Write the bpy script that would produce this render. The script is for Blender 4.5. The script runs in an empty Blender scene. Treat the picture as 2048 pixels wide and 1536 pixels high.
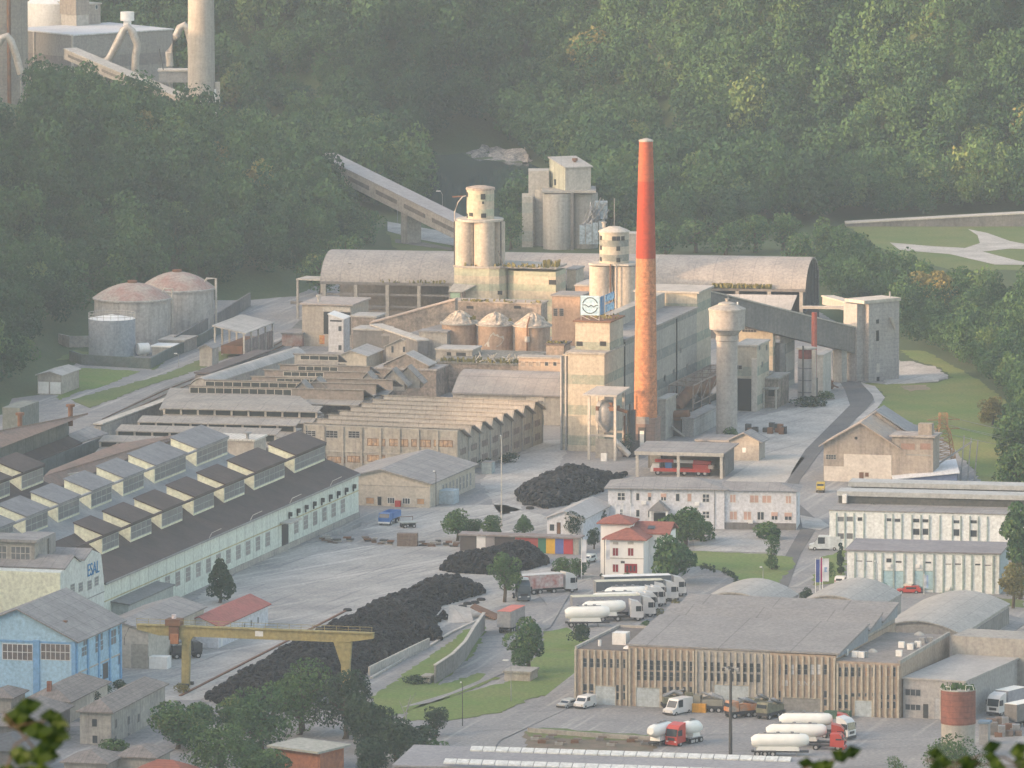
import bpy, math, random
import numpy as np
from mathutils import Vector, Matrix
from mathutils.geometry import tessellate_polygon
random.seed(7); np.random.seed(7)
R = math.radians
sc = bpy.context.scene
# ---------------- camera, sky, sun, exposure ----------------
F, CX, CY, H, PIT = 17600., 1024., 768., 227., R(6.76)
cam = bpy.data.cameras.new('camera'); co = bpy.data.objects.new('camera', cam)
sc.collection.objects.link(co); sc.camera = co
co.location = (0, 0, H); co.rotation_euler = (R(90) - PIT, 0, 0)
cam.sensor_width = 36; cam.lens = 36 * F / 2048; cam.clip_start = .5; cam.clip_end = 20000
cam.dof.use_dof = True; cam.dof.focus_distance = 1750; cam.dof.aperture_fstop = 20
HAZE = .00007
SUN_EL, SUN_A = 9.0, 22.0                       # elevation; degrees from due left towards the camera
sd = Vector((-math.cos(R(SUN_A)) * math.cos(R(SUN_EL)), -math.sin(R(SUN_A)) * math.cos(R(SUN_EL)), math.sin(R(SUN_EL))))
w = bpy.data.worlds.new('World'); sc.world = w; w.use_nodes = True
sky = w.node_tree.nodes.new('ShaderNodeTexSky'); sky.sky_type = 'NISHITA'; sky.sun_disc = False
sky.sun_elevation = R(24); sky.sun_rotation = math.atan2(sd.x, sd.y); sky.air_density = 1.2; sky.dust_density = 2.2
bg = w.node_tree.nodes['Background']; tn = w.node_tree.nodes.new('ShaderNodeMix'); tn.data_type = 'RGBA'; tn.blend_type = 'MULTIPLY'; tn.inputs[0].default_value = 1; tn.inputs[7].default_value = (1.22, 1.03, .85, 1)
w.node_tree.links.new(sky.outputs[0], tn.inputs[6]); w.node_tree.links.new(tn.outputs[2], bg.inputs[0]); bg.inputs[1].default_value = .15
su = bpy.data.lights.new('sun', 'SUN'); su.energy = 2.25; su.angle = R(.8); su.color = (1, .62, .36)
so = bpy.data.objects.new('sun', su); sc.collection.objects.link(so); so.rotation_euler = sd.to_track_quat('Z', 'Y').to_euler()
sc.view_settings.view_transform = 'Standard'; sc.view_settings.look = 'None'; sc.view_settings.gamma = 1
sc.view_settings.exposure = 1.5
sc.cycles.use_denoising = True; sc.cycles.max_bounces = 5; sc.cycles.volume_bounces = 1; sc.cycles.diffuse_bounces = 3
sc.cycles.transparent_max_bounces = 6; sc.cycles.use_adaptive_sampling = True

# ---------------- pixel of the photograph -> point of the place ----------------
cP, sP = math.cos(PIT), math.sin(PIT)
def ray(px, py):
    x = (px - CX) / F; y = -(py - CY) / F
    return (x, cP + y * sP, -sP + y * cP)
def W(px, py, z=0.):
    d = ray(px, py); t = (z - H) / d[2]; return Vector((t * d[0], t * d[1], z))
def WY(px, py, Y):
    d = ray(px, py); t = Y / d[1]; return Vector((t * d[0], Y, H + t * d[2]))
def hz(x, yb, yt, zb=0.):
    """height z of pixel yt above the base pixel (x, yb)"""
    return WY(x, yt, W(x, yb, zb).y).z

# ---------------- materials ----------------
MC = {}
def M(name, c=(.4, .4, .4), c2=None, scale=.12, rough=.85, streak=0., fine=.25, lines=(), bands=None, metal=0., spec=.3, trk=None):
    if name in MC: return MC[name]
    m = bpy.data.materials.new(name); MC[name] = m; m.use_nodes = True
    nt = m.node_tree; N = nt.nodes; K = nt.links.new
    b = N['Principled BSDF']; b.inputs['Roughness'].default_value = rough; b.inputs['Metallic'].default_value = metal
    b.inputs['Specular IOR Level'].default_value = spec
    tc = N.new('ShaderNodeTexCoord').outputs['Object']
    def noise(sc_, det=3, mp=None):
        n = N.new('ShaderNodeTexNoise'); n.inputs['Scale'].default_value = sc_; n.inputs['Detail'].default_value = det
        n.inputs['Roughness'].default_value = .65
        if mp:
            q = N.new('ShaderNodeMapping'); q.inputs['Scale'].default_value = mp[:3]
            if len(mp) > 3: q.inputs['Rotation'].default_value = (0, 0, mp[3])
            K(tc, q.inputs[0]); K(q.outputs[0], n.inputs['Vector'])
        else: K(tc, n.inputs['Vector'])
        return n.outputs['Fac']
    def mr(x, a, bb, lo, hi):
        n = N.new('ShaderNodeMapRange'); K(x, n.inputs[0])
        for i, v in enumerate((a, bb, lo, hi)): n.inputs[i + 1].default_value = v
        return n.outputs[0]
    def mix(f, a, bb, mode='MIX'):
        n = N.new('ShaderNodeMix'); n.data_type = 'RGBA'; n.blend_type = mode
        if hasattr(f, 'links'): K(f, n.inputs[0])
        else: n.inputs[0].default_value = f
        for v, i in ((a, 6), (bb, 7)):
            if hasattr(v, 'links'): K(v, n.inputs[i])
            else: n.inputs[i].default_value = (*v[:3], 1)
        return n.outputs[2]
    def math_(op, a, bb=None, cc=None):
        n = N.new('ShaderNodeMath'); n.operation = op
        for i, v in enumerate((a, bb, cc)):
            if v is None: continue
            if hasattr(v, 'links'): K(v, n.inputs[i])
            else: n.inputs[i].default_value = v
        return n.outputs[0]
    c2 = c2 or tuple(x * .72 for x in c)
    col = mix(mr(noise(scale, 5), .36, .64, 0, 1), c, c2)
    sx = None
    if bands or lines:
        sp = N.new('ShaderNodeSeparateXYZ'); K(tc, sp.inputs[0]); sx = sp.outputs
    if bands:
        off, per, th, bc = bands
        f = math_('FRACT', math_('DIVIDE', math_('SUBTRACT', sx[2], off), per))
        k = math_('LESS_THAN', f, th / per)
        k = math_('MULTIPLY', k, mr(noise(.5, 3), .3, .5, .45, 1))
        col = mix(k, col, bc)
    if trk:      # worn wheel tracks and drag marks running one way
        for ang, s1, lo, f_ in trk:
            q1 = N.new('ShaderNodeMapping'); q1.inputs['Rotation'].default_value = (0, 0, R(ang)); K(tc, q1.inputs[0])
            q2 = N.new('ShaderNodeMapping'); q2.inputs['Scale'].default_value = (.018, s1, 1); K(q1.outputs[0], q2.inputs[0])
            n = N.new('ShaderNodeTexNoise'); n.inputs['Scale'].default_value = 1; n.inputs['Detail'].default_value = 4; K(q2.outputs[0], n.inputs['Vector'])
            col = mix(mr(n.outputs['Fac'], lo, lo + .16, 0, abs(f_)), col, (.62, .60, .56) if f_ > 0 else (.07, .07, .075))
    if streak:
        s = mr(noise(1., 4, (1.1, 1.1, .07)), .45, .72, 0, streak)
        col = mix(s, col, tuple(x * .42 for x in c))
    for ax, per, wd, dk in lines:
        f = math_('FRACT', math_('DIVIDE', sx[ax], per))
        k = math_('MULTIPLY', math_('LESS_THAN', f, wd / per), dk)
        col = mix(k, col, (0.02, 0.02, 0.02))
    if fine:
        v = mr(noise(1.6, 4), .3, .7, 1 - fine, 1 + fine * .6)
        g = N.new('ShaderNodeCombineColor')
        for i in range(3): K(v, g.inputs[i])
        col = mix(1., col, g.outputs[0], 'MULTIPLY')
    K(col, b.inputs['Base Color'])
    return m
def ML(name, tints, rough=.75, tr=0):
    """foliage: colour runs with the 'tint' each tree or leaf carries, plus clumps"""
    m = bpy.data.materials.new(name); m.use_nodes = True; nt = m.node_tree; N = nt.nodes; K = nt.links.new
    b = N['Principled BSDF']; b.inputs['Roughness'].default_value = rough; b.inputs['Specular IOR Level'].default_value = .2
    a = N.new('ShaderNodeAttribute'); a.attribute_name = 'tint'
    oi = N.new('ShaderNodeObjectInfo')
    n = N.new('ShaderNodeTexNoise'); n.inputs['Scale'].default_value = .35; n.inputs['Detail'].default_value = 3
    g = N.new('ShaderNodeNewGeometry'); K(g.outputs['Position'], n.inputs['Vector'])
    s = N.new('ShaderNodeMath'); s.operation = 'MULTIPLY_ADD'; K(n.outputs['Fac'], s.inputs[0]); s.inputs[1].default_value = .6
    K(a.outputs['Fac'], s.inputs[2])
    s2 = N.new('ShaderNodeMath'); s2.operation = 'SUBTRACT'; K(s.outputs[0], s2.inputs[0]); s2.inputs[1].default_value = .3
    r = N.new('ShaderNodeValToRGB'); K(s2.outputs[0], r.inputs[0])
    e = r.color_ramp.elements
    for i, (p, c) in enumerate(tints):
        q = e[i] if i < 2 else e.new(p)
        q.position = p; q.color = (*c, 1)
    K(r.outputs[0], b.inputs['Base Color'])
    b.inputs['Transmission Weight'].default_value = 0
    return m
CONC = M('concrete', (.40, .38, .34), (.30, .29, .27), streak=.45)
CONCL = M('pale_concrete', (.52, .49, .44), (.42, .40, .36), streak=.35)
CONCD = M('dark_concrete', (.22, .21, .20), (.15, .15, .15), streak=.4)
ROOFG = M('grey_sheet_roof', (.30, .29, .28), (.23, .22, .215), scale=.2, lines=((0, 2.2, .12, .22), (1, 5.5, .25, .35)))
ROOFB = M('brown_roof_felt', (.125, .105, .10), (.09, .078, .075), scale=.25)
ROOFP = M('pale_roof', (.44, .42, .39), (.33, .32, .30), scale=.2, lines=((0, 3.1, .15, .2),))
METD = M('dark_steel', (.09, .09, .09), rough=.6, metal=.3)
METG = M('grey_steel', (.33, .34, .35), rough=.5, metal=.3)
RUST = M('rusty_steel', (.23, .115, .065), (.14, .08, .05), scale=.8)
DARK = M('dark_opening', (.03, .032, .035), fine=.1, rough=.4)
GLASS = M('window_glass', (.035, .043, .052), (.06, .07, .08), scale=.6, rough=.3, spec=.3, fine=.1)
FRMW = M('white_frame', (.7, .7, .68), fine=.05)
WHITE = M('white_paint', (.80, .80, .77), (.70, .69, .66), scale=.3, fine=.12, rough=.5)
RUBBER = M('tyre_rubber', (.022, .022, .024), (.035, .034, .034), rough=.8)
BRICKR = M('red_brick', (.30, .13, .08), (.22, .10, .07), scale=.5, lines=((2, .5, .06, .3),))
BARK = M('bark', (.09, .07, .05))
TILE = M('clay_tile_roof', (.36, .13, .085), (.26, .10, .07), scale=.4, lines=((1, .6, .1, .3),))
ROOFO = M('old_tile_roof', (.27, .235, .21), (.19, .17, .155), scale=.5, lines=((0, .7, .1, .25),))
PLAST = M('old_plaster', (.44, .41, .36), (.34, .31, .27), scale=.3, streak=.4)

# ---------------- mesh builder ----------------
class MB:
    def __init__(s): s.v = []; s.f = []; s.m = []; s.mi = 0
    def mat(s, i): s.mi = i; return s
    def add(s, vs, fs):
        o = len(s.v); s.v += [tuple(v) for v in vs]
        for f in fs: s.f.append(tuple(i + o for i in f)); s.m.append(s.mi)
        return s
    def box(s, x0, x1, y0, y1, z0, z1):
        return s.add([(x0, y0, z0), (x1, y0, z0), (x1, y1, z0), (x0, y1, z0), (x0, y0, z1), (x1, y0, z1), (x1, y1, z1), (x0, y1, z1)],
                     [(3, 2, 1, 0), (4, 5, 6, 7), (0, 1, 5, 4), (1, 2, 6, 5), (2, 3, 7, 6), (3, 0, 4, 7)])
    def ext(s, pts, z0, z1):
        """polygon (x,y) extruded in z; z1 may be a list"""
        n = len(pts); zt = z1 if hasattr(z1, '__len__') else [z1] * n
        vs = [(p[0], p[1], z0) for p in pts] + [(p[0], p[1], zt[i]) for i, p in enumerate(pts)]
        tri = tessellate_polygon([[Vector((p[0], p[1], 0)) for p in pts]])
        fs = [(i, (i + 1) % n, n + (i + 1) % n, n + i) for i in range(n)]
        fs += [(c, b, a) for a, b, c in tri] + [(a + n, b + n, c + n) for a, b, c in tri]
        return s.add(vs, fs)
    def prof(s, pr, x0, x1, ax='x'):
        """profile (y,z) extruded along x, or (x,z) extruded along y"""
        n = len(pr)
        if ax == 'x': vs = [(x0, p[0], p[1]) for p in pr] + [(x1, p[0], p[1]) for p in pr]
        else: vs = [(p[0], x0, p[1]) for p in pr] + [(p[0], x1, p[1]) for p in pr]
        tri = tessellate_polygon([[Vector((p[0], p[1], 0)) for p in pr]])
        fs = [(i, (i + 1) % n, n + (i + 1) % n, n + i) for i in range(n)]
        fs += [(a, b, c) for a, b, c in tri] + [(c + n, b + n, a + n) for a, b, c in tri]
        return s.add(vs, fs)
    def lathe(s, pr, cx=0, cy=0, n=32, cap=True):
        """pr: (r,z) list from bottom to top"""
        vs = []; fs = []
        for r, z in pr:
            for k in range(n):
                a = 2 * math.pi * k / n; vs.append((cx + r * math.cos(a), cy + r * math.sin(a), z))
        for j in range(len(pr) - 1):
            for k in range(n):
                a = j * n + k; b = j * n + (k + 1) % n; fs.append((a, b, b + n, a + n))
        if cap: fs.append(tuple(range(n - 1, -1, -1))); fs.append(tuple(range(len(pr) * n - n, len(pr) * n)))
        return s.add(vs, fs)
    def cyl(s, cx, cy, z0, z1, r, r1=None, n=20): return s.lathe([(r, z0), (r if r1 is None else r1, z1)], cx, cy, n)
    def tube(s, pts, r, n=8, cap=True):
        pts = [Vector(p) for p in pts]; vs = []; fs = []
        rr = r if hasattr(r, '__len__') else [r] * len(pts)
        for i, p in enumerate(pts):
            d = (pts[min(i + 1, len(pts) - 1)] - pts[max(i - 1, 0)]).normalized()
            up = Vector((0, 0, 1)) if abs(d.z) < .95 else Vector((1, 0, 0))
            a = d.cross(up).normalized(); b = a.cross(d)
            for k in range(n):
                t = 2 * math.pi * k / n; vs.append(p + a * math.cos(t) * rr[i] + b * math.sin(t) * rr[i])
        for i in range(len(pts) - 1):
            for k in range(n):
                a = i * n + k; b = i * n + (k + 1) % n; fs.append((a, a + n, b + n, b))
        if cap: fs += [tuple(range(n)), tuple(range(len(vs) - 1, len(vs) - n - 1, -1))]
        return s.add(vs, fs)
    def beam(s, p, q, w, h=None):
        """rectangular bar between two points, w wide and h high"""
        h = h or w; p = Vector(p); q = Vector(q); d = (q - p).normalized()
        up = Vector((0, 0, 1)) if abs(d.z) < .95 else Vector((0, 1, 0))
        a = d.cross(up).normalized() * w / 2; b = a.cross(d).normalized() * h / 2
        vs = [p - a - b, p + a - b, p + a + b, p - a + b, q - a - b, q + a - b, q + a + b, q - a + b]
        return s.add(vs, [(3, 2, 1, 0), (4, 5, 6, 7), (0, 1, 5, 4), (1, 2, 6, 5), (2, 3, 7, 6), (3, 0, 4, 7)])
    def face(s, *vs): return s.add(vs, [tuple(range(len(vs)))])
    def slab(s, a, b, c, d, t):
        """a thin plate under the quad a b c d"""
        q = [Vector(v) for v in (a, b, c, d)]; lo = [v - Vector((0, 0, t)) for v in q]
        return s.add(q + lo, [(0, 1, 2, 3), (7, 6, 5, 4), (4, 5, 1, 0), (5, 6, 2, 1), (6, 7, 3, 2), (7, 4, 0, 3)])
    def mesh(s, name, mats, smooth=False):
        me = bpy.data.meshes.new(name); me.from_pydata(s.v, [], s.f)
        for m in (mats if isinstance(mats, (list, tuple)) else [mats]): me.materials.append(m)
        if any(s.m): me.polygons.foreach_set('material_index', s.m)
        if smooth:
            me.polygons.foreach_set('use_smooth', [True] * len(s.f))
            me.set_sharp_from_angle(angle=R(40))
        me.update(); return me
COL = sc.collection
def mkobj(name, me, parent=None, loc=(0, 0, 0), rz=0):
    o = bpy.data.objects.new(name, me); COL.objects.link(o); o.location = loc; o.rotation_euler = (0, 0, rz)
    if parent is not None: o.parent = parent
    return o
def tag(o, label=None, cat=None, group=None, kind=None):
    for k, v in (('label', label), ('category', cat), ('group', group), ('kind', kind)):
        if v: o[k] = v
    return o
class T:
    """one thing: an Empty at its base; x runs along its front, y away from it, z up"""
    def __init__(s, name, label, cat, A, ang=0., group=None):
        s.A = Vector(A); s.ang = ang; s.o = mkobj(name, None, None, s.A, ang)
        s.o.empty_display_size = .5
        tag(s.o, label, cat, group); s.c, s.s_ = math.cos(ang), math.sin(ang)
    def loc(s, p):
        d = Vector(p) - s.A; return Vector((d.x * s.c + d.y * s.s_, -d.x * s.s_ + d.y * s.c, d.z))
    def l(s, px, py, z=0.): return s.loc(W(px, py, z + s.A.z))
    def _pl(s, px, py, k, v):
        d = ray(px, py); o = s.loc((0, 0, H)); dd = (d[0] * s.c + d[1] * s.s_, -d[0] * s.s_ + d[1] * s.c, d[2])
        t = (v - o[k]) / dd[k]; return [o[i] + t * dd[i] for i in range(3)]
    def f(s, px, py, y=0.): p = s._pl(px, py, 1, y); return p[0], p[2]      # on a front plane -> (x, z)
    def side(s, px, py, x): p = s._pl(px, py, 0, x); return p[1], p[2]      # on a side plane -> (y, z)
    def part(s, name, mb, mat, parent=None, label=None, smooth=False, kind=None):
        o = mkobj(name, mb.mesh(name, mat, smooth), parent or s.o)
        if label: o['label'] = label
        if kind: o['kind'] = kind
        return o
def FR(name, label, cat, a, b, z=0., group=None):
    """thing framed by its front edge: pixels a (left) and b (right) at height z; base on z=0"""
    p, q = W(*a, z), W(*b, z); ang = math.atan2(q.y - p.y, q.x - p.x)
    t = T(name, label, cat, (p.x, p.y, 0), ang, group); t.w = (q - p).length; return t
def fwin(t, x, z, w, h, y=0., mats=None, nx=1, nz=1, fr=.09, parent=None, name='window', out=.06):
    """window in a front wall (plane y), centre x, sill z"""
    b = MB().mat(1).box(x - w / 2, x + w / 2, y - .02, y + .05, z, z + h).mat(0)
    for k in range(nx + 1): xx = x - w / 2 + w * k / nx; b.box(xx - fr / 2, xx + fr / 2, y - out, y + .02, z - fr / 2, z + h + fr / 2)
    for k in range(nz + 1): zz = z + h * k / nz; b.box(x - w / 2 + fr / 2, x + w / 2 - fr / 2, y - out + .004, y + .02, zz - fr / 2, zz + fr / 2)
    return t.part(name, b, mats or [FRMW, GLASS], parent)
def swin(t, y, z, w, h, x, sgn=1, mats=None, nx=1, nz=1, fr=.09, parent=None, name='window', out=.06):
    """window in a side wall (plane x); sgn +1 when the wall looks to +x"""
    def bx(b, y0, y1, x0, x1, z0, z1): b.box(min(x + sgn * x0, x + sgn * x1), max(x + sgn * x0, x + sgn * x1), y0, y1, z0, z1)
    b = MB().mat(1); bx(b, y - w / 2, y + w / 2, -.05, .02, z, z + h); b.mat(0)
    for k in range(nx + 1): yy = y - w / 2 + w * k / nx; bx(b, yy - fr / 2, yy + fr / 2, -.02, out, z - fr / 2, z + h + fr / 2)
    for k in range(nz + 1): zz = z + h * k / nz; bx(b, y - w / 2 + fr / 2, y + w / 2 - fr / 2, -.02, out - .004, zz - fr / 2, zz + fr / 2)
    return t.part(name, b, mats or [FRMW, GLASS], parent)
def copy_tree(o, parent=None):
    c = o.copy(); COL.objects.link(c)
    if parent is not None: c.parent = parent
    for ch in list(o.children): copy_tree(ch, c)
    return c
def dup(t, loc, rz, label):
    o = t.o if isinstance(t, T) else t
    c = copy_tree(o); c.location = loc; c.rotation_euler = (0, 0, rz)
    if label: c['label'] = label
    return c
def gable(t, w, d, h, hr, wall, roof, ax='y', ov=.5, th=.25, y0=0., x0=0., ridge=.5):
    """walls with gables and two roof planes; ax = direction the ridge runs"""
    if ax == 'y':   # ridge runs away from the viewer, gable in front
        m = ridge * w
        wb = MB().prof([(x0, 0), (x0 + w, 0), (x0 + w, h), (x0 + m, hr), (x0, h)], y0, y0 + d, 'y')
        s1 = (hr - h) / m; s2 = (hr - h) / (w - m)
        rb = MB().slab((x0 - ov, y0 - ov, h - s1 * ov + th), (x0 + m, y0 - ov, hr + th), (x0 + m, y0 + d + ov, hr + th), (x0 - ov, y0 + d + ov, h - s1 * ov + th), th - .02)
        rb.slab((x0 + m, y0 - ov, hr + th), (x0 + w + ov, y0 - ov, h - s2 * ov + th), (x0 + w + ov, y0 + d + ov, h - s2 * ov + th), (x0 + m, y0 + d + ov, hr + th), th - .02)
    else:
        m = ridge * d
        wb = MB().prof([(y0, 0), (y0 + d, 0), (y0 + d, h), (y0 + m, hr), (y0, h)], x0, x0 + w, 'x')
        s1 = (hr - h) / m; s2 = (hr - h) / (d - m)
        rb = MB().slab((x0 - ov, y0 - ov, h - s1 * ov + th), (x0 + w + ov, y0 - ov, h - s1 * ov + th), (x0 + w + ov, y0 + m, hr + th), (x0 - ov, y0 + m, hr + th), th - .02)
        rb.slab((x0 - ov, y0 + m, hr + th), (x0 + w + ov, y0 + m, hr + th), (x0 + w + ov, y0 + d + ov, h - s2 * ov + th), (x0 - ov, y0 + d + ov, h - s2 * ov + th), th - .02)
    return t.part('wall', wb, wall), t.part('roof', rb, roof)
def hip(t, x0, x1, y0, y1, h, hr, wall, roof, ov=.6, ins=None, zb=0.):
    """hipped roof over a box"""
    wa = t.part('wall', MB().box(x0, x1, y0, y1, zb, h), wall)
    X0, X1, Y0, Y1 = x0 - ov, x1 + ov, y0 - ov, y1 + ov
    if ins is None: ins = min(X1 - X0, Y1 - Y0) / 2
    if X1 - X0 >= Y1 - Y0: r0, r1 = (X0 + ins, (Y0 + Y1) / 2, hr), (max(X1 - ins, X0 + ins + .01), (Y0 + Y1) / 2, hr); 
    else: r0, r1 = ((X0 + X1) / 2, Y0 + ins, hr), ((X0 + X1) / 2, max(Y1 - ins, Y0 + ins + .01), hr)
    vs = [(X0, Y0, h), (X1, Y0, h), (X1, Y1, h), (X0, Y1, h), (X0, Y0, h + .2), (X1, Y0, h + .2), (X1, Y1, h + .2), (X0, Y1, h + .2), r0, r1]
    fs = [(3, 2, 1, 0), (0, 1, 5, 4), (1, 2, 6, 5), (2, 3, 7, 6), (3, 0, 4, 7)]
    fs += [(4, 5, 9, 8), (5, 6, 9), (6, 7, 8, 9), (7, 4, 8)] if X1 - X0 >= Y1 - Y0 else [(4, 5, 8), (5, 6, 9, 8), (6, 7, 9), (7, 4, 8, 9)]
    return wa, t.part('roof', MB().add(vs, fs), roof)
# ---------------- terrain ----------------
def proj(x, y, z):
    d = (x, y, z - H); yy = d[1] * cP - d[2] * sP; up = d[1] * sP + d[2] * cP
    return CX + F * d[0] / yy, CY - F * up / yy
def inpoly(x, y, P):
    c = False; j = len(P) - 1
    for i in range(len(P)):
        if (P[i][1] > y) != (P[j][1] > y) and x < (P[j][0] - P[i][0]) * (y - P[i][1]) / (P[j][1] - P[i][1]) + P[i][0]: c = not c
        j = i
    return c
def pdist(x, y, P):
    """signed distance arrays to polygon P, positive inside"""
    x = np.asarray(x, float); y = np.asarray(y, float); best = np.full(x.shape, 1e9); ins = np.zeros(x.shape, bool)
    for i in range(len(P)):
        (ax, ay), (bx, by) = P[i - 1], P[i]
        t = np.clip(((x - ax) * (bx - ax) + (y - ay) * (by - ay)) / ((bx - ax) ** 2 + (by - ay) ** 2), 0, 1)
        best = np.minimum(best, np.hypot(x - ax - t * (bx - ax), y - ay - t * (by - ay)))
        if ay != by: ins ^= ((ay > y) != (by > y)) & (x < (bx - ax) * (y - ay) / (by - ay) + ax)
    return np.where(ins, best, -best)
LEFT = [(-900, 1050), (-420, 1050), (-330, 1200), (-250, 1420), (-190, 1640), (-135, 1800), (-111, 1862), (-104, 1925), (-104, 1990), (-97, 2040), (-72, 2085), (-56, 2098),
        (-40, 2150), (-33, 2200), (-36, 2245), (-60, 2290), (-110, 2325), (-200, 2350), (-900, 2400)]
def smooth(x, a, b): t = np.clip((x - a) / (b - a), 0, 1); return t * t * (3 - 2 * t)
def TH(x, y):
    x = np.asarray(x, float); y = np.asarray(y, float)
    d = np.maximum(pdist(x, y, LEFT), 0)
    far = smooth(-x, 150, 235); cap = 60
    z = cap * (1 - np.exp(-.58 * d / cap)); z = z * (1 - far) + far * np.interp(y, [1100, 1500, 1590, 1670, 1800, 1925, 1945, 1975, 2100], [92, 92, 84, 46, 48, 50, 54, 66, 70])  # unseen ridge at left, height profile shaped to shade parts of the works
    y0 = 2470 - 150 * smooth(x, 15, 75) + 14 * np.sin(x / 31.) + 8 * np.sin(x / 13. + 2)
    e = np.maximum(y - y0, 0)
    zb = .5 * e + 7 * np.sin(x / 26. + y / 60.) * smooth(e, 5, 80) + 5 * np.sin(x / 11. - y / 23.) * smooth(e, 10, 80)
    z = np.maximum(z, np.where(e > 0, zb, 0))
    return np.maximum(z, np.where(y < 760, 214 * (1 - np.maximum(y, 0) / 760.), 0))
xs = np.concatenate([np.arange(-900, -300, 20), np.arange(-300, 300, 6), np.arange(300, 901, 20)])
ys = np.concatenate([np.arange(-120, 1300, 40), np.arange(1300, 2700, 7), np.arange(2700, 3601, 50)])
gx, gy = np.meshgrid(xs, ys); gz = TH(gx, gy)
nx, ny = len(xs), len(ys); idx = np.arange(nx * ny).reshape(ny, nx)
q = np.stack([idx[:-1, :-1], idx[:-1, 1:], idx[1:, 1:], idx[1:, :-1]], -1).reshape(-1, 4)
def npmesh(name, V, Q, mats, tint=None, smoothf=False):
    me = bpy.data.meshes.new(name); k = Q.shape[1]
    me.vertices.add(len(V)); me.vertices.foreach_set('co', V.astype(np.float32).ravel())
    me.loops.add(Q.size); me.loops.foreach_set('vertex_index', Q.astype(np.int32).ravel())
    me.polygons.add(len(Q)); me.polygons.foreach_set('loop_start', np.arange(0, Q.size, k, dtype=np.int32))
    me.polygons.foreach_set('loop_total', np.full(len(Q), k, np.int32))
    if smoothf: me.polygons.foreach_set('use_smooth', np.ones(len(Q), bool))
    for m in mats: me.materials.append(m)
    if tint is not None:
        a = me.attributes.new('tint', 'FLOAT', 'FACE'); a.data.foreach_set('value', tint.astype(np.float32))
    me.update(); me.validate(); return me
GRASS = M('grass', (.095, .15, .045), (.15, .17, .065), scale=.05, rough=.95, fine=.35)
GRASSD = M('hill_ground', (.05, .085, .032), (.075, .10, .045), scale=.03, rough=.95)
ter = mkobj('terrain', npmesh('terrain', np.stack([gx.ravel(), gy.ravel(), gz.ravel()], 1), q, [GRASSD], smoothf=True)); ter['kind'] = 'structure'
def sheet(name, pts, mat, z=.03, label=None):
    """a ground sheet drawn by its outline on the ground"""
    P = [W(x, y, z) for x, y in pts]
    if name in ('lawn', 'grass_strip', 'grass_verge', 'dirt_patch', 'bare_patch', 'gravel_pad', 'dusty_yard', 'dusty_lane', 'pale_yard', 'works_apron', 'works_ground'):
        g = random.Random(len(pts)); Q = []
        for p, q in zip(P, P[1:] + P[:1]):
            n = max(1, min(60, int((q - p).length / 1.6)))
            for k in range(n): r_ = p.lerp(q, k / n); Q.append(Vector((r_.x + g.gauss(0, .28), r_.y + g.gauss(0, .5), r_.z)))
        P = Q
    o = P[0]
    b = MB().ext([(p.x - o.x, p.y - o.y) for p in P], -.02, 0.)
    ob = mkobj(name, b.mesh(name, mat), None, o); ob['kind'] = 'structure'; return ob
ASPH = M('worn_asphalt', (.215, .215, .213), (.30, .29, .28), scale=.05, trk=((-75, .5, .56, .35), (-15, .35, .58, -.4)), rough=.9, fine=.3)
ASPHD = M('dark_asphalt', (.105, .105, .11), (.15, .148, .145), scale=.08, rough=.9, fine=.25)
YARD = M('dusty_concrete', (.42, .41, .385), (.25, .25, .245), scale=.045, trk=((-52, .55, .53, .55), (-70, .9, .56, -.45)), rough=.95, fine=.3)
PALEG = M('pale_gravel', (.46, .45, .42), (.32, .315, .305), scale=.12, trk=((-65, .6, .54, -.35),), rough=.95, fine=.35)
DUST = M('white_dust', (.50, .48, .45), (.34, .33, .31), scale=.12, rough=.95, fine=.3)
LAWN = M('mown_lawn', (.125, .20, .045), (.17, .20, .065), scale=.09, rough=.95, fine=.4)
BALL = M('track_ballast', (.20, .19, .18), (.13, .135, .11), scale=.3, rough=.95, fine=.4)
sheet('works_ground', [(-500, 1900), (2600, 1900), (2600, 1030), (1975, 985), (1950, 940), (1870, 860), (1775, 815), (1755, 790), (1722, 765), (1815, 770), (1900, 757), (1850, 735),
     (1800, 722), (1760, 700), (1690, 655), (1600, 600), (1300, 520), (780, 500), (590, 592), (500, 600), (430, 600), (330, 640), (60, 770), (-60, 860)], ASPH, .03)
yd = sheet('dusty_yard', [(200, 1330), (400, 1190), (540, 1110), (640, 1082), (740, 1092), (930, 1080), (1000, 1120), (1200, 1150), (1060, 1200), (930, 1230), (740, 1330), (420, 1400), (180, 1400)], YARD, .06)
sheet('pale_yard', [(720, 1060), (790, 1020), (900, 1010), (1010, 1010), (1120, 1040), (1100, 1075), (930, 1080), (760, 1080)], YARD, .06)
sheet('dusty_lane', [(960, 960), (1050, 900), (1090, 880), (1140, 880), (1120, 930), (1060, 985), (1040, 1020), (1000, 1030)], PALEG, .06)
sheet('works_apron', [(1480, 840), (1560, 822), (1690, 795), (1720, 800), (1640, 890), (1600, 930), (1470, 950), (1340, 950), (1300, 930), (1440, 880)], PALEG, .06)
sheet('concrete_pad', [(1540, 905), (1610, 915), (1570, 965), (1450, 962)], CONCL, .09)
sheet('road', [(1662, 668), (1700, 690), (1735, 712), (1722, 765), (1755, 790), (1735, 815), (1700, 850), (1640, 905), (1600, 960), (1590, 1000), (1640, 1045), (1600, 1110), (1570, 1190), (1510, 1200),
      (1560, 1130), (1600, 1060), (1560, 1000), (1585, 940), (1610, 900), (1660, 850), (1700, 810), (1690, 780), (1665, 740)], ASPHD, .09)
sheet('kerb_strip', [(1722, 765), (1750, 772), (1770, 795), (1755, 815), (1700, 860), (1712, 838), (1750, 805), (1745, 790)], DUST, .12)
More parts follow.
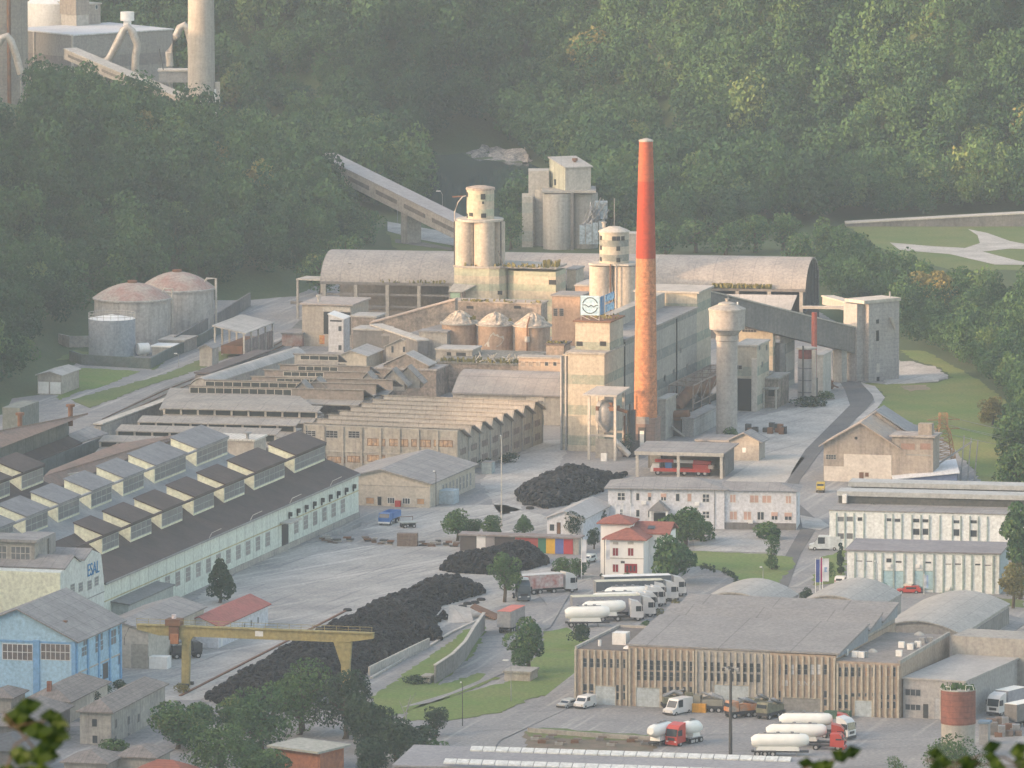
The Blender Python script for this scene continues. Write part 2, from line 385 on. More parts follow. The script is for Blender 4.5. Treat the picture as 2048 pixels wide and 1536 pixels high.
sheet('gravel_pad', [(1770, 768), (1780, 725), (1820, 722), (1870, 735), (1900, 752), (1870, 764)], PALEG, .09)
sheet('gravel_corner', [(1600, 1030), (1640, 1038), (1660, 1052), (1640, 1060), (1605, 1055)], DUST, .12)
sheet('paved_forecourt', [(1385, 1062), (1560, 1060), (1545, 1105), (1390, 1102)], PALEG, .12)
sheet('lawn', [(1385, 1102), (1545, 1108), (1585, 1115), (1590, 1130), (1545, 1178), (1470, 1178), (1475, 1160), (1440, 1140), (1380, 1130)], LAWN, .12)
sheet('lawn', [(742, 1395), (965, 1238), (970, 1255), (955, 1300), (935, 1320), (870, 1372), (960, 1345), (1000, 1355), (900, 1395), (760, 1440)], LAWN, .12)
sheet('lawn', [(1120, 1395), (1160, 1345), (1150, 1300), (1085, 1300), (1010, 1365), (930, 1385), (830, 1412), (800, 1440), (900, 1440), (1000, 1425), (1080, 1390)], LAWN, .12)
sheet('lawn', [(1085, 1262), (1130, 1255), (1190, 1280), (1150, 1300), (1085, 1300)], LAWN, .14)
sheet('lawn', [(1150, 1395), (1105, 1415), (1148, 1400)], LAWN, .14)
sheet('driveway', [(800, 1415), (900, 1385), (960, 1360), (1000, 1320), (1035, 1270), (1090, 1210), (1120, 1215), (1085, 1265), (1080, 1310), (1010, 1345), (940, 1375), (860, 1405)], ASPH, .15)
sheet('road', [(860, 1510), (930, 1480), (1080, 1400), (1150, 1345), (1150, 1410), (1000, 1480), (960, 1536)], ASPH, .17)
sheet('pavement', [(1070, 1180), (1150, 1170), (1100, 1255), (1080, 1262), (1095, 1210)], ASPH, .18)
sheet('dirt_patch', [(1050, 1462), (1310, 1475), (1310, 1502), (1050, 1500)], M('bare_dirt', (.20, .15, .11), (.13, .12, .08), scale=.4), .12)
sheet('grass_strip', [(1050, 1462), (1080, 1455), (1300, 1470), (1310, 1480), (1180, 1478), (1060, 1475)], GRASS, .15)
sheet('lawn', [(1640, 1115), (1690, 1100), (1690, 1165), (1625, 1170)], LAWN, .12)
sheet('pavement', [(1560, 1175), (1690, 1168), (2100, 1195), (2100, 1260), (1560, 1240)], ASPH, .14)
sheet('grass_strip', [(1880, 1185), (2048, 1200), (2048, 1215), (1890, 1197)], GRASS, .16)
sheet('forecourt', [(1060, 1410), (1900, 1440), (2100, 1420), (2100, 1536), (1060, 1536)], ASPH, .1)
sheet('lawn', [(1722, 766), (1770, 768), (1870, 766), (1905, 755), (1880, 735), (1825, 718), (1800, 700), (1850, 702), (1905, 730), (1965, 765), (2015, 805), (2060, 900), (2200, 1000), (2200, 1040), (1975, 985), (1950, 940), (1870, 860), (1778, 832), (1755, 815), (1772, 795), (1752, 774)], M('meadow', (.105, .175, .04), (.19, .20, .065), scale=.035, rough=.95, fine=.35), .05)
sheet('bare_patch', [(1800, 772), (1850, 769), (1860, 778), (1820, 782)], M('bare_earth', (.30, .22, .15), (.22, .19, .12)), .08)
# left: service road, railway, grass
sheet('service_road', [(-80, 880), (0, 834), (210, 765), (330, 722), (405, 692), (440, 660), (520, 610), (600, 600), (590, 610), (540, 640), (440, 705), (330, 752), (210, 800), (0, 868), (-80, 905)], ASPH, .07)
sheet('rail_bed', [(180, 850), (330, 775), (460, 725), (560, 680), (600, 640), (640, 640), (560, 700), (420, 765), (330, 800), (230, 850)], BALL, .09)
sheet('grass_verge', [(140, 800), (330, 748), (440, 703), (500, 680), (490, 700), (400, 738), (300, 770), (180, 815)], GRASS, .11)
sheet('lawn', [(150, 735), (280, 742), (200, 775), (150, 785), (120, 800), (95, 760)], LAWN, .11)
sheet('lawn', [(150, 718), (310, 740), (330, 722), (150, 700), (110, 720)], GRASS, .09)
for k, off in enumerate((0, 12, 30, 42)):      # rails
    pts = [(205 + off, 838 + off * .35), (330 + off, 780 + off * .3), (440 + off, 737 + off * .3), (550 + off, 690 + off * .25), (625 + off * .6, 645)]
    P = [W(x, y, .2) for x, y in pts]; o = P[0]
    ob = mkobj('rail', MB().tube([p - o for p in P], .1, 4).mesh('rail', RUST), None, o); ob['kind'] = 'structure'
# valley floor beyond the hall
sheet('lawn', [(770, 462), (900, 490), (905, 500), (880, 505), (800, 500), (780, 490)], GRASS, .1)
sheet('road', [(775, 443), (860, 458), (912, 466), (912, 492), (830, 477), (775, 462)], PALEG, .14)
sheet('track', [(790, 478), (850, 485), (905, 496), (905, 501), (840, 492), (790, 485)], BALL, .16)
sheet('lawn', [(1690, 450), (2100, 445), (2100, 540), (1900, 540), (1760, 495)], GRASS, .06)
sheet('road', [(1780, 485), (1860, 492), (1930, 496), (1960, 486), (1955, 470), (1936, 458), (1975, 466), (2020, 482), (2080, 494), (2080, 499), (2020, 497), (1965, 503), (2030, 520), (2080, 530), (1990, 529), (1900, 508), (1800, 500)], DUST, .12)
sheet('road', [(1662, 672), (1720, 672), (1722, 715), (1690, 700)], PALEG, .14)
WATER = M('river_water', (.05, .085, .085), (.045, .075, .075), rough=.06, spec=.4, fine=.05)
sheet('river', [(800, 330), (860, 296), (905, 297), (950, 318), (1000, 323), (1060, 327), (1180, 380), (1320, 440), (1330, 470), (1100, 470), (900, 450), (860, 420), (840, 380)], WATER, .05)
# ---------------- crowns ----------------
def crown(seed, n, rx, h, zc, rz, lobes=9, leaf=.8, flat=.55, cone=0.):
    """many leaf clumps spread over the lobes of a crown; returns V (n*4,3), tint (n)"""
    g = np.random.RandomState(seed); C = []; RR = []
    for k in range(lobes):
        a = g.uniform(0, 2 * np.pi); t = g.uniform(-.75, .95); rr = g.uniform(.25, .72) * rx * math.sqrt(max(.08, 1 - t * t))
        if cone: rr *= (1 - t) * .6
        C.append((rr * math.cos(a), rr * math.sin(a), zc + t * rz * .78)); RR.append(g.uniform(.34, .56) * rx * ((1 - .55 * (t + 1) / 2) if cone else 1))
    C.append((0, 0, zc)); RR.append(rx * .62)
    C = np.array(C); RR = np.array(RR); pk = g.choice(len(C), n, p=RR ** 2 / (RR ** 2).sum())
    d = g.normal(size=(n, 3)); d[:, 2] += .25; d /= np.linalg.norm(d, axis=1)[:, None]
    rad = RR[pk] * g.uniform(.72, 1.08, n) ** .7
    p = C[pk] + d * rad[:, None] * np.array([1, 1, .82])
    nrm = d + g.normal(size=(n, 3)) * flat; nrm /= np.linalg.norm(nrm, axis=1)[:, None]
    a = np.cross(nrm, g.normal(size=(n, 3))); a /= np.linalg.norm(a, axis=1)[:, None]; b = np.cross(nrm, a)
    s = leaf * g.uniform(.5, 1.25, n)[:, None]; u = g.uniform(.6, 1.1, n)[:, None]
    V = np.stack([p - a * s * .5, p - b * s * u * .38 , p + a * s * .6, p + b * s * u * .45], 1).reshape(-1, 3)
    lt = g.uniform(.1, .9, len(C))
    return V, np.clip(lt[pk] * .6 + g.uniform(0, .4, n), 0, 1)
def blob(rx, zc, rz, seed=0, n=10):
    g = np.random.RandomState(seed); b = MB(); pr = []
    for k in range(7):
        t = math.pi * k / 6; pr.append((max(.02, rx * math.sin(t)), zc - rz * math.cos(t)))
    b.lathe(pr, 0, 0, n, False); return np.array(b.v), np.array(b.f)
FOL = ML('wood_foliage', [(.0, (.020, .056, .026)), (.3, (.034, .086, .033)), (.6, (.062, .130, .042)), (.85, (.12, .175, .055)), (1., (.20, .18, .06))])
FOLB = ML('garden_foliage', [(.0, (.030, .070, .024)), (.4, (.05, .105, .032)), (.75, (.085, .15, .045)), (1., (.13, .19, .06))])
FOLD = ML('conifer_foliage', [(.0, (.016, .036, .022)), (.5, (.026, .052, .028)), (1., (.045, .075, .036))])
FOLY = ML('yellow_foliage', [(.0, (.10, .10, .035)), (.5, (.17, .155, .05)), (1., (.26, .21, .07))])
TPL = [crown(10 + k, 900, 4.3 + .5 * (k % 3), 0, 6.0 + (k % 4) * .6, 4.4 + .5 * (k % 3), 7 + k % 5, .72, .8) for k in range(8)]
TPLC = blob(2., 4.4, 1.9)
def wood(name, pts, mat, label, cat, tints):
    """one wood: trees that read as a mass"""
    Vs, Qs, Ts = [], [], []; o = 0
    for (x, y, z, s, k), tt in zip(pts, tints):
        V, t = TPL[k]; a = random.uniform(0, 6.28); c, d = math.cos(a), math.sin(a)
        sz = s * random.uniform(.85, 1.25)
        P = np.stack([(V[:, 0] * c - V[:, 1] * d) * s + x, (V[:, 0] * d + V[:, 1] * c) * s + y, V[:, 2] * sz + z], 1)
        n = len(P); Vs.append(P); Qs.append(np.arange(n).reshape(-1, 4) + o); o += n
        Ts.append(np.clip(.18 + tt + .3 * t, 0, 1))
    V = np.concatenate(Vs); O = np.array([pts[0][0], pts[0][1], 0.])
    ob = mkobj(name, npmesh(name, V - O, np.concatenate(Qs), [mat], np.concatenate(Ts)), None, O)
    tag(ob, label, cat, None, 'stuff'); return ob
def vnoise(x, y, s, ph=0):
    return (math.sin(x / s + ph) + math.sin(y / s * 1.3 + 1.7 + ph) + math.sin((x + y) / s * .7 + ph * 2) + math.sin((x - y * .8) / s * 1.9 + .5)) / 4
def scatter(x0, x1, y0, y1, st, ok, smin=.75, smax=1.15, tb=0., tn=.22):
    pts, tt = [], []; y = y0
    while y < y1:
        x = x0 + random.uniform(0, st)
        while x < x1:
            X, Y = x + random.uniform(-.4, .4) * st, y + random.uniform(-.4, .4) * st
            z = float(TH(X, Y))
            if ok(X, Y, z):
                pts.append((X, Y, z - .6, random.uniform(smin, smax), random.randrange(8)))
                tt.append(tb + tn * 1.5 * vnoise(X, Y * .6, 15) + random.uniform(-.2, .24) + (.35 if random.random() < .04 else 0))
            x += st
        y += st
    return pts, tt
NOT = [[(800, 330), (860, 292), (905, 293), (960, 280), (1050, 312), (1180, 380), (1200, 440), (1100, 470), (900, 450), (860, 420), (835, 380)],
       [(1670, 440), (2200, 425), (2200, 560), (1930, 545), (1760, 500)], [(1305, 240), (1340, 240), (1345, 262), (1325, 300), (1310, 300)],
       [(760, 430), (920, 430), (920, 520), (780, 520)]]
def okback(x, y, z):
    px, py = proj(x, y, z)
    if not (-120 < px < 2200 and -260 < py < 620): return False
    if any(inpoly(px, py, P) for P in NOT): return False
    if y < 2455 and -75 < x < -19: return y > 2292 and px < 862 - max(0, py - 380) * .5
    if y < 2420 and x < -28: return False
    if x < -60 and y < 2475 : return False
    if x < 20: return y > 2455 or (py < 470 and px > 1000)
    if x < 62: return y > 2232
    return y > 2262 - 0
pb = scatter(-230, 210, 2215, 2640, 5.9, okback, .7, 1.55, .0)
wood('hillside_wood', pb[0], FOL, 'broadleaf wood covering the hillside across the top of the view, behind the works', 'wood', pb[1])
def okleft(x, y, z):
    px, py = proj(x, y, z); tx, ty = proj(x, y, z + 11.5)
    if ty < np.interp(tx, [-100, 10, 30, 60, 130, 200, 300, 380, 430, 500, 600, 650, 700, 740, 780], [190, 205, 205, 150, 128, 165, 196, 212, 224, 232, 280, 312, 378, 430, 480]): return False
    return -160 < px and float(pdist(x, y, LEFT)) > 3 and py < 900 and not (y > 2262 and x < -78)
pl_ = scatter(-165, -30, 1790, 2330, 5.6, okleft, .75, 1.35, -.06, .16)
wood('ridge_wood', pl_[0], FOL, 'dense green wood on the ridge between the storage tanks and the kiln plant', 'wood', pl_[1])
RW = [(1650, 520), (1660, 590), (1705, 640), (1800, 668), (1850, 700), (1900, 728), (1960, 762), (2010, 800), (2015, 860), (2030, 930), (2250, 1010), (2250, 560), (1905, 545), (1830, 522), (1745, 500)]
def okright(x, y, z):
    px, py = proj(x, y, z); tx, ty = proj(x, y, z + 9.5); return inpoly(px, py, RW) and ty > np.interp(tx, [1640, 1700, 1740, 1780, 1850, 1930, 2048, 2200], [440, 455, 478, 498, 508, 540, 556, 560])
pr_ = scatter(50, 190, 1700, 2260, 4.8, okright, .55, .9, -.05, .2)
wood('riverside_wood', pr_[0], FOL, 'strip of broadleaf wood at the right edge, behind the sloping lawn and the concrete tower', 'wood', pr_[1])
# single trees ------------------------------------------------
def tree(name, label, px, py, wpx, hpx, mat=None, group=None, cone=0., n=1500, seed=None, z=0., trunk=.12, leaf=None, cat='tree', ellip=1.):
    b = W(px, py, z); s = F / math.hypot(b.y, H); r = wpx / s / 2; h = hpx / s
    seed = seed if seed is not None else int(px * 7 + py); t = T(name, label, cat, b, 0, group)
    zb = h * trunk; zc = (zb + h) / 2; rz = (h - zb) / 2
    V, ti = crown(seed, int(n * 1.7), r * 1.04, h, zc, rz, 13 if not cone else 16, (leaf or max(.35, r * .17)) * .84, .7, cone)
    lo, hi = V[:, 2].min(), V[:, 2].max(); V[:, 2] = zb + (V[:, 2] - lo) * (h - zb) / (hi - lo)
    if cone:
        f = np.clip(1.12 - (V[:, 2] - zb) / (h - zb), .03, 1) ** .85; e = np.hypot(V[:, 0], V[:, 1]); k = np.minimum(1, r * f * 1.15 / np.maximum(e, .01)); V[:, 0] *= k; V[:, 1] *= k
    me = npmesh('crown', V, np.arange(len(V)).reshape(-1, 4), [mat or FOLB], ti)
    mkobj('crown', me, t.o)
    g = np.random.RandomState(seed); tb = MB().tube([(0, 0, -.2), (.05 * r, 0, zb + .3), (0, .04 * r, zc), (.03 * r, 0, h * .86)], [r * .09 + .08, r * .075 + .06, r * .05 + .03, .03], 7)
    for k in range(6):
        a = k * 1.05 + g.uniform(0, .5); z0 = zb + (h - zb) * g.uniform(.08, .5)
        tb.tube([(0, 0, z0), (r * .35 * math.cos(a), r * .35 * math.sin(a), z0 + h * .12), (r * .65 * math.cos(a), r * .65 * math.sin(a), z0 + h * .2)], [r * .04 + .03, r * .025 + .02, .02], 5)
    t.part('trunk', tb, BARK); return t
def bush(label, px, py, wpx, hpx, mat=None, group=None, name='bush', n=500, z=0., leaf=None):
    b = W(px, py, z); s = F / math.hypot(b.y, H); r = wpx / s / 2; h = hpx / s; seed = int(px * 3 + py)
    V, ti = crown(seed, n, r, h, h * .5, h * .5, 9, leaf or max(.25, r * .2), .6); V[:, 2] = np.maximum(V[:, 2] * h / max(V[:, 2].max(), .1), 0)
    o = mkobj(name, npmesh(name, V, np.arange(len(V)).reshape(-1, 4), [mat or FOLB], ti), None, b); return tag(o, label, 'bush' if name == 'bush' else name.replace('_', ' '), group)
# ================= far kiln plant at the upper left =================
def boxb(name, label, cat, a, b, c, z, wall=CONC, roof=ROOFP, par=.35, ov=.3, zb=0., group=None, th=.35):
    """flat-roofed block given three pixels of its roof: front left, front right, any point of the rear edge"""
    t = FR(name, label, cat, a, b, z, group); t.d = max(1.5, t.l(*c, z).y); t.h = z
    t.part('wall', MB().box(0, t.w, 0, t.d, zb, z), wall)
    t.part('roof', MB().box(-ov, t.w + ov, -ov, t.d + ov, z + .003, z + th), roof); return t
KB = M('banded_sheet_wall', (.34, .32, .30), (.29, .275, .26), scale=.08, bands=(3., 9., 3.2, (.23, .21, .20)), streak=.3)
zr = WY(147, 72, 2390).z
t = boxb('kiln_hall', 'wide grey hall with pale flat roof behind the ridge wood at the upper left', 'industrial hall', (147, 72), (345, 60), (55, 57), zr, KB, M('white_membrane', (.66, .66, .66), (.55, .55, .56), scale=.1))
for y in (.3, t.d * .62, t.d - .3): t.part('corner_post', MB().box(-.35, -.02, y - .3, y + .3, 0, zr), CONCL)
rv = MB().cyl(27, 12, zr + .3, zr + 2.2, 1.1).cyl(27, 12, zr + 2.2, zr + 4.6, 1.9); t.part('roof_vent', rv, WHITE)
def pxat(px, py, Y): return WY(px, py, Y)
def atY(name, label, cat, px, py, Y, group=None):
    p = WY(px, py, Y); return T(name, label, cat, (p.x, Y, 0), 0, group), p.z
t, z0 = atY('concrete_chimney', 'very tall pale concrete chimney rising out of the frame at the upper left', 'chimney', 403, 215, 2330)
s = F / 2340
t.part('shaft', MB().lathe([(29 / s, 0), (27.5 / s, z0), (26.2 / s, z0 + 26), (24 / s, z0 + 60)], n=40), M('chimney_concrete', (.40, .375, .34), (.34, .32, .29), scale=.4, streak=.4, lines=((2, 1.6, .08, .12),)), smooth=True)
t.part('stair_box', MB().box(3.7, 4.9, -1.2, .8, 0, z0 + 6.8), CONCL); t.part('door_panel', MB().box(3.45, 3.95, -1.5, -1.22, 0, z0 + 5), WHITE)
t, z0 = atY('tall_silo', 'wide beige concrete silo cut off by the left edge of the view', 'silo', -5, 130, 2385)
t.part('shell', MB().cyl(0, 0, 0, z0 + 30, 8.3, n=40), M('beige_concrete', (.36, .32, .27), (.30, .265, .23), streak=.4, lines=((2, 1.5, .08, .15),)), smooth=True)
t.part('drain_pipe', MB().tube([(3.6, -7.6, 0), (3.6, -7.6, z0 + 30)], .55), RUST)
t, z0 = atY('storage_tank', 'white round tank behind the pale roofed hall at the upper left', 'tank', 108, 52, 2440)
t.part('shell', MB().lathe([(7.6, 0), (7.6, z0 + 6.6), (6, z0 + 7.6), (.5, z0 + 8.6)], n=36), WHITE, smooth=True)
t = boxb('stair_tower', 'beige block tower with small dark openings at the top left', 'tower', (170, 10), (201, 8), (150, 2), WY(170, 10, 2425).z, M('beige_concrete', ), CONCL)
for px, py in ((167 - 0, 3), (193, 4)):
    x, z = t.f(px, py + 14); fwin(t, min(max(x, .8), t.w - .8), z, .9, 1.1, 0)
t.part('side_room', MB().box(-4.4, -.02, -1.6, 5, 0, t.h - 2.5), CONCL); t.part('upper_room', MB().box(-4.7, -.05, -1.8, 5.2, t.h - 2.48, t.h + 6), M('beige_concrete'))
PIPE = M('pale_pipe', (.50, .48, .45), (.40, .36, .32), scale=.5, rough=.45, metal=.2)
def duct(label, pts, Y, r, brace=None):
    P = [WY(a, b, Y) for a, b in pts]; o = Vector((P[0].x, Y, 0))
    t = T('hot_gas_duct', label, 'duct', o, 0, 'bent ducts of the kiln plant'); Q = [p - o for p in P]
    t.part('pipe', MB().tube(Q, r, 12), PIPE, smooth=True)
    sp = MB()
    for q in (Q[0], Q[-1]): sp.tube([(q.x, 0, 0), (q.x, 0, q.z)], .3, 6)
    t.part('support', sp, METG)
    if brace:
        for a, b in brace: t.part('brace', MB().beam(WY(*a, Y) - o, WY(*b, Y) - o, .15), METG)
duct('pale bent duct arching beside the grey hall, left of the tall chimney', [(168, 158), (218, 118), (236, 84), (247, 60), (256, 54), (264, 62), (275, 90), (271, 112), (270, 145)], 2368, 1.05, [((218, 80), (240, 105)), ((240, 100), (272, 96))])
duct('bent duct half hidden behind the tall concrete chimney', [(340, 132), (338, 105), (352, 72), (360, 55), (368, 50), (376, 60), (382, 85), (384, 130)], 2350, 1.0)
duct('bent duct in front of the wide beige silo at the left edge', [(-6, 92), (4, 76), (14, 72), (22, 82), (32, 110), (42, 148)], 2350, 1.0)
t, z0 = atY('feed_platform', 'grey hopper platform left of the tall concrete chimney', 'hopper', 318, 165, 2340)
k = F / 2345
t.part('bin', MB().ext([(0, 0), (60 / k, 0), (60 / k, 6), (0, 6)], z0, z0 + 22 / k), METG); t.part('deck', MB().box(-.4, 62 / k, -.4, 6.4, z0 + 22.3 / k, z0 + 25 / k), CONCL)
t.part('column', MB().box(1, 1.7, 1, 1.7, 0, z0), METG); t.part('column', MB().box(6.5, 7.2, 1, 1.7, 0, z0), METG); t.part('mast', MB().tube([(1.2, .5, z0 + 3), (.1, .5, z0 + 9)], .15, 6), METD)
# ---- long conveyor gallery ----
GALL = M('gallery_concrete', (.42, .39, .35), (.34, .32, .29), scale=.3, streak=.2)
def gallery(name, label, P, Q, w, h, cat='conveyor', wins=0, piers=(), roof=None, pw=2.6, band=True, wall=None):
    P, Q = Vector(P), Vector(Q); d = Q - P; L = math.hypot(d.x, d.y); ang = math.atan2(d.y, d.x)
    t = T(name, label, cat, (P.x, P.y, 0), ang); t.L = L; za, zb = P.z, Q.z
    def pr(z0, z1, y0, y1, x0=0., x1=None):
        x1 = L if x1 is None else x1; f = lambda x: za + (zb - za) * x / L
        b = MB(); a0, a1 = f(x0), f(x1)
        return b.add([(x0, y0, a0 + z0), (x1, y0, a1 + z0), (x1, y1, a1 + z0), (x0, y1, a0 + z0), (x0, y0, a0 + z1), (x1, y0, a1 + z1), (x1, y1, a1 + z1), (x0, y1, a0 + z1)],
                     [(3, 2, 1, 0), (4, 5, 6, 7), (0, 1, 5, 4), (1, 2, 6, 5), (2, 3, 7, 6), (3, 0, 4, 7)])
    t.pr = pr
    t.part('gallery_wall', pr(-h, 0, -w / 2, w / 2), wall or GALL)
    t.part('roof', pr(.003, .3, -w / 2 - .25, w / 2 + .25), roof or CONCL)
    for k in range(wins):
        x0 = L * (k + .12) / wins; x1 = L * (k + .88) / wins
        t.part('window_band', pr(-h * .62, -h * .34, -w / 2 - .06, -w / 2 - .005, x0, x1), M('dusty_glass', (.13, .125, .12), (.20, .18, .16), scale=.5, rough=.4))
    for x in piers:
        zt = za + (zb - za) * x / L - h
        t.part('pier', MB().box(x - pw / 2, x + pw / 2, -w * .45, w * .45, 0, zt - .01), CONC)
    return t
Pa = WY(140, 98, 2362); Pb = WY(412, 214, 2322)
t = gallery('conveyor_gallery', 'inclined pale gallery running down from the grey hall past the tall chimney', Pa, Pb, 4.2, 2.6, wins=4, piers=(16,), pw=.6)
Pa = WY(652, 309, 2252); Pb = WY(932, 448, 2196)
t = gallery('conveyor_gallery', 'long inclined gallery on two thick piers, running from the ridge wood to the twin silos', Pa, Pb, 5.2, 4., wins=5, roof=M('gallery_roof', (.36, .35, .35), (.30, .29, .29), scale=.4))
for px, py in ((766, 452), (879, 483)):
    l = t.loc(W(px, py, 0)); zt = Pa.z + (Pb.z - Pa.z) * l.x / t.L - 4.
    t.part('pier', MB().box(l.x - 1.5, l.x + 1.5, -2.1, 2.1, 0, zt), CONC)
Pa = WY(1690, 446, 2262); Pb = WY(2090, 424, 2262)
t = gallery('bridge_gallery', 'long level conveyor bridge crossing the road at the far right', Pa, Pb, 4.6, 3.4, wall=CONCD)
x, z = t.f(1920, 460, 0); t.part('pier', MB().box(x - 1, x + 2.2, -1.6, 1.6, 0, Pa.z + (Pb.z - Pa.z) * x / t.L - 3.41), CONCL)
LAMPG = 'street lamps along the road behind the hall'
def lamp(label, px, py, hp, arm=1.6, group=None, name='street_lamp', r=.09, two=False, mat=METG, sgn=-1, zo=0.):
    b = W(px, py, zo); h = hp * math.hypot(b.y, H) / F; t = T(name, label, 'street lamp', b, 0, group)
    t.part('pole', MB().tube([(0, 0, 0), (0, 0, h * .92), (sgn * arm * .3, 0, h)], [r, r * .7, r * .6], 6), mat)
    t.part('lamp_head', MB().box(min(sgn * arm * .3, sgn * arm), max(sgn * arm * .3, sgn * arm), -.16, .16, h - .06, h + .12), WHITE); return t
lamp('street lamp by the road between the two gallery piers', 795, 446, 80, group=LAMPG)
lamp('street lamp right beside the second gallery pier, behind the twin silos', 885, 470, 88, group=LAMPG)
# rock outcrop
def rock(label, pts, seed, hgt, z=0.):
    g = np.random.RandomState(seed); P = [W(x, y, z) for x, y in pts]; o = P[0]; b = MB(); n = len(P) // 2
    top, bot = P[:n], P[n:][::-1]; cols = 26; rows = 7; vs = []
    for i in range(cols):
        t_ = i / (cols - 1) * (n - 1); k = min(int(t_), n - 2); f = t_ - k
        A = bot[k].lerp(bot[k + 1], f); B = top[k].lerp(top[k + 1], f)
        for j in range(rows):
            p = A.lerp(B, j / (rows - 1)) - o; e = 1.1 if 0 < j < rows - 1 else .3
            vs.append((p.x + g.normal() * .4, p.y + g.normal() * .6, (j / (rows - 1)) * hgt * (.6 + .4 * math.sin(i * .7)) + g.normal() * .5 * e))
    fs = [(i * rows + j, (i + 1) * rows + j, (i + 1) * rows + j + 1, i * rows + j + 1) for i in range(cols - 1) for j in range(rows - 1)]
    ob = mkobj('rock_outcrop', b.add(vs, fs).mesh('rock_outcrop', M('pale_rock', (.38, .36, .34), (.20, .20, .19), scale=.7, fine=.5)), None, o); ob['kind'] = 'structure'
rock('', [(893, 293), (935, 296), (962, 278), (1005, 300), (1050, 312), (1065, 324), (1050, 327), (1000, 322), (950, 317), (930, 306), (893, 298), (1, 1)][:10] + [(893, 300), (893, 300)], 3, 2.2)
# clearing on the far hill: a stretch of pale road
# ================= storage hall with the long barrel roof =================
BARL = M('old_barrel_sheet', (.34, .32, .30), (.26, .25, .24), scale=.15, fine=.3, lines=((0, 4.6, .22, .18),))
zr = 16.5
t = FR('barrel_hall', 'very long storage hall with a pale barrel roof behind the silos, open below', 'storage hall', (640, 562), (1612, 578), 9.6)
xl = t.l(640, 562, 9.6).x; xr = t.l(1610, 579, 9.6).x
yr, zr = 13.5, t.f(1000, 505, 13.5)[1]
n = 14; pr = []
for k in range(n + 1):
    a = math.pi * (.06 + .88 * k / n); pr.append((yr - math.cos(a) * yr / math.cos(math.pi * .06), 9.6 + (zr - 9.6) * (math.sin(a) - math.sin(math.pi * .06)) / (1 - math.sin(math.pi * .06))))
inn = [(y, z - .35) for y, z in pr][::-1]
t.part('roof', MB().prof(pr + inn, xl, xr, 'x'), BARL, smooth=True)
t.part('roof_hatch', MB().box(xl + 6, xl + 6.8, 3.6, 8.5, t.f(665, 530, 5)[1] - .2, t.f(665, 530, 5)[1] + .6), CONCD)
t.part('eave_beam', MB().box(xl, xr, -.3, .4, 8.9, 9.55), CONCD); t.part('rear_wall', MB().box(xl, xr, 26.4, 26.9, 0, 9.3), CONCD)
for k in range(16):
    x = xl + 1 + (xr - xl - 2) * k / 15; t.part('column', MB().box(x - .4, x + .4, -.28, .5, 0, 8.88), CONC)
for z in (3.6, 6.4): t.part('rail_beam', MB().box(xl, xl + 40, -.1, .25, z, z + .45), CONCD)
tr = MB()
for k in range(9):
    y = 27 * (k + .5) / 9; zz = np.interp(y, [p[0] for p in pr], [p[1] for p in pr]); tr.box(xr - .35, xr - .12, y - .12, y + .12, 4, zz - .4)
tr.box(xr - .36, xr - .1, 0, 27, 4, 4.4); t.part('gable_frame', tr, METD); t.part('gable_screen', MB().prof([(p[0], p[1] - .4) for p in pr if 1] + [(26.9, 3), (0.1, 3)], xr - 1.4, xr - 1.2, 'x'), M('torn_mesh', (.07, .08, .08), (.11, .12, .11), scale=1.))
def weeds(parent, x0, x1, y, z, n, seed=1, hgt=1., yw=.6, name='weeds', mat=None):
    g = np.random.RandomState(seed); V = []
    for k in range(n):
        x = g.uniform(x0, x1); yy = y + g.uniform(-yw, yw); h = g.uniform(.3, 1) * hgt; a = g.uniform(0, 3.14); w_ = g.uniform(.15, .4)
        dx, dy = math.cos(a) * w_, math.sin(a) * w_
        V += [(x - dx, yy - dy, z), (x + dx, yy + dy, z), (x + dx * .4 + g.uniform(-.3, .3), yy, z + h), (x - dx * .4 + g.uniform(-.3, .3), yy, z + h * .9)]
    V = np.array(V); o = mkobj(name, npmesh(name, V, np.arange(len(V)).reshape(-1, 4), [mat or FOLY], g.uniform(0, .6, n)), parent); o['kind'] = 'stuff'; return o
weeds(t.o, xl + 92, xr - 8, -.2, 9.6, 260, 5, 1.2); weeds(t.o, xl + 14, xl + 34, -.1, 9.5, 60, 6, .9)
# canopy and porch at the hall's left end
t = FR('loading_canopy', 'thin flat canopy on slim posts at the left end of the barrel hall', 'canopy', (592, 560), (645, 562), 9.2)
t.part('roof', MB().box(0, t.w, 0, 7, 9.2, 9.5), CONCL)
for x in (.3, t.w - .3): t.part('post', MB().box(x - .25, x + .25, .1, .6, 0, 9.19), CONC)
t.part('beam', MB().box(-1.5, t.w, .2, .6, 3.4, 4.2), CONCD)
# lean-to right of the hall
t = FR('lean_to_shed', 'low shed with a pale sloping roof before the open end of the barrel hall', 'shed', (1418, 625), (1575, 627), 6)
t.part('wall', MB().prof([(0, 0), (8, 0), (8, 9), (0, 6)], 0, t.w, 'x'), CONCD); t.part('roof', MB().slab((-.4, -.5, 6.1), (t.w + .5, -.5, 6.1), (t.w + 1.5, 8.2, 9.4), (-.4, 8.2, 9.4), .25), ROOFP)
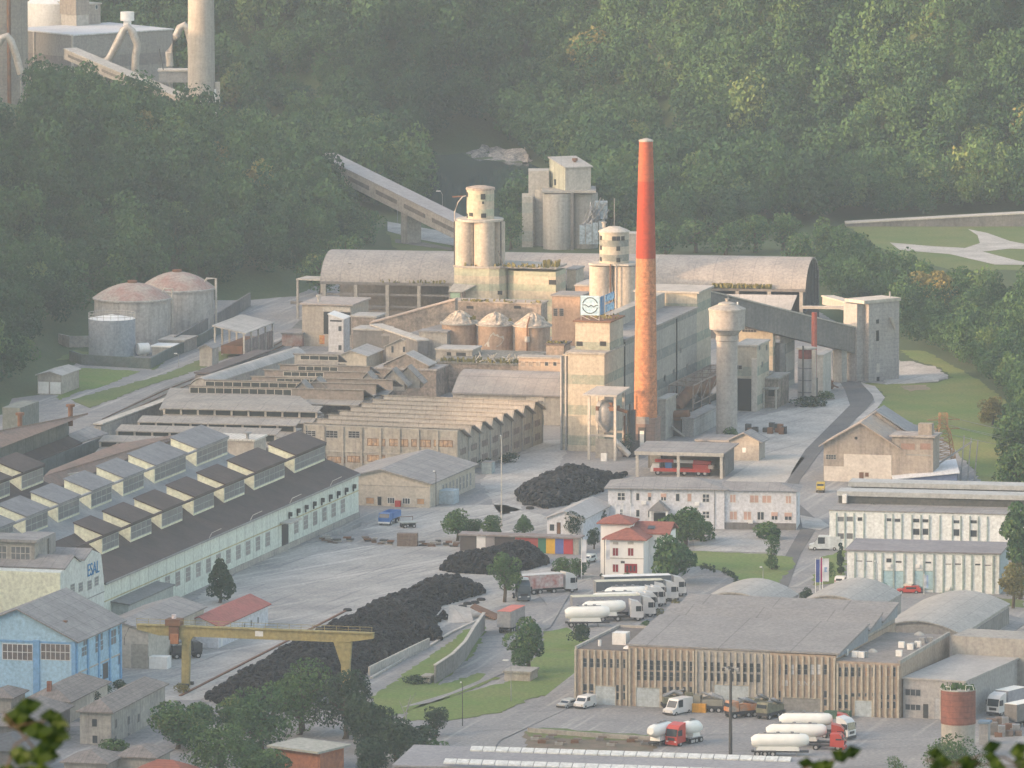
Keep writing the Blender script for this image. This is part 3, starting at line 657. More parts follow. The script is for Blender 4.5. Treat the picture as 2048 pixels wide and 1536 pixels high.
# ================= large grey silo group behind the hall =================
t, z0 = atY('silo_block', 'large pale silo block with a stepped headhouse behind the barrel hall', 'silo', 1122, 500, 2205)
k = F / 2215; BND = M('banded_panels', (.44, .43, .385), (.38, .37, .33), bands=(1.5, 7.2, 2.6, (.33, .36, .34)), streak=.25)
def X(px): return (px - 1122) / k
def Z(py, y=0): return WY(1122, py, 2205 + y).z
SILO = M('silo_concrete', (.42, .405, .37), (.36, .345, .32), scale=.1, streak=.4, lines=((2, 1.1, .07, .1),))
t.part('silo', MB().cyl(X(1116), 0, 0, Z(386), 30 / k, n=36), SILO, smooth=True)
t.part('silo', MB().cyl(X(1088), 8, 0, Z(378, 8), 24 / k, n=32), SILO, smooth=True)
t.part('silo', MB().cyl(X(1168), 2.5, 0, Z(386, 2), 28 / k, n=36), SILO, smooth=True)
t.part('deck', MB().box(X(1084), X(1192), -3, 11, Z(384), Z(380)), CONC)
t.part('banded_wall', MB().box(X(1044), X(1066), 3, 13, 0, Z(394, 3)), BND)
t.part('lift_tower', MB().box(X(1057), X(1098), 6, 13, 0, Z(342, 6)), CONCL)
hx0, hx1 = X(1097), X(1181); z1, z2 = Z(318, 9), Z(335, 1)
def tw(x, y, z): c_, s_ = math.cos(R(22)), math.sin(R(22)); return (X(1131) + x * c_ - y * s_, -1 + x * s_ + y * c_, z)
def twist(pr, a, b):
    m_ = MB().prof(pr, a, b, 'x'); m_.v = [tw(*v) for v in m_.v]; return m_
t.part('headhouse', twist([(0, Z(384)), (10.5, Z(384)), (10.5, z2 + 1.6), (0, z2)], 0, 6.9), CONCL)
t.part('headhouse_side', twist([(0.1, Z(384)), (10.4, Z(384)), (10.4, z2 + 1.5), (.1, z2 - .1)], -.1, -.01), M('green_banded', (.50, .50, .40), (.40, .42, .34), scale=.4, lines=((1, 2.6, .3, .4),)))
rf = t.part('roof', MB().slab(tw(-.4, -.4, z2 + .3), tw(7.3, -.4, z2 + .3), tw(7.3, 10.9, z2 + 2.), tw(-.4, 10.9, z2 + 2.), .3), ROOFP)
t.part('roof_vent', MB().cyl(X(1150), 5, Z(330, 4), Z(322, 4), .4).cyl(X(1150), 5, Z(322, 4), Z(317, 4), .7), RUST, rf)
t.part('antenna', MB().tube([(X(1146), .5, Z(384)), (X(1146), .5, Z(357))], .08, 5), METG); t.part('ladder', MB().box(X(1141), X(1147), -3.3, -3.1, 0, Z(384)), CONCD)
t.part('headhouse_window', MB().box(hx0 + 1.4, hx0 + 1.9, 1.93, 1.99, Z(372), Z(360)), GLASS)
BLUE = M('pale_blue_steel', (.36, .46, .54), (.20, .22, .23), scale=.9, fine=.3)
t2, _ = atY('blue_filter_unit', 'pale blue bank of filters and pipes leaning against the large silo block', 'filter unit', 1185, 500, 2196)
k2 = F / 2206
for i in range(4): t2.part('filter_chamber', MB().box((-26 + i * 13) / k2, (-14.5 + i * 13) / k2, 0, 3, 2, WY(1185, 452 - i * 3, 2196).z), BLUE)
ps = MB(); g = random.Random(3)
for i in range(26):
    x0 = g.uniform(-22, 22) / k2; x1 = g.uniform(-5, 34) / k2; ps.tube([(x0, g.uniform(0, 3), WY(1185, 450, 2196).z), ((x0 + x1) / 2, g.uniform(0, 3), WY(1185, g.uniform(425, 445), 2196).z), (x1, g.uniform(0, 4), WY(1185, g.uniform(395, 425), 2196).z)], .14, 5)
t2.part('pipework', ps, METG); t2.part('hood', MB().box(4 / k2, 30 / k2, 2, 5, WY(1185, 440, 2196).z, WY(1185, 405, 2196).z), BLUE)
# stub of gallery behind chimney
t = gallery('link_gallery', 'short gallery joining the round silo tower to the barrel hall behind the brick chimney', WY(1238, 466, 2120), WY(1292, 468, 2120), 4, 5.5)
# ================= cement works, centre =================
BNDP = M('banded_sheet', (.46, .42, .34), (.40, .365, .30), scale=.5, bands=(1.3, 6.3, 2.0, (.26, .29, .24)), streak=.3, lines=((0, .9, .07, .12), (1, .9, .07, .12)))
BNDG = M('grey_banded_sheet', (.36, .345, .32), (.30, .29, .27), scale=.1, bands=(1.2, 6.3, 2.2, (.20, .215, .205)), streak=.35, lines=((1, 5.2, .14, .2),))
PANW = M('pale_panels', (.50, .46, .38), (.43, .40, .33), scale=.3, streak=.4, lines=((2, 2.6, .06, .15),))
PEACH = M('peach_plaster', (.42, .30, .215), (.34, .25, .19), scale=.3, streak=.35)
RUIN = M('ruined_plaster', (.36, .30, .25), (.17, .155, .14), scale=.35, streak=.5, fine=.4)
GA = -14.8
def G(name, label, cat, a, z=0., ang=GA, group=None, Y=None):
    """thing on the works' own axes; a = pixel of its front-left corner, at height z or at depth Y"""
    p = W(*a, z) if Y is None else WY(*a, Y)
    t = T(name, label, cat, (p.x, p.y, 0), R(ang), group); t.z = p.z; return t
def gblk(name, label, cat, a, r, rear, Y=None, z=0., wall=CONC, roof=ROOFP, ang=GA, ov=.25, th=.35, yb=None, group=None, zt=None):
    """block: a = top front-left pixel at depth Y (or base pixel yb), r = right top pixel, rear = top rear pixel"""
    if yb is not None: t = G(name, label, cat, (a[0], yb), 0, ang, group); t.z = t.f(*a)[1]
    else: t = G(name, label, cat, a, ang=ang, Y=Y, group=group)
    t.w = t.f(*r)[0]; t.h = t.z if zt is None else zt; t.d = max(1.5, t.l(*rear, t.h).y)
    if wall: t.part('wall', MB().box(0, t.w, 0, t.d, 0, t.h), wall)
    if roof: t.part('roof', MB().box(-ov, t.w + ov, -ov, t.d + ov, t.h + .003, t.h + th), roof)
    return t
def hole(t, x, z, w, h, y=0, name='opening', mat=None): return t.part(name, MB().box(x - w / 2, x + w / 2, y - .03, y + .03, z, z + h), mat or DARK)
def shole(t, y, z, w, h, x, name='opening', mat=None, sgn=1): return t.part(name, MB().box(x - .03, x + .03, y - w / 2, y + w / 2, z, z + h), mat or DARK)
# ---- mill building ----
m = FR('mill_building', 'long banded mill building with a tall beige front tower carrying the rooftop sign', 'factory', (1136, 902), (1208.5, 904.4)); w_ = m.w; mill = m
m.part('wall', MB().box(0, w_, 0, 16.2, 0, 20.2), BNDP)
m.part('ledge', MB().box(-.5, w_ + .3, -.3, 16.1, 20.203, 20.6), CONC)
m.part('head_wall', MB().box(.35, w_ - .05, 4.6, 16.1, 20.61, 26.3), BNDP); m.part('roof', MB().box(-.1, w_ + .3, 4.2, 16.4, 26.303, 26.6), RUST)
for px in (1159, 1206): x, z = m.f(px, 692, 4.6); hole(m, x, z, 1.3, .95, 4.57, 'window')
m.part('long_wall', MB().box(-1.4, w_, 16.21, 80.6, 0, 21.2), BNDG); m.part('long_roof', MB().box(-1.6, w_ + .4, 16.3, 80.5, 21.203, 21.6), ROOFG)
m.part('roof_house', MB().box(-1.2, 1, 30, 79, 21.603, 24.6), CONC); m.part('end_wall', MB().box(-6, w_ + .02, 80.61, 93.4, 0, 24.4), BNDP); m.part('end_roof', MB().box(-6.3, w_ + .6, 80.2, 93.8, 24.403, 24.8), ROOFP)
for y, z in ((28, 12), (45, 8.6), (52, 8.8), (60, 9.2), (66, 13.2), (72, 9)): shole(m, y, z, 1.6, 1.2, w_, 'window', GLASS)
for y in (16.6, 35, 62): m.part('downpipe', MB().tube([(w_ + .15, y, 0), (w_ + .15, y, 21)], .16, 6), METD)
m.part('side_lean_to', MB().box(-1.5, -.02, 1, 16, 0, 19.8), BNDP)
for x in (-1.6, -.6): m.part('downpipe', MB().tube([(x, .8, 0), (x, .8, 19.6)], .25, 6), METG)
weeds(m.o, .2, w_, 12.5, 26.6, 60, 8, .5, 3.5)
# rooftop sign
SB = M('sign_blue', (.34, .52, .66), (.42, .56, .64), scale=.8); SBD = M('letter_blue', (.10, .27, .52), (.14, .30, .50), scale=1.)
a = m.f(1161, 630, 5.2); b_ = m.f(1199, 592, 5.2)
sg = T('rooftop_sign', 'pale blue sign with a ring emblem and letter board on the mill tower roof', 'sign', m.A + Vector((a[0] * m.c - 5.2 * m.s_, a[0] * m.s_ + 5.2 * m.c, 26.6)), m.ang)
W2 = b_[0] - a[0]; z0, z1 = a[1] - 26.6, b_[1] - 26.6
sg.part('panel', MB().box(0, W2, 0, .2, z0, z1), SB); cx, cz = W2 / 2, (z0 + z1) / 2; rr = W2 * .4
em = MB()
for a0, a1 in ((18, 165), (195, 345)):
    P = [(cx + rr * math.cos(R(k)), -.05, cz + rr * math.sin(R(k))) for k in np.linspace(a0, a1, 14)]; em.tube(P, .09, 5)
em.tube([(cx - rr * 1.0, -.05, cz + .1), (cx - rr * .55, -.05, cz + .12), (cx - rr * .2, -.05, cz - .32), (cx + rr * .15, -.05, cz + .1), (cx + rr * .5, -.05, cz - .3), (cx + rr * .8, -.05, cz + .1), (cx + rr * 1.05, -.05, cz + .1)], .09, 5)
sg.part('emblem', em, METD)
lg = MB()
for x in (.1, W2 - .1): lg.tube([(x, .1, 0), (x, .1, z0)], .07, 5)
lg.beam((.1, .1, z0 - .1), (W2 / 2, .1, .1), .1); lg.beam((W2 / 2, .1, z0 - .1), (W2 - .1, .1, .1), .1)
for k in range(4): lg.tube([(W2 + .25, 2 + k * 2.6, 0), (W2 + .25, 2 + k * 2.6, z1 + .9)], .06, 5)
sg.part('stand', lg, M('pale_steel', (.5, .49, .46)))
sg.part('side_panel', MB().box(W2 + .05, W2 + .2, .2, 3.2, z0 + .1, z1 - .2), SBD)
for r_ in range(2):
    zz = z0 + .25 + r_ * 2.1
    for k in range(6):
        y = 3.9 + k * 1.25; lb = MB()
        lb.box(W2 + .2, W2 + .35, y, y + .3, zz, zz + 1.5).box(W2 + .2, W2 + .34, y + .75, y + 1.0, zz, zz + 1.5)
        lb.box(W2 + .2, W2 + .33, y + .3, y + .75, zz + (0, .6, 1.2)[(k + r_) % 3], zz + .3 + (0, .6, 1.2)[(k + r_) % 3]); lb.box(W2 + .2, W2 + .33, y + .3, y + .75, zz + 1.22, zz + 1.5)
        sg.part('letter', lb, SBD)
# ---- brick chimney ----
b = W(1291, 906); t = T('brick_chimney', 'tall tapering brick chimney with a red painted upper half, the tallest thing in the works', 'chimney', b, R(GA)); k = F / math.hypot(b.y, H)
def cz_(py): return WY(1291, py, b.y).z
BRC = M('orange_brick', (.40, .21, .13), (.30, .17, .115), scale=1.2, streak=.25, fine=.4, lines=((2, .9, .07, .25),))
BRP = M('pale_brick', (.50, .205, .090), (.42, .20, .105), scale=1.3, streak=.3, fine=.5, lines=((2, .9, .07, .22),)); REDP = M('red_paint', (.37, .048, .014), (.30, .042, .016), scale=.5, streak=.3, lines=((2, 1.3, .06, .2),))
z5, z35, z8, zt = cz_(516), cz_(362), cz_(870), cz_(283)
R_ = lambda px: px / k / 2
t.part('plinth', MB().ext([(-R_(50), -R_(50)), (R_(50), -R_(50)), (R_(50), R_(50)), (-R_(50), R_(50))], 0, cz_(834)), M('grimy_brick', (.32, .22, .18), (.24, .18, .155), scale=.8, streak=.4, lines=((2, .8, .07, .25),)))
sh = t.part('shaft', MB().lathe([(R_(47), cz_(834) + .01), (R_(45), cz_(760)), (R_(39.5), z5)], n=40), BRP, smooth=True)
t.part('painted_shaft', MB().lathe([(R_(39.6), z5 + .01), (R_(33), cz_(380)), (R_(32), z35)], n=40), REDP, smooth=True)
t.part('upper_shaft', MB().lathe([(R_(31.9), z35 + .01), (R_(27), zt)], n=40), M('faded_red_brick', (.42, .10, .04), (.34, .09, .045), scale=1., streak=.3, lines=((2, .9, .07, .2),)), smooth=True)
t.part('cap', MB().lathe([(R_(29), zt + .01), (R_(29), zt + .3), (R_(18), zt + .5), (.1, zt + .75)], n=24), CONC)
x, z = t.f(1284, 880, -R_(50)); t.part('door', MB().box(x - .8, x + .8, -R_(50) - .06, -R_(50) - .01, 1, z + 2.6), METD); t.part('notice', MB().box(x - .45, x + .45, -R_(50) - .1, -R_(50) - .07, 1.8, z + 1.9), WHITE)
t.part('lintel', MB().box(x - 1.2, x + 1.5, -R_(50) - .05, -R_(50) - .01, z + 3.3, z + 4.8), M('grey_render', (.33, .31, .29)))
# ---- water tower ----
b = W(1453.5, 868); t = T('water_tower', 'pale concrete water tower with a conical lid, right of the brick chimney', 'water tower', b, 0); k = F / math.hypot(b.y, H)
def zz_(py): return WY(1453, py, b.y).z
CT = M('tower_concrete', (.40, .38, .355), (.35, .33, .31), scale=.3, streak=.3, lines=((2, 1.4, .07, .1),))
t.part('stem', MB().lathe([(21.5 / k, 0), (20.8 / k, zz_(682)), (22.5 / k, zz_(680)), (22.5 / k, zz_(676)), (21.5 / k, zz_(670))], n=36), CT, smooth=True)
t.part('tank', MB().lathe([(22 / k, zz_(669)), (30 / k, zz_(659)), (35 / k, zz_(658)), (36.5 / k, zz_(620))], n=36), CT, smooth=True)
t.part('lid', MB().lathe([(38 / k, zz_(620) + .01), (37.5 / k, zz_(620) + .35), (18 / k, zz_(608.5)), (17 / k, zz_(606)), (6 / k, zz_(603)), (4 / k, zz_(603))], n=36), CONC, smooth=True)
t.part('lantern', MB().cyl(0, 0, zz_(603) + .02, zz_(598), 3.2 / k, n=10).cyl(0, 0, zz_(598), zz_(597), 4.8 / k, n=10), CONC)
t.part('antenna', MB().tube([(.2, 0, zz_(597)), (.2, 0, zz_(588))], .07, 5), METG); t.part('floodlight', MB().box(19 / k, 22 / k, -.4, .2, zz_(612), zz_(604)), WHITE)
# ---- twin silo tower ----
p = WY(955, 640, 2012); t = T('silo_tower', 'twin round silos topped by a banded round drum, tallest beige tower left of the centre', 'silo tower', (p.x, 2012, 0), R(GA)); k = F / math.hypot(2012, H)
def q(px): return (px - 955) / k
def zq(py, y=0): return WY(955, py, 2012 + y).z
BNDT = M('banded_drum', (.52, .47, .36), (.46, .41, .32), scale=.6, bands=(.2, 3.4, 1.6, (.38, .41, .31)), streak=.35)
SILW = M('silo_plaster', (.50, .44, .36), (.43, .38, .32), scale=.3, streak=.45)
rc = []
for cx_, cy_, a0, a1, r_ in ((q(930), 0, 180, 270, q(975)), ):
    pass
ZB = zq(536, -2)
t.part('base', MB().ext([(q(908), 3), (q(908), -.5), (q(914), -1.8), (q(930), -2.6), (q(985), -2.6), (q(1004), -1.9), (q(1012), -.4), (q(1014), 6), (q(1014), 12), (q(908), 12)], 0, ZB), BNDT)
t.part('base_wing', MB().ext([(q(1014) + .01, 1.5), (q(1030), .2), (q(1062), -.2), (q(1096), -.2), (q(1117), -.2), (q(1117), 9), (q(1014) + .01, 9)], 0, zq(540)), BNDT)
t.part('base_ledge', MB().ext([(q(906), 12), (q(906), -.6), (q(912), -2.1), (q(930), -2.9), (q(986), -2.9), (q(1006), -2.1), (q(1016), -.6), (q(1062), -.5), (q(1119), -.5), (q(1119), 9.2), (q(1016), 12)], ZB + .003, ZB + .45), CONC)
for px, py in ((1105, 565),): x, z = t.f(px, py, -.2); hole(t, x, z - .5, 1.7, 1.1, -.23, 'window')
x, z = t.f(1000, 585, -2.2); hole(t, x, z - .5, 1.1, .9, -2.25)
for cx_, cy_, r_ in ((930, 0, 20.5), (970, -.3, 20.5), (984, 4.6, 17), (940, 5.2, 20)):
    t.part('silo', MB().cyl(q(cx_), cy_, ZB + .46, zq(442, cy_), r_ / k, n=30), SILW, smooth=True)
ZD = zq(441, 2); t.part('deck', MB().lathe([(47 / k, ZD + .01), (47.5 / k, ZD + .5)], q(955), 2.2, n=28), CONCL)
t.part('drum', MB().cyl(q(956), 2.2, ZD + .51, zq(379, 2.2), 27.5 / k, n=36), BNDT, smooth=True)
t.part('drum_cap', MB().lathe([(29.5 / k, zq(379, 2.2) + .01), (29 / k, zq(379, 2.2) + .5), (12 / k, zq(379, 2.2) + .9)], q(956), 2.2, n=30), M('weathered_cap', (.40, .33, .28), (.26, .22, .18), scale=1.2))
for px, py, w__, h__ in ((933, 385, 1.0, 1.1), (968, 387, 1.1, 1.3), (968, 402, .5, .6), (933, 428, .8, 1.0), (943, 425, 1.1, .9), (969, 426, 1.2, 1.)):
    dx = (px - 956) / 27.5; an = math.asin(max(-.98, min(.98, dx))); rr = 27.5 / k
    o_ = MB(); c0 = (q(956) + rr * math.sin(an), 2.2 - rr * math.cos(an)); tt = (math.cos(an), math.sin(an)); zc = zq(py, 0)
    vs = [(c0[0] + tt[0] * s1 * w__ / 2 + math.sin(an) * s2, c0[1] + tt[1] * s1 * w__ / 2 - math.cos(an) * s2, zc + s3) for s3 in (-h__, 0) for s1, s2 in ((-1, -.25), (1, -.25), (1, .06), (-1, .06))]
    o_.add(vs, [(3, 2, 1, 0), (4, 5, 6, 7), (0, 1, 5, 4), (1, 2, 6, 5), (2, 3, 7, 6), (3, 0, 4, 7)]); t.part('window', o_, DARK)
t.part('bent_pipe', MB().tube([(q(911), -1, ZD), (q(910), -1, zq(425)), (q(917), -1, zq(405)), (q(925), -.5, zq(394)), (q(931), 0, zq(392))], .13, 6), PIPE)
t.part('jib', MB().beam((q(903), 0, zq(395)), (q(930), .5, zq(393)), .2, .3), RUST)
t.part('stair_strut', MB().tube([(q(1000), -1, zq(500)), (q(1014), -2, ZB + .5)], .14, 5), METD); t.part('downpipe', MB().tube([(q(1001), 1, ZB), (q(1001), 1, ZD)], .18, 6), METD); t.part('downpipe', MB().tube([(q(909), -.6, ZB), (q(909), -.6, ZD)], .15, 6), METD)
weeds(t.o, q(925), q(1110), -1, ZB + .45, 90, 9, 1., 1.5); weeds(t.o, q(1090), q(1118), 2, ZB + .45, 50, 19, 1.8, 2)
t.part('porch', MB().box(q(910), q(936), -5.5, -2.65, 0, zq(583, -4)), RUIN); t.part('porch_roof', MB().slab((q(908), -5.8, zq(583, -4) + .1), (q(938), -5.8, zq(583, -4) + .1), (q(958), -2.7, zq(571, -4)), (q(912), -2.7, zq(571, -4) + .2), .2), CONC)
t.part('porch_window', MB().box(q(912), q(932), -5.56, -5.51, zq(597, -5), zq(586, -5)), M('pale_green_panel', (.30, .42, .30), (.24, .33, .25)))
# second silo tower
p = WY(1225, 640, 1978); t = T('silo_tower', 'shorter silo tower with a windowed drum and conical lid beside the brick chimney', 'silo tower', (p.x, 1978, 0), R(GA)); k = F / math.hypot(1978, H)
def q2(px): return (px - 1225) / k
def z2(py, y=0): return WY(1225, py, 1978 + y).z
t.part('silo', MB().cyl(q2(1202), 0, 0, z2(532), 24 / k, n=32), SILW, smooth=True); t.part('silo', MB().cyl(q2(1249), 1.2, 0, z2(531, 1), 25 / k, n=32), SILW, smooth=True); t.part('silo', MB().cyl(q2(1226), 5, 0, z2(531, 5), 22 / k, n=28), SILW, smooth=True)
t.part('deck', MB().ext([(q2(1178), -1), (q2(1190), -2.6), (q2(1262), -1.8), (q2(1276), .5), (q2(1270), 5), (q2(1200), 6), (q2(1178), 3)], z2(530) + .01, z2(530) + .4), CONCL)
BD2 = M('banded_drum_pale', (.47, .43, .35), (.42, .385, .32), scale=.6, bands=(.8, 3.3, 1.5, (.20, .22, .20)), streak=.35)
zt_ = z2(464, 1); t.part('drum', MB().cyl(q2(1225), 1.5, z2(530) + .41, zt_, 29.5 / k, n=36), BD2, smooth=True)
t.part('lid', MB().lathe([(31.5 / k, zt_ + .01), (31.5 / k, zt_ + .25), (12 / k, zt_ + 1.2), (2 / k, zt_ + 1.3)], q2(1225), 1.5, n=32), CONCL)
t.part('lid_vent', MB().cyl(q2(1204), 1.5, zt_ + .9, zt_ + 1.9, .4, n=8).cyl(q2(1204), 1.5, zt_ + 1.9, zt_ + 2.2, .6, n=8), CONC); t.part('antenna', MB().tube([(q2(1225), 1.5, zt_ + 1.2), (q2(1225), 1.5, z2(398))], .08, 5), METG)
for px in (1202, 1232, 1240, 1248):
    for py in (472, 492, 515) if px in (1202, 1240) else (472,):
        an = math.asin((px - 1225) / 30); rr = 29.5 / k; c0 = (q2(1225) + rr * math.sin(an), 1.5 - rr * math.cos(an)); tt = (math.cos(an), math.sin(an)); zc = z2(py, -1); w__ = .9
        vs = [(c0[0] + tt[0] * s1 * w__ / 2 + math.sin(an) * s2, c0[1] + tt[1] * s1 * w__ / 2 - math.cos(an) * s2, zc + s3) for s3 in (-1.0, 0) for s1, s2 in ((-1, -.2), (1, -.2), (1, .06), (-1, .06))]
        t.part('window', MB().add(vs, [(3, 2, 1, 0), (4, 5, 6, 7), (0, 1, 5, 4), (1, 2, 6, 5), (2, 3, 7, 6), (3, 0, 4, 7)]), DARK)
for px in (1226, 1238): t.part('pipe', MB().tube([(q2(px), -2.4, 0), (q2(px), -2.4, z2(528, -2))], .16, 6), METG if px > 1230 else RUST)
# ---- domed silos ----
DOMEC = M('pale_rubble_dome', (.46, .40, .33), (.28, .26, .22), scale=.9, fine=.5)
lab = ['leftmost of the three domed round silos below the twin silo tower', 'middle domed silo of three, with a large pale patch on its plaster', 'rightmost of the three domed silos, with a rusty pipe down its front']
for i, (cx_, yr_) in enumerate(((919, 643), (991.5, 646), (1065, 648))):
    b = W(cx_, 716 + i * 3, 3.5); t = T('domed_silo', lab[i], 'silo', (b.x, b.y, 0), 0, 'domed silos in a row'); k = F / math.hypot(b.y, H)
    zr_ = WY(cx_, yr_ + 4, b.y).z; r_ = 35 / k
    t.part('shell', MB().cyl(0, 0, 0, zr_, r_, n=36), PEACH, smooth=True)
    t.part('rim', MB().lathe([(r_ + .5, zr_ + .01), (r_ + .5, zr_ + .3)], n=36), CONC)
    g = np.random.RandomState(i); prf = [(r_ + .3, zr_ + .31), (r_ * .8, zr_ + 1.0), (r_ * .55, zr_ + 1.9), (r_ * .3, zr_ + 2.6), (.1, zr_ + 2.9)]
    dm = MB().lathe(prf, n=28, cap=False); dm.v = [(x * (1 + g.normal() * .03), y * (1 + g.normal() * .03), z + g.normal() * .12) for x, y, z in dm.v]; t.part('dome', dm, DOMEC)
    weeds(t.o, -r_ * .5, r_ * .9, 0, zr_ + 1, 40, i, .9, r_ * .5)
    if i == 1:
        g = np.random.RandomState(4); vs = []; n = 14
        out = [(-.75, .3), (-.45, 1.4), (-.3, 2.8), (-.12, 3.4), (0, 2.8), (.12, 3.0), (.2, 2.4), (.45, 2.6), (.5, 1.8), (.35, .9), (.1, .2), (-.4, .1)]
        vs = [((r_ + .04) * math.sin(a_), -(r_ + .04) * math.cos(a_), 6.6 + z_) for a_, z_ in out]; t.part('render_patch', MB().add(vs, [tuple(range(len(vs)))]), CONCL)
    if i == 2: t.part('pipe', MB().tube([(-1.2, -r_ - .2, 5), (-1.2, -r_ - .25, zr_ + .5), (-.6, -r_ + .8, zr_ + 2.4)], .2, 6), RUST); t.part('pipe_drum', MB().tube([(-1.2, -r_ - .5, 8.2), (-1.2, -r_ - .5, 9.4)], .55, 10), CONCL)
# wall and galleries behind the domes
t = gblk('kiln_gallery', 'long ruined plaster gallery with a flat roof behind the domed silos', 'building', (905, 604), (1082, 610), (1100, 604), Y=1962, wall=RUIN, roof=M('ruined_roof', (.42, .37, .32), (.26, .23, .20), scale=.8))
for px in (940, 1035): x, z = t.f(px, 612); hole(t, x, z - .6, 1.6, .6)
weeds(t.o, 2, t.w, 0, t.h + .3, 70, 12, .7, 1.)
t = G('orange_block', 'peach coloured block with barred dark windows right of the domed silos', 'building', (1104, 592), Y=1990)
t.w = t.f(1160, 592)[0]; t.part('wall', MB().box(0, t.w, 0, 9, 0, t.z), PEACH); t.part('roof', MB().box(-.3, t.w + .3, -.3, 9, t.z + .003, t.z + .3), ROOFG)
for px in (1111, 1123): x, z = t.f(px, 632); fwin(t, x, z, .9, 1.7, 0, [METG, DARK], 3, 4, .05)
t = gblk('link_house', 'narrow dark roofed lift house between the two silo towers', 'building', (1134, 540), (1152, 540), (1156, 534), Y=2022, wall=BNDP, roof=ROOFG)
t = gblk('flat_annex', 'low annex with a pale flat roof at the foot of the second silo tower', 'building', (1150, 572), (1180, 573), (1190, 562), Y=2000, wall=PEACH)
Pg, Qg = WY(742, 646, 1955), WY(913, 599, 1952)
gallery('inclined_gallery', 'ruined plaster gallery climbing from the low roofs to the foot of the twin silo tower', Pg, Qg, 3.6, 4.4, wall=RUIN, roof=M('pinkish_roof', (.45, .36, .30), (.36, .30, .26)))
gallery('inclined_gallery', 'short pale roofed gallery sloping down to the right from the ruined gallery', WY(752, 650, 1950), WY(846, 682, 1925), 2.6, 3.2, wall=CONCD)
# ---- low buildings left of the domes ----
t = gblk('grinding_house', 'tall beige block with a pale roof vent behind the white lift tower', 'building', (604, 609), (702, 612), (727, 598), Y=1989, wall=M('beige_panels', (.42, .37, .30), (.36, .33, .29), scale=.15, streak=.3), roof=M('rusty_pale_roof', (.40, .35, .32), (.31, .28, .26), scale=.5), ov=.5)
t.part('roof_vent', MB().cyl(t.w * .27, 3, t.h, t.h + 1.6, .35, n=10).cyl(t.w * .27, 3, t.h + 1.6, t.h + 2, .6, n=10), CONCL)
t.part('lintel', MB().box(4.9, t.w - .1, -.12, -.01, t.h - 1.4, t.h - .2), CONCL); hole(t, (5 + t.w) / 2, t.h - 6.6, t.w - 5.2, 5.1); x, z = t.f(644, 688); hole(t, x, z, 1.2, 2., 0, 'poster', M('red_poster', (.5, .12, .07), (.5, .35, .12), scale=1.))
t = gblk('store_annex', 'low annex with a rusty stained front left of the tall beige block', 'building', (564, 668), (604, 669), (606, 661), yb=692, wall=M('stained_wall', (.40, .36, .33), (.33, .17, .13), scale=.3), roof=ROOFG)
t = G('lift_tower', 'slim white clad lift tower with two windows and a slanting top', 'tower', (657, 704), 0); t.w = t.f(687, 704)[0]; d = 5.2; h1, h2 = t.f(658, 629)[1], t.f(687, 640)[1]
t.part('wall', MB().prof([(0, 0), (t.w, 0), (t.w, h2), (0, h1)], 0, d, 'y'), M('white_cladding', (.56, .57, .58), (.49, .50, .52), scale=.5, lines=((2, 1.2, .05, .12),))); t.part('roof', MB().slab((-.15, -.2, h1 + .2), (t.w + .2, -.2, h2 + .2), (t.w + .2, d + .2, h2 + .35), (-.15, d + .2, h1 + .35), .16), WHITE)
for px, py in ((680, 662), (680, 700)): x, z = t.f(px, py); hole(t, x, z, .7, 1.1, 0, 'window', GLASS)
hole(t, t.w / 2, t.h if hasattr(t, 'h') else (h1 + h2) / 2 - 1.0, t.w - .8, .35, 0, 'vent_strip', DARK)
gblk('block_shed', 'small dark block with a light roof just right of the white lift tower', 'building', (703, 634), (752, 636), (754, 628), Y=1968, wall=RUIN, roof=ROOFP)
gblk('block_shed', 'square grimy block with a light flat roof, in front of the pale sloping gallery', 'building', (706, 660), (768, 662), (776, 655), Y=1945, wall=CONCD, roof=ROOFP)
gblk('block_shed', 'grimy block with one window, left of the leftmost domed silo', 'building', (838, 664), (894, 667), (848, 660), Y=1930, wall=CONC, roof=ROOFG)
gblk('block_shed', 'low dark block between the light roofed sheds left of the domes', 'building', (765, 672), (812, 674), (800, 668), Y=1940, wall=CONCD, roof=ROOFG)
def ghouse(label, a, r, apex, rear, Y, wall, roof, ang=GA, cat='shed', name='gabled_shed', wins=(), ov=.4, grp=None):
    """gabled house: a left eave pixel, r right eave pixel, apex pixel, rear = right eave's rear end"""
    t = G(name, label, cat, a, ang=ang, Y=Y, group=grp); t.w = t.f(*r)[0]; xa, za = t.f(*apex); d = max(2, t.side(*rear, t.w)[0]); t.d = d; t.h = t.z
    gable(t, t.w, d, t.z, za, wall, roof, 'y', ov, .2, ridge=xa / t.w)
    for px, py, w__, h__ in wins: x, z = t.f(px, py); hole(t, x, z, w__, h__, 0, 'window', GLASS)
    return t
ghouse('small gabled shed with a pale roof and blank beige front, nearest the white lift tower', (679, 711), (733, 714), (701, 702), (765, 702), 1925, PANW, ROOFP)
ghouse('gabled shed with two narrow windows and a pale roof beside the one-window block', (772, 692), (836, 695), (803, 678), (849, 690), 1932, PLAST, ROOFP, wins=((785, 705, .5, 1.4), (808, 704, .5, 1.2)))
t = gblk('crusher_house', 'ruined dark block with a torn pale roof behind the glazed sawtooth roofs', 'building', (748, 738), (872, 742), (880, 728), Y=1893, wall=RUIN, roof=M('torn_pale_roof', (.40, .38, .36), (.22, .20, .19), scale=.5))
gable(t, 10, 6, t.h + 1, t.h + 3.4, RUIN, ROOFP, 'y', .3, .2, y0=.5, x0=2, ridge=.5)
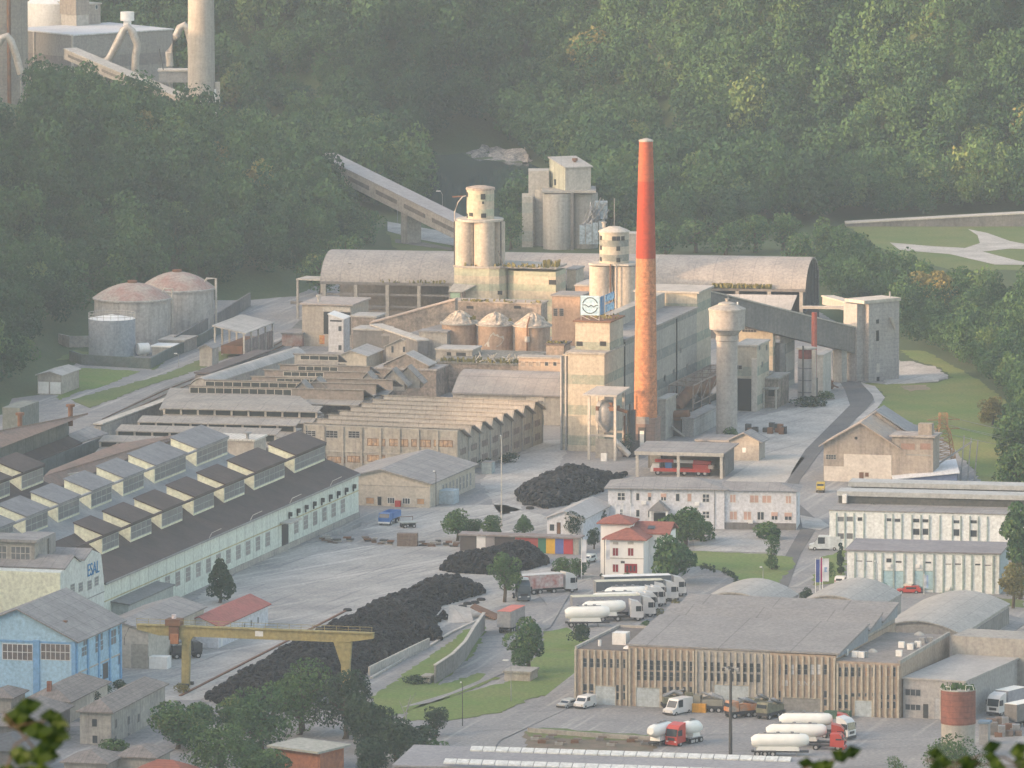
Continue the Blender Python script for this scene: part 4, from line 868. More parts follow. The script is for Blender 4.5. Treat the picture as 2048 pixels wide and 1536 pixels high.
# terrace ruins in front of the domes
t = gblk('terrace_block', 'long dark terrace building below the domed silos with rubble and weeds on its roof', 'building', (868, 726), (1040, 736), (880, 700), Y=1900, wall=RUIN, roof=M('rubble_roof', (.26, .24, .21), (.15, .15, .12), scale=.6, fine=.5))
weeds(t.o, .5, t.w - 1, 2, t.h + .3, 160, 14, 1.1, 2.2)
deb = MB(); g = random.Random(5)
for k_ in range(26):
    x, y = g.uniform(8, t.w - 1), g.uniform(.5, 6); deb.beam((x, y, t.h + .3), (x + g.uniform(-2, 2), y + g.uniform(-1, 1), t.h + g.uniform(.5, 2.3)), .18)
t.part('debris', deb, CONCL, kind='stuff')
t2 = gblk('row_shed', 'low row with two dark doorways on the terrace below the leftmost domed silo', 'shed', (872, 700), (944, 704), (878, 692), Y=1912, wall=CONC, roof=ROOFP)
for px in (898, 922): x, z = t2.f(px, 728); hole(t2, x, t2.h - 3.2, 2.2 if px > 900 else 1., 2.8, 0, 'doorway')
t = gblk('control_house', 'low peach banded building with small windows left of the mill tower', 'building', (1037, 716), (1122, 721), (1050, 712), Y=1880, wall=M('peach_bands', (.47, .37, .28), (.40, .32, .26), scale=.4, lines=((2, 2.2, .25, .5),)), roof=CONC)
for px in (1046, 1061, 1076, 1093, 1110): x, z = t.f(px, 732); fwin(t, x, z, .8, .9, 0, [CONCL, GLASS if px > 1090 else M('boarding', (.38, .32, .26))])
t = gblk('roof_hut', 'small hut with a grassy roof at the left edge of the mill tower', 'hut', (1092, 690), (1128, 693), (1100, 684), Y=1886, wall=RUIN, roof=ROOFB); weeds(t.o, 0, t.w, 1, t.h + .3, 40, 21, .7, 1)
# grey barrel roofed shed
t = G('barrel_shed', 'low shed with a grey barrel roof between the mill tower and sawtooth hall', 'shed', (903, 786), Y=1846); t.w = t.f(1134, 794)[0]
n = 10; pr = []; d = 13; z0, z1 = t.z, t.f(1000, 743, d * .6)[1]
for k_ in range(n + 1):
    a_ = math.pi * (.02 + .62 * k_ / n); pr.append((d * k_ / n, z0 + (z1 - z0) * (math.sin(a_) - .06) / .94))
t.part('roof', MB().prof(pr + [(y, z - .25) for y, z in pr][::-1], 0, t.w, 'x'), ROOFG, smooth=True)
t.part('wall', MB().box(.2, t.w, .4, d - .1, 0, z0 - .3), CONC); t.part('door', MB().box(t.w - 9, t.w - 5.2, .3, .38, 0, 2.2), M('green_door', (.05, .14, .11)))
t.part('upper_panel', MB().box(t.w - 9, t.w - 5, .28, .38, 3.2, 6), CONCL); t.part('awning', MB().box(t.w - 8.6, t.w - 5.4, -.6, .3, 5.0, 5.2), ROOFG)
# ---- hopper frame in front of the mill tower ----
t = G('hopper_frame', 'open concrete frame with a pale slanting roof and a steel hopper, beside the brick chimney', 'hopper', (1176, 920), 0)
wf = t.f(1233, 920)[0]; zf = t.f(1176, 788)[1]; dd = 7
for x in (.2, wf - .3):
    for y in (0, dd): t.part('column', MB().box(x - .25, x + .25, y - .25, y + .25, 0, zf - .3 + y * .05), CONCL)
t.part('roof', MB().slab((-1, -.8, zf), (wf + .2, -.8, zf), (wf + .9, dd + .6, zf + .8), (0, dd + .6, zf + .8), .35), ROOFP)
t.part('beam', MB().box(.46, wf - .56, -.2, .2, zf * .36, zf * .36 + .45).box(.46, wf - .56, dd - .2, dd + .2, zf * .36, zf * .36 + .45), CONC)
hc = wf / 2; t.part('hopper', MB().lathe([(.5, zf * .36 + .5), (2.3, zf * .36 + 3), (2.3, zf * .36 + 5.6), (1.7, zf * .36 + 6.8), (.8, zf * .36 + 7.2)], hc, dd / 2, n=16), METG, smooth=True)
t.part('machinery', MB().box(hc - 1.8, hc + 2.6, 1.5, 4.5, zf * .74, zf * .8).box(hc - .4, hc + 1.6, 2, 4, zf * .8, zf * .86).tube([(hc + 1, 2, zf * .8), (wf + 1.5, 3, zf * .72)], .35, 8), RUST)
t.part('lower_wall', MB().box(.8, wf - .6, 3, 3.3, 0, zf * .3), CONC); t.part('chute', MB().tube([(wf - 1, 2, zf * .3), (wf + 2.2, 2, 1)], .6, 8), PIPE)
t.part('cabinet', MB().box(hc, hc + 1.2, -1.2, -.6, 0, 1.6), WHITE)
# dark machinery between hopper and chimney
t = G('fan_unit', 'dark rusty fan and pipes squeezed between the hopper frame and the brick chimney', 'machine', (1243, 915), 0)
t.part('casing', MB().box(0, 2.6, 1, 5, 0, 3).cyl(1.3, 3, 3, 9.5, .9), METD); t.part('pipe', MB().tube([(.4, 1, 0), (.4, 1, 8.5)], .22, 6), RUST); t.part('pipe', MB().tube([(1.6, .6, 0), (1.6, .6, 11)], .2, 6), METD); t.part('cone', MB().cyl(.6, -.6, .6, 2.4, .4, 1.3), PIPE)
bush('dark creeper bush in front of the rusty fan unit by the chimney foot', 1252, 918, 34, 52, FOLD)
# steel frame, kilns behind water tower
t = G('pipe_rack', 'open lattice steel frame over rusty pipes between the chimney and the water tower', 'frame', (1338, 852), 0)
wf = t.f(1386, 852)[0]; zf = t.f(1338, 770)[1]; fr = MB()
for i in range(6):
    y = i * 7.5
    for x in (0, wf): fr.beam((x, y, 0), (x, y, zf), .22)
    fr.beam((0, y, zf), (wf, y, zf), .25)
    if i < 5:
        for x in (0, wf): fr.beam((x, y, zf), (x, y + 7.5, zf), .25); fr.beam((x, y, zf * .55), (x, y + 7.5, zf), .14); fr.beam((x, y, zf * .55), (x, y + 7.5, zf * .55), .16)
        for k_ in range(3): fr.beam((0, y + 2 * k_, zf), (wf, y + 2 * k_ + 1.5, zf + .05), .12)
t.part('lattice', fr, M('pale_rust_steel', (.33, .27, .23), (.22, .17, .14), scale=1.)); t.part('pipe', MB().tube([(1, 2, 3.5), (2.6, 8, 6.6), (2.8, 14, 6.9), (2.4, 20, 5), (3.4, 27, 7.4), (4, 34, 7.2)], 1.3, 12), RUST, smooth=True)
t.part('deck', MB().box(.2, wf - .2, 0, 30, 3.2, 3.5), METD)
t = gblk('clad_bin', 'row of pale clad storage bins with ribs at the foot of the water tower', 'bin', (1364, 838), (1387, 842), (1420, 812), yb=874, wall=M('bin_sheet', (.37, .365, .36), (.30, .30, .29), scale=.5, lines=((1, 3., .16, .5), (2, 1.6, .08, .3))), roof=ROOFG)
t = gblk('filter_house', 'small dark machine house with a slanting top right of the chimney foot', 'building', (1316, 800), (1331, 802), (1350, 790), yb=880, wall=CONC, roof=ROOFP)
t = gblk('plant_bin', 'rusty machinery block between the chimney foot and the ribbed bins', 'machine', (1335, 840), (1362, 842), (1375, 832), yb=872, wall=M('rusty_dark_wall', (.16, .13, .12), (.09, .085, .085), scale=.8), roof=RUST)
t.part('drum', MB().tube([(.4, .6, t.h + .9), (4.5, .6, t.h + 1.2)], 1.0, 12), RUST, smooth=True)
t.part('ramp', MB().beam((-2, -1.5, 4.5), (4.2, -2.5, .4), .5, .3), CONC)
t = ghouse('small hut with an overhanging grey roof right of the water tower foot', (1458, 880), (1518, 884), (1488, 866), (1530, 876), 1783, PLAST, ROOFG, name='gate_hut', cat='hut', ov=.8); x, z = t.f(1488, 905); hole(t, x, z, .7, 1, 0, 'window', WHITE)
gblk('lean_roof', 'low grey sloping roof between the vehicle shelter and the hut', 'shed', (1392, 882), (1458, 888), (1440, 872), Y=1790, wall=CONCD, roof=ROOFG)
bush('clump of shrubs at the foot of the water tower', 1464, 872, 40, 20, FOLB)
g = random.Random(9)
cp = T('crate_pile', 'heap of rusty scrap crates on the yard right of the water tower', 'scrap', W(1485, 862), R(GA), None)
for i in range(11): x = g.uniform(0, 10); y = g.uniform(-4, 3); cp.part('crate', MB().box(x, x + 1.1, y, y + 1.2, 0, g.uniform(.8, 2.2)), RUST if i % 2 else METD)
# ---- right-hand mill group ----
t = gblk('packing_house', 'stepped banded building right of the water tower, with a slanting pale roof', 'factory', (1470, 692), (1514, 695), (1548, 682), yb=822, wall=BNDP, roof=ROOFP)
x, z = t.f(1486, 728); fwin(t, x - 1, z - 1.2, 1.6, .9, 0, [METG, DARK], 2)
x, z = t.f(1488, 800); hole(t, x, .1, 3.4, z + 4.5 if z < 3 else 9.5, -.01, 'bay')
for y, z in ((2.5, 13), (9, 12.2), (5, 9)): shole(t, y, z, 1.3, 1.2, t.w, 'window', GLASS)
t.part('front_pier', MB().box(t.w - 1.1, t.w + .1, -.4, -.04, 0, t.h - 2.5), CONCL)
t = gblk('packing_tower', 'upper banded block behind the stepped building, with a copper coloured roof vent', 'factory', (1478, 640), (1546, 650), (1566, 640), Y=1905, wall=BNDP, roof=ROOFP)
t.part('roof_vent', MB().cyl(2.9, 2.5, t.h, t.h + 2.9, .35), RUST); x, z = t.f(1496, 655); fwin(t, x + .3, z - 1, 3.2, 1.2, 0, [METG, DARK], 5, 2, .06)
t = gblk('packing_wing', 'banded wing with tall bays at the right of the stepped mill group', 'factory', (1560, 668), (1572, 672), (1590, 660), Y=1908, wall=BNDG, roof=ROOFP)
t = gblk('pump_house', 'low ruined annex with a small porch in front of the stepped mill group', 'building', (1528, 758), (1556, 761), (1580, 748), yb=815, wall=RUIN, roof=CONC)
hole(t, 1.6, 2.5, 1.2, 1.4, 0, 'window'); x = .8
t.part('porch_roof', MB().box(.2, 3.4, -2.4, -.1, 4.2, 4.5), CONC); t.part('porch_post', MB().box(.3, .6, -2.3, -2, 0, 4.19), CONCL); t.part('porch_post', MB().box(3, 3.3, -2.3, -2, 0, 4.19), CONCL)
gblk('pump_house', 'narrow pillar-like annex with a green tinged roof, left of the ruined annex', 'building', (1520, 750), (1534, 752), (1548, 745), yb=812, wall=CONC, roof=CONC)
t = G('kiln_stack_tower', 'round pale clad tank with a dark red collar beside the red steel stack', 'tank', (1592, 810), 0); k = F / math.hypot(t.A.y, H); wf = 34 / k; hh = t.f(1592, 718)[1]
t.part('shell', MB().cyl(wf / 2, wf / 2, 1, hh, wf / 2), M('clad_shell', (.38, .375, .38), (.31, .31, .31), scale=.4, lines=((2, 2.6, .25, .5),)), smooth=True); t.part('collar', MB().cyl(wf / 2, wf / 2, hh + .01, t.f(1592, 699)[1], wf / 2 - .1), M('dark_red_band', (.20, .05, .045), (.16, .06, .05)), smooth=True)
t.part('deck', MB().cyl(wf / 2, wf / 2, t.f(1592, 699)[1] + .01, t.f(1592, 696)[1], wf / 2 + .4), CONC); t.part('column', MB().tube([(wf * .45, -.6, 0), (wf * .45, -.6, t.f(1592, 690)[1])], .2, 6), METD); t.part('side_column', MB().box(wf - .2, wf + .7, -.2, .6, 0, hh + 2), CONC)
b = W(1628, 800); t = T('red_stack', 'slim red steel stack standing before the long inclined gallery', 'stack', b, 0); zt = WY(1628, 625, b.y).z; t.part('pipe', MB().cyl(0, 0, WY(1628, 700, b.y).z - 6, zt, .6, n=14), M('red_lead', (.38, .09, .06), (.30, .10, .08), scale=.6)); t.part('base', MB().cyl(0, 0, 0, WY(1628, 700, b.y).z - 6.01, .8), METD)
t = gblk('switch_room', 'small raised pale room on legs right of the red collared tank', 'building', (1634, 712), (1646, 714), (1655, 704), yb=790, wall=CONCL, roof=ROOFP)
bush('dark scrub around the foot of the red collared tank', 1612, 812, 90, 22, FOLD); bush('scrub patch at the bend of the works road under the gallery', 1650, 798, 50, 18, FOLB)
sc_ = T('scrap_pipes', 'tangle of rusty bent pipes under the long inclined gallery', 'scrap', W(1640, 780), 0); g = random.Random(2)
for i in range(6): sc_.part('pipe', MB().tube([(g.uniform(-1, 3), g.uniform(-2, 2), 0), (g.uniform(-1, 3), g.uniform(-2, 2), g.uniform(1, 3)), (g.uniform(0, 4), g.uniform(-2, 2), .5)], .2, 6), RUST)
# long gallery to transfer tower
gt = gallery('long_gallery', 'long dark conveyor gallery descending right from the mill roof to the square concrete tower', WY(1400, 580, 1890), WY(1742, 665, 1925), 3.6, 5.6, wall=CONCD, roof=CONCL)
l = gt.loc(W(1650, 790)); gt.part('pier', MB().box(l.x - .8, l.x + .8, -1.5, 1.5, 0, hz(1650, 790, 697)), CONCD); l = gt.loc(W(1729, 770)); gt.part('pier', MB().box(l.x - 1., l.x + .6, -1.4, 1.4, 0, hz(1729, 770, 682)), CONC)
PAN = M('block_concrete', (.37, .355, .345), (.31, .30, .29), scale=.3, streak=.3, lines=((2, .9, .05, .22), (0, 4., .05, .12)))
t = FR('transfer_tower', 'square pale concrete tower at the right end of the long inclined gallery', 'tower', (1737, 764), (1798, 758)); hh = t.f(1737, 607)[1]
t.part('wall', MB().box(0, t.w, 0, 6, 0, hh), PAN); t.part('parapet', MB().box(-1.6, t.w + .25, -.25, 6.2, hh + .003, hh + .7), CONCL); t.part('left_bay', MB().box(-2.1, -.01, 1.5, 6, 0, hh - .2), PAN)
for px, py, w__, h__ in ((1755, 672 - 25, .8, .9), (1755, 672 - 3, .8, .9), (1755, 682, .8, 2.), (1756, 762, .8, .9)): x, z = t.f(px, py); hole(t, x, z, w__, h__, 0, 'window')
x, z = t.f(1782, 654); t.part('chute', MB().beam((x - .7, -.6, z + 2.2), (x + .5, -.9, z - .4), .7, .5), CONC); t.part('roof_post', MB().tube([(t.w - 1, 2, hh), (t.w - 1, 2, hh + 1.9)], .2, 6), METG); x, z = t.f(1756, 745); hole(t, x, z, .9, 2., 0, 'door', CONCL)
gallery('short_conveyor', 'pale covered conveyor between the barrel hall and the square concrete tower', WY(1655, 593, 1985), WY(1724, 612, 1935), 2.4, 1.8)
gallery('pipe_bridge', 'thin cluttered pipe bridge between the mill group and the square concrete tower', WY(1610, 614, 1960), WY(1724, 616, 1935), 1.2, .35, wall=METG, roof=METG)
# ================= sawtooth halls =================
SAWW = M('saw_wall', (.38, .355, .31), (.30, .285, .25), scale=.25, streak=.55)
SAWR = M('saw_roof', (.32, .305, .28), (.25, .24, .22), scale=.2, fine=.3, lines=((0, 5.5, .14, .3), (0, 1.1, .08, .12)))
PEACHG = M('shuttered_glass', (.50, .34, .20), (.22, .18, .15), scale=1.2)
t = G('sawtooth_hall', 'long two-storey hall with eight sawtooth gables stepping back along the lane', 'factory', (1085, 886), 0, -18); st_ = t
yl = t.side(915, 943, 0)[0]; per = -yl / 8; xw = t.f(608, 858, yl)[0]; zp, zv = 9.2, 6.9
prf = [(0, 0), (0, zv)]
for k in range(8, 0, -1):
    y = -per * (8 - k + 1) + 0.; y0 = yl + per * (k - 1); prf += [(y0 + per, zv) if k < 8 else (0, zv), (y0, zp)] if k < 8 else [(y0, zp)]
pp = [(yl, 0), (0, 0), (0, zv)]
for k in range(7, -1, -1): y0 = yl + per * k; pp += [(y0 + 1.3, zp)] + ([(y0, zv)] if k else [])
pp += [(yl, zp - .01)]
t.part('wall', MB().prof(pp, xw, 0, 'x'), SAWW)
for k in range(8):
    y0 = yl + per * k; t.part('roof', MB().slab((xw - .3, y0 + 1.0, zp + .35), (.9, y0 + 1.0, zp + .35), (.9, y0 + per - .02, zv + .3), (xw - .3, y0 + per - .02, zv + .3), .22), SAWR if k else SAWR)
    if k: t.part('clerestory', MB().slab((xw, y0 - .1, zv + .2), (.3, y0 - .1, zv + .2), (.3, y0 + 1.25, zp + .2), (xw, y0 + 1.25, zp + .2), .15), SAWR)
BOX = [((735, 770), (877, 892), PEACHG), ((779, 816), (878, 893), PEACHG), ((823, 861), (879, 894), PEACHG), ((868, 905), (880, 894), PEACHG), ((608, 631), (861, 873), DARK), ((652, 675), (861, 876), DARK), ((697, 719), (862, 876), DARK),
       ((655, 690), (913, 926), PEACHG), ((695, 727), (912, 925), PEACHG), ((735, 770), (910, 924), PEACHG)]
def fpx(t, x0, x1, y0, y1, yl=0, mats=None, nx=1, nz=1, fr=.09, name='window'):
    a, b = t.f(x0, y0, yl), t.f(x1, y1, yl); z0, z1 = b[1], a[1]; return fwin(t, (a[0] + b[0]) / 2, max(.05, z0), b[0] - a[0], z1 - max(.05, z0), yl, mats, nx, nz, fr, name=name)
def spx(t, x0, x1, y0, y1, xl, mats=None, nx=1, nz=1, fr=.09, name='window'):
    xm, ym = (x0 + x1) / 2, (y0 + y1) / 2; y, z = t.side(xm, ym, xl); ya = t.side(x0, ym, xl)[0]; yb = t.side(x1, ym, xl)[0]; za = t.side(xm, y1, xl)[1]; zb = t.side(xm, y0, xl)[1]
    return swin(t, (ya + yb) / 2, max(.05, za), abs(yb - ya), zb - max(.05, za), xl, 1, mats, nx, nz, fr, name=name)
for (x0, x1), (y0, y1), mt in BOX: fpx(t, x0, x1, y0, y1, yl, [METG if mt is DARK else RUST, mt], 4 if mt is not DARK else 3, 1 if mt is not DARK else 3, .1)
for k in range(9): x = xw + .2 + (-.4 - xw) * k / 8; t.part('pilaster', MB().box(x - .25, x + .25, yl - .25, yl - .01, 0, zp - .2), SAWW)
t.part('string_course', MB().box(xw, 0, yl - .2, yl - .01, 3.9, 4.15), CONC)
PNK = M('dark_pink_glass', (.22, .17, .15), (.13, .12, .12), scale=1.)
for k in range(8):
    y0 = yl + per * (k + .5)
    for dz, h in ((1., 1.5), (3.9, 1.4)): swin(t, y0, dz, per * .55, h, 0, 1, [SAWW, PNK], 4, 1, .12)
    t.part('downpipe', MB().tube([(.15, yl + per * (k + .97), 0), (.15, yl + per * (k + .97), zv)], .09, 5), METG)
bush('weedy shrub heap at the wall foot of the sawtooth hall', 1020, 925, 50, 20, FOLD); bush('dark ivy patch on the lower right wall of the sawtooth hall', 975, 938, 36, 22, FOLD)
# glazed northlight rows
GLZ = M('northlight_glass', (.03, .038, .037), (.055, .062, .06), scale=.3, rough=.5, fine=.2, spec=.15); CLAD = M('brown_cladding', (.27, .235, .21), (.22, .20, .18), scale=.3)
t = G('northlight_hall', 'low hall with rows of long glazed northlights, between the railway and the sawtooth hall', 'factory', (616, 800), 0, -11.5); t0 = t
rows = [(589, 678, 709, 719, 600, 678, 678), (560, 744, 730, 740, 596, 678, 744), (529, 748, 741, 751, 567, 650, 748), (503, 790, 754, 764, 554, 655, 792), (410, 760, 761, 775, 410, 616, 760), (379, 735, 773, 792, 379, 588, 735)]
foot = []
for i, (xa, xb, yt, yb, g0, g1, xe) in enumerate(rows):
    zt = 8.6; a = t.l(xa, yt, zt); sc_ = F / math.hypot(W(xa, yt, zt).y, H); x1 = a.x + (xe - xa) / sc_; dep = 9 if i else 8
    ya = a.y; gh = (yb - yt) / sc_ * 1.0
    t.part('clerestory', MB().box(a.x, x1, ya, ya + .2, 4, zt), CLAD if i else CONC)
    t.part('roof', MB().slab((a.x - .3, ya - .3, zt + .3), (x1 + .3, ya - .3, zt + .3), (x1 + .3, ya + dep, zt - 2.2), (a.x - .3, ya + dep, zt - 2.2), .2), SAWR)
    gx0, gx1 = a.x + (g0 - xa) / sc_ + .1, a.x + (g1 - xa) / sc_; n = max(3, round((gx1 - gx0) / 1.9))
    fwin(t, (gx0 + gx1) / 2, zt - gh, gx1 - gx0, gh - .15, ya, [CONCL, GLZ], n, 1, .16, name='glazing')
    foot.append((a.x, x1, ya, dep))
    t.part('valley_roof', MB().slab((a.x - 1 if i < 4 else a.x, ya - 5.5, 6.2), (x1, ya - 5.5, 6.2), (x1, ya - .02, 6.6), (a.x, ya - .02, 6.6), .2), SAWR)
xs_ = [f[0] for f in foot]; t.part('wall', MB().ext([(foot[-1][0] + 1, foot[-1][2]), (foot[-1][1] - 1, foot[-1][2]), (foot[3][1] - 1, foot[3][2]), (foot[1][1] - 1, foot[1][2] + 5), (foot[0][1], foot[0][2] + 7), (foot[0][0] + 1, foot[0][2] + 7), (foot[1][0] + 1, foot[1][2]), (foot[3][0] + 1, foot[3][2]), (foot[4][0] + 1, foot[4][2])], 0, 5.9), CONC)
# broad roof and gabled ends below
a = t.l(320, 800, 7); t.part('broad_roof', MB().slab(t.l(318, 818, 6.8), t.l(645, 826, 6.8), t.l(600, 792, 7.4), t.l(340, 775, 7.4), .3), SAWR)
for (px, py, s_) in ((603, 806, 1), (633, 800, 1.15), (735, 786, .8), (785, 781, 1.), (815, 776, 1.05)):
    p = t.l(px, py, 5.); w2 = 2.6 * s_; t.part('end_gable', MB().prof([(p.x - w2, 5), (p.x + w2, 5), (p.x + w2, 6.6), (p.x, 8.6 + .6 * s_), (p.x - w2, 6.6)], p.y, p.y + 4, 'y'), SAWW)
    t.part('gable_roof', MB().slab((p.x, p.y - .5, 9.1 + .6 * s_), (p.x + w2 + .9, p.y - .5, 6.1), (p.x + w2 + .9, p.y + 4, 6.1), (p.x, p.y + 4, 9.1 + .6 * s_), .2).slab((p.x - w2 - .4, p.y - .5, 6.7), (p.x, p.y - .5, 9.1 + .6 * s_), (p.x, p.y + 4, 9.1 + .6 * s_), (p.x - w2 - .4, p.y + 4, 6.7), .2), SAWR)
t = G('northlight_hall', 'lower hall of open clerestory strips and pale roofs behind the dormered halls', 'factory', (600, 880), 0, -11.5)
rows = [(328, 640, 818, 827), (277, 597, 845, 855), (234, 558, 863, 875), (200, 520, 884, 892)]
for i, (xa, xb, yt, yb) in enumerate(rows):
    zt = 7.4 if i < 3 else 6.6; a = t.l(xa, yt, zt); sc_ = F / math.hypot(W(xa, yt, zt).y, H); x1 = a.x + (xb - xa) / sc_; ya = a.y; gh = (yb - yt) / sc_
    t.part('strip_window', MB().box(a.x, x1, ya + .3, ya + .4, zt - gh - .3, zt), GLZ)
    n = 9; ps = MB()
    for k in range(n + 1): x = a.x + (x1 - a.x) * k / n; ps.box(x - .2, x + .2, ya, ya + .28, zt - gh - .2, zt)
    t.part('post_row', ps, CONCL)
    t.part('roof', MB().slab((a.x - .2, ya - .5, zt + .25), (x1 + .4, ya - .5, zt + .25), (x1 + .4, ya + 4.2, zt + .95), (a.x - .2, ya + 4.2, zt + .95), .22), SAWR)
    t.part('wall', MB().box(a.x, x1, ya + .41, ya + 7, 0, zt - gh - .2), CONC)
    t.part('apron_roof', MB().slab((a.x, ya - 4, zt - gh - .75), (x1, ya - 4, zt - gh - .75), (x1, ya + .3, zt - gh - .1), (a.x, ya + .3, zt - gh - .1), .2), SAWR)
# long pale curved roof beside the railway
def strip(name, label, cat, p, q, w, h, wallm, roofm, hs, curved=True):
    P, Q = W(*p, h), W(*q, h); d = Q - P; L = math.hypot(d.x, d.y); t = T(name, label, cat, (P.x, P.y, 0), math.atan2(d.y, d.x))
    if curved: pr = [(w * k / 8, h + hs * math.sin(math.pi * k / 8)) for k in range(9)]; t.part('roof', MB().prof(pr + [(y, z - .2) for y, z in pr][::-1], 0, L), roofm, smooth=True)
    else: t.part('roof', MB().box(-.2, L + .2, -.2, w, h, h + .3), roofm)
    t.part('wall', MB().prof([(.2, 0), (w - .2, 0)] + ([(w - .2 - (w - .4) * k / 8, h - .25 + (hs - .1) * math.sin(math.pi * k / 8)) for k in range(9)] if curved else [(w - .2, h - .25), (.2, h - .25)]), .2, L - .2), wallm); return t
strip('curved_canopy', 'long narrow pale curved roof running beside the railway up to the white lift tower', 'canopy', (420, 768), (612, 706), 4.6, 5.2, CONC, ROOFP, 1.3)
strip('dark_canopy', 'dark flat strip roof between the railway and the long pale curved roof', 'canopy', (418, 748), (540, 703), 3.4, 6, CONCD, ROOFB, 0, False)
strip('loading_dock', 'narrow pale loading dock roof along the railway at the end of the lower glazed hall', 'canopy', (203, 850), (355, 795), 1.8, 4.8, CONC, CONCL, 0, False)
# ================= dormered halls =================
PALEW = M('mint_wall', (.64, .70, .62), (.57, .62, .56), scale=.2, streak=.25, lines=((1, 5.3, .22, .35),)); CREAM = M('cream_wall', (.78, .79, .60), (.70, .70, .54), scale=.3, streak=.15)
FELT = M('dark_felt_roof', (.10, .078, .070), (.072, .060, .056), scale=.2, fine=.25, lines=((1, 21., .3, .4),)); GREYF = M('grey_felt_roof', (.24, .24, .245), (.19, .19, .195), scale=.3, fine=.2)
MINT = M('mint_frame', (.50, .55, .53)); DGL = M('dusty_pane', (.20, .21, .22), (.14, .15, .155), scale=.8, rough=.3)
Pe, Qe = W(717, 949, 8.4), W(208, 1169, 8.4); ea = math.degrees(math.atan2((Pe - Qe).y, (Pe - Qe).x)) - 90
t = T('dormered_hall', 'long mint walled workshop with a brown roof and glazed dormers facing the yard', 'factory', (Pe.x, Pe.y, 0), R(ea)); eh = t
L = (Pe - Qe).length; ye = -L
XG, ZG0, ZG1, XR = -6.4, 11.0, 14.5, -11.6
t.part('wall', MB().prof([(0, 0), (0, 8.4), (-6.4, 10.8), (-11.5, 14.4), (-18, 11), (-18, 0)], ye, 0, 'y'), PALEW)
t.part('plinth', MB().box(.01, .25, ye * .55, 0, 0, 1.1), CONC); t.part('gutter', MB().box(-.1, .45, ye, 0, 8.3, 8.62), METG)
t.part('roof', MB().slab((.3, ye, 8.64), (.3, .3, 8.64), (-6.4, .3, 11.1), (-6.4, ye, 11.1), .2).slab((-6.4, ye, 11.1), (-6.4, .3, 11.1), (-11.5, .3, 14.75), (-11.5, ye, 14.75), .2).slab((-11.5, ye, 14.75), (-11.5, .3, 14.75), (-18.2, .3, 11.2), (-18.2, ye, 11.2), .2), FELT)
t.part('stripe', MB().box(.01, .06, ye, 0, 5.2, 5.4), M('yellow_line', (.50, .45, .25)))
def dormers(t, xg, z0, z1, iv, roofm, w=5.2, up=1.9, zb=1.5):
    for x0, x1, yb0, yb1 in iv:
        y0, y1 = t.side(x0, yb0, xg)[0], t.side(x1, yb1, xg)[0]; xr = xg - w
        d = t.part('dormer', MB().prof([(xg, z0 - .4), (xg, z1), (xr, z1 + up), (xr, z1 + up - zb), (xr + .6, z0 + 1)], y0, y1, 'y'), CREAM)
        t.part('dormer_roof', MB().slab((xg + .35, y0 - .15, z1 + .2), (xg + .35, y1 + .15, z1 + .2), (xr - .2, y1 + .15, z1 + up + .35), (xr - .2, y0 - .15, z1 + up + .35), .22), roofm, d)
        n = max(4, round((y1 - y0) / 3.2)); swin(t, (y0 + y1) / 2, z0 + .55, (y1 - y0) - .5, z1 - z0 - 1.1, xg, 1, [MINT, DGL], n, 2, .12, parent=d)
iv1 = [(589, 649.5, 962, 936), (508, 569, 998, 971), (448, 489, 1026, 1009), (387, 428, 1053, 1036), (323, 365, 1079, 1061), (261, 303, 1108, 1089), (204, 238, 1134, 1116)]
dormers(t, XG, ZG0, ZG1, iv1, FELT)
t.part('eave_beam', MB().box(XG - .1, XG + .4, ye + 4, t.side(649, 936, XG)[0], ZG1 - .35, ZG1 - .003), FELT)
for k in range(24):
    y = ye + 4 + (-8 - ye) * (k + .3) / 24.4
    if abs(t.side(565, 1085, 0)[0] - y) > 4: swin(t, y, 2.3, 2.7, 2.6, 0, 1, [MINT, M('pink_grey_pane', (.30, .25, .23), (.24, .22, .21), scale=.5)], 4, 3, .1)
yd_ = t.side(570, 1090, 0)[0]; shole(t, yd_, .1, 4.2, 5., 0.03, 'gate', DARK); t.part('gate_canopy', MB().box(.06, 2.2, yd_ - 3.4, yd_ + 4, 5.5, 5.75), CONCL)
for k in range(9): y = -4 - k * 5.3; t.part('flood_lamp', MB().box(.1, .7, y - .3, y + .3, 6.2, 7.0).box(.05, .3, y - .1, y + .1, 5.6, 6.2), METD)
for px, py in ((660, 968), (579, 1003), (500, 1040), (418, 1077)):
    y, z = t.side(px, py, .2); t.part('lamp_arm', MB().tube([(.2, y, 8.6), (.6, y + .5, 9.6), (1.8, y + 2.4, 10.2)], .07, 5), CONCL)
t = T('dormered_hall', 'pale grey roofed hall with glazed dormers, just behind the brown roofed workshop', 'factory', eh.A, eh.ang)
iv2 = [(393, 455, 952, 920), (309, 372, 990, 964), (246, 288, 1020, 1001), (182, 224, 1046, 1027), (116, 159, 1073, 1057.6), (51, 96, 1102, 1083), (-10, 27, 1128, 1112)]
X2, dz = -27.5, 0
y2 = t.side(455, 920, X2)[0] + 1.5
t.part('wall', MB().prof([(-18.3, 0), (-18.3, 7), (X2, 10.8), (X2 - 5.1, 14.2), (X2 - 10.5, 11), (X2 - 10.5, 0)], ye, y2, 'y'), PALEW)
t.part('roof', MB().slab((-18.3, ye, 7.5), (-18.3, y2, 7.5), (X2, y2, 11.1), (X2, ye, 11.1), .2).slab((X2, ye, 11.1), (X2, y2, 11.1), (X2 - 5.1, y2, 14.6), (X2 - 5.1, ye, 14.6), .2).slab((X2 - 5.1, ye, 14.6), (X2 - 5.1, y2, 14.6), (X2 - 11, y2, 11), (X2 - 11, ye, 11), .2), M('pale_valley_roof', (.33, .34, .34), (.26, .27, .27), scale=.2))
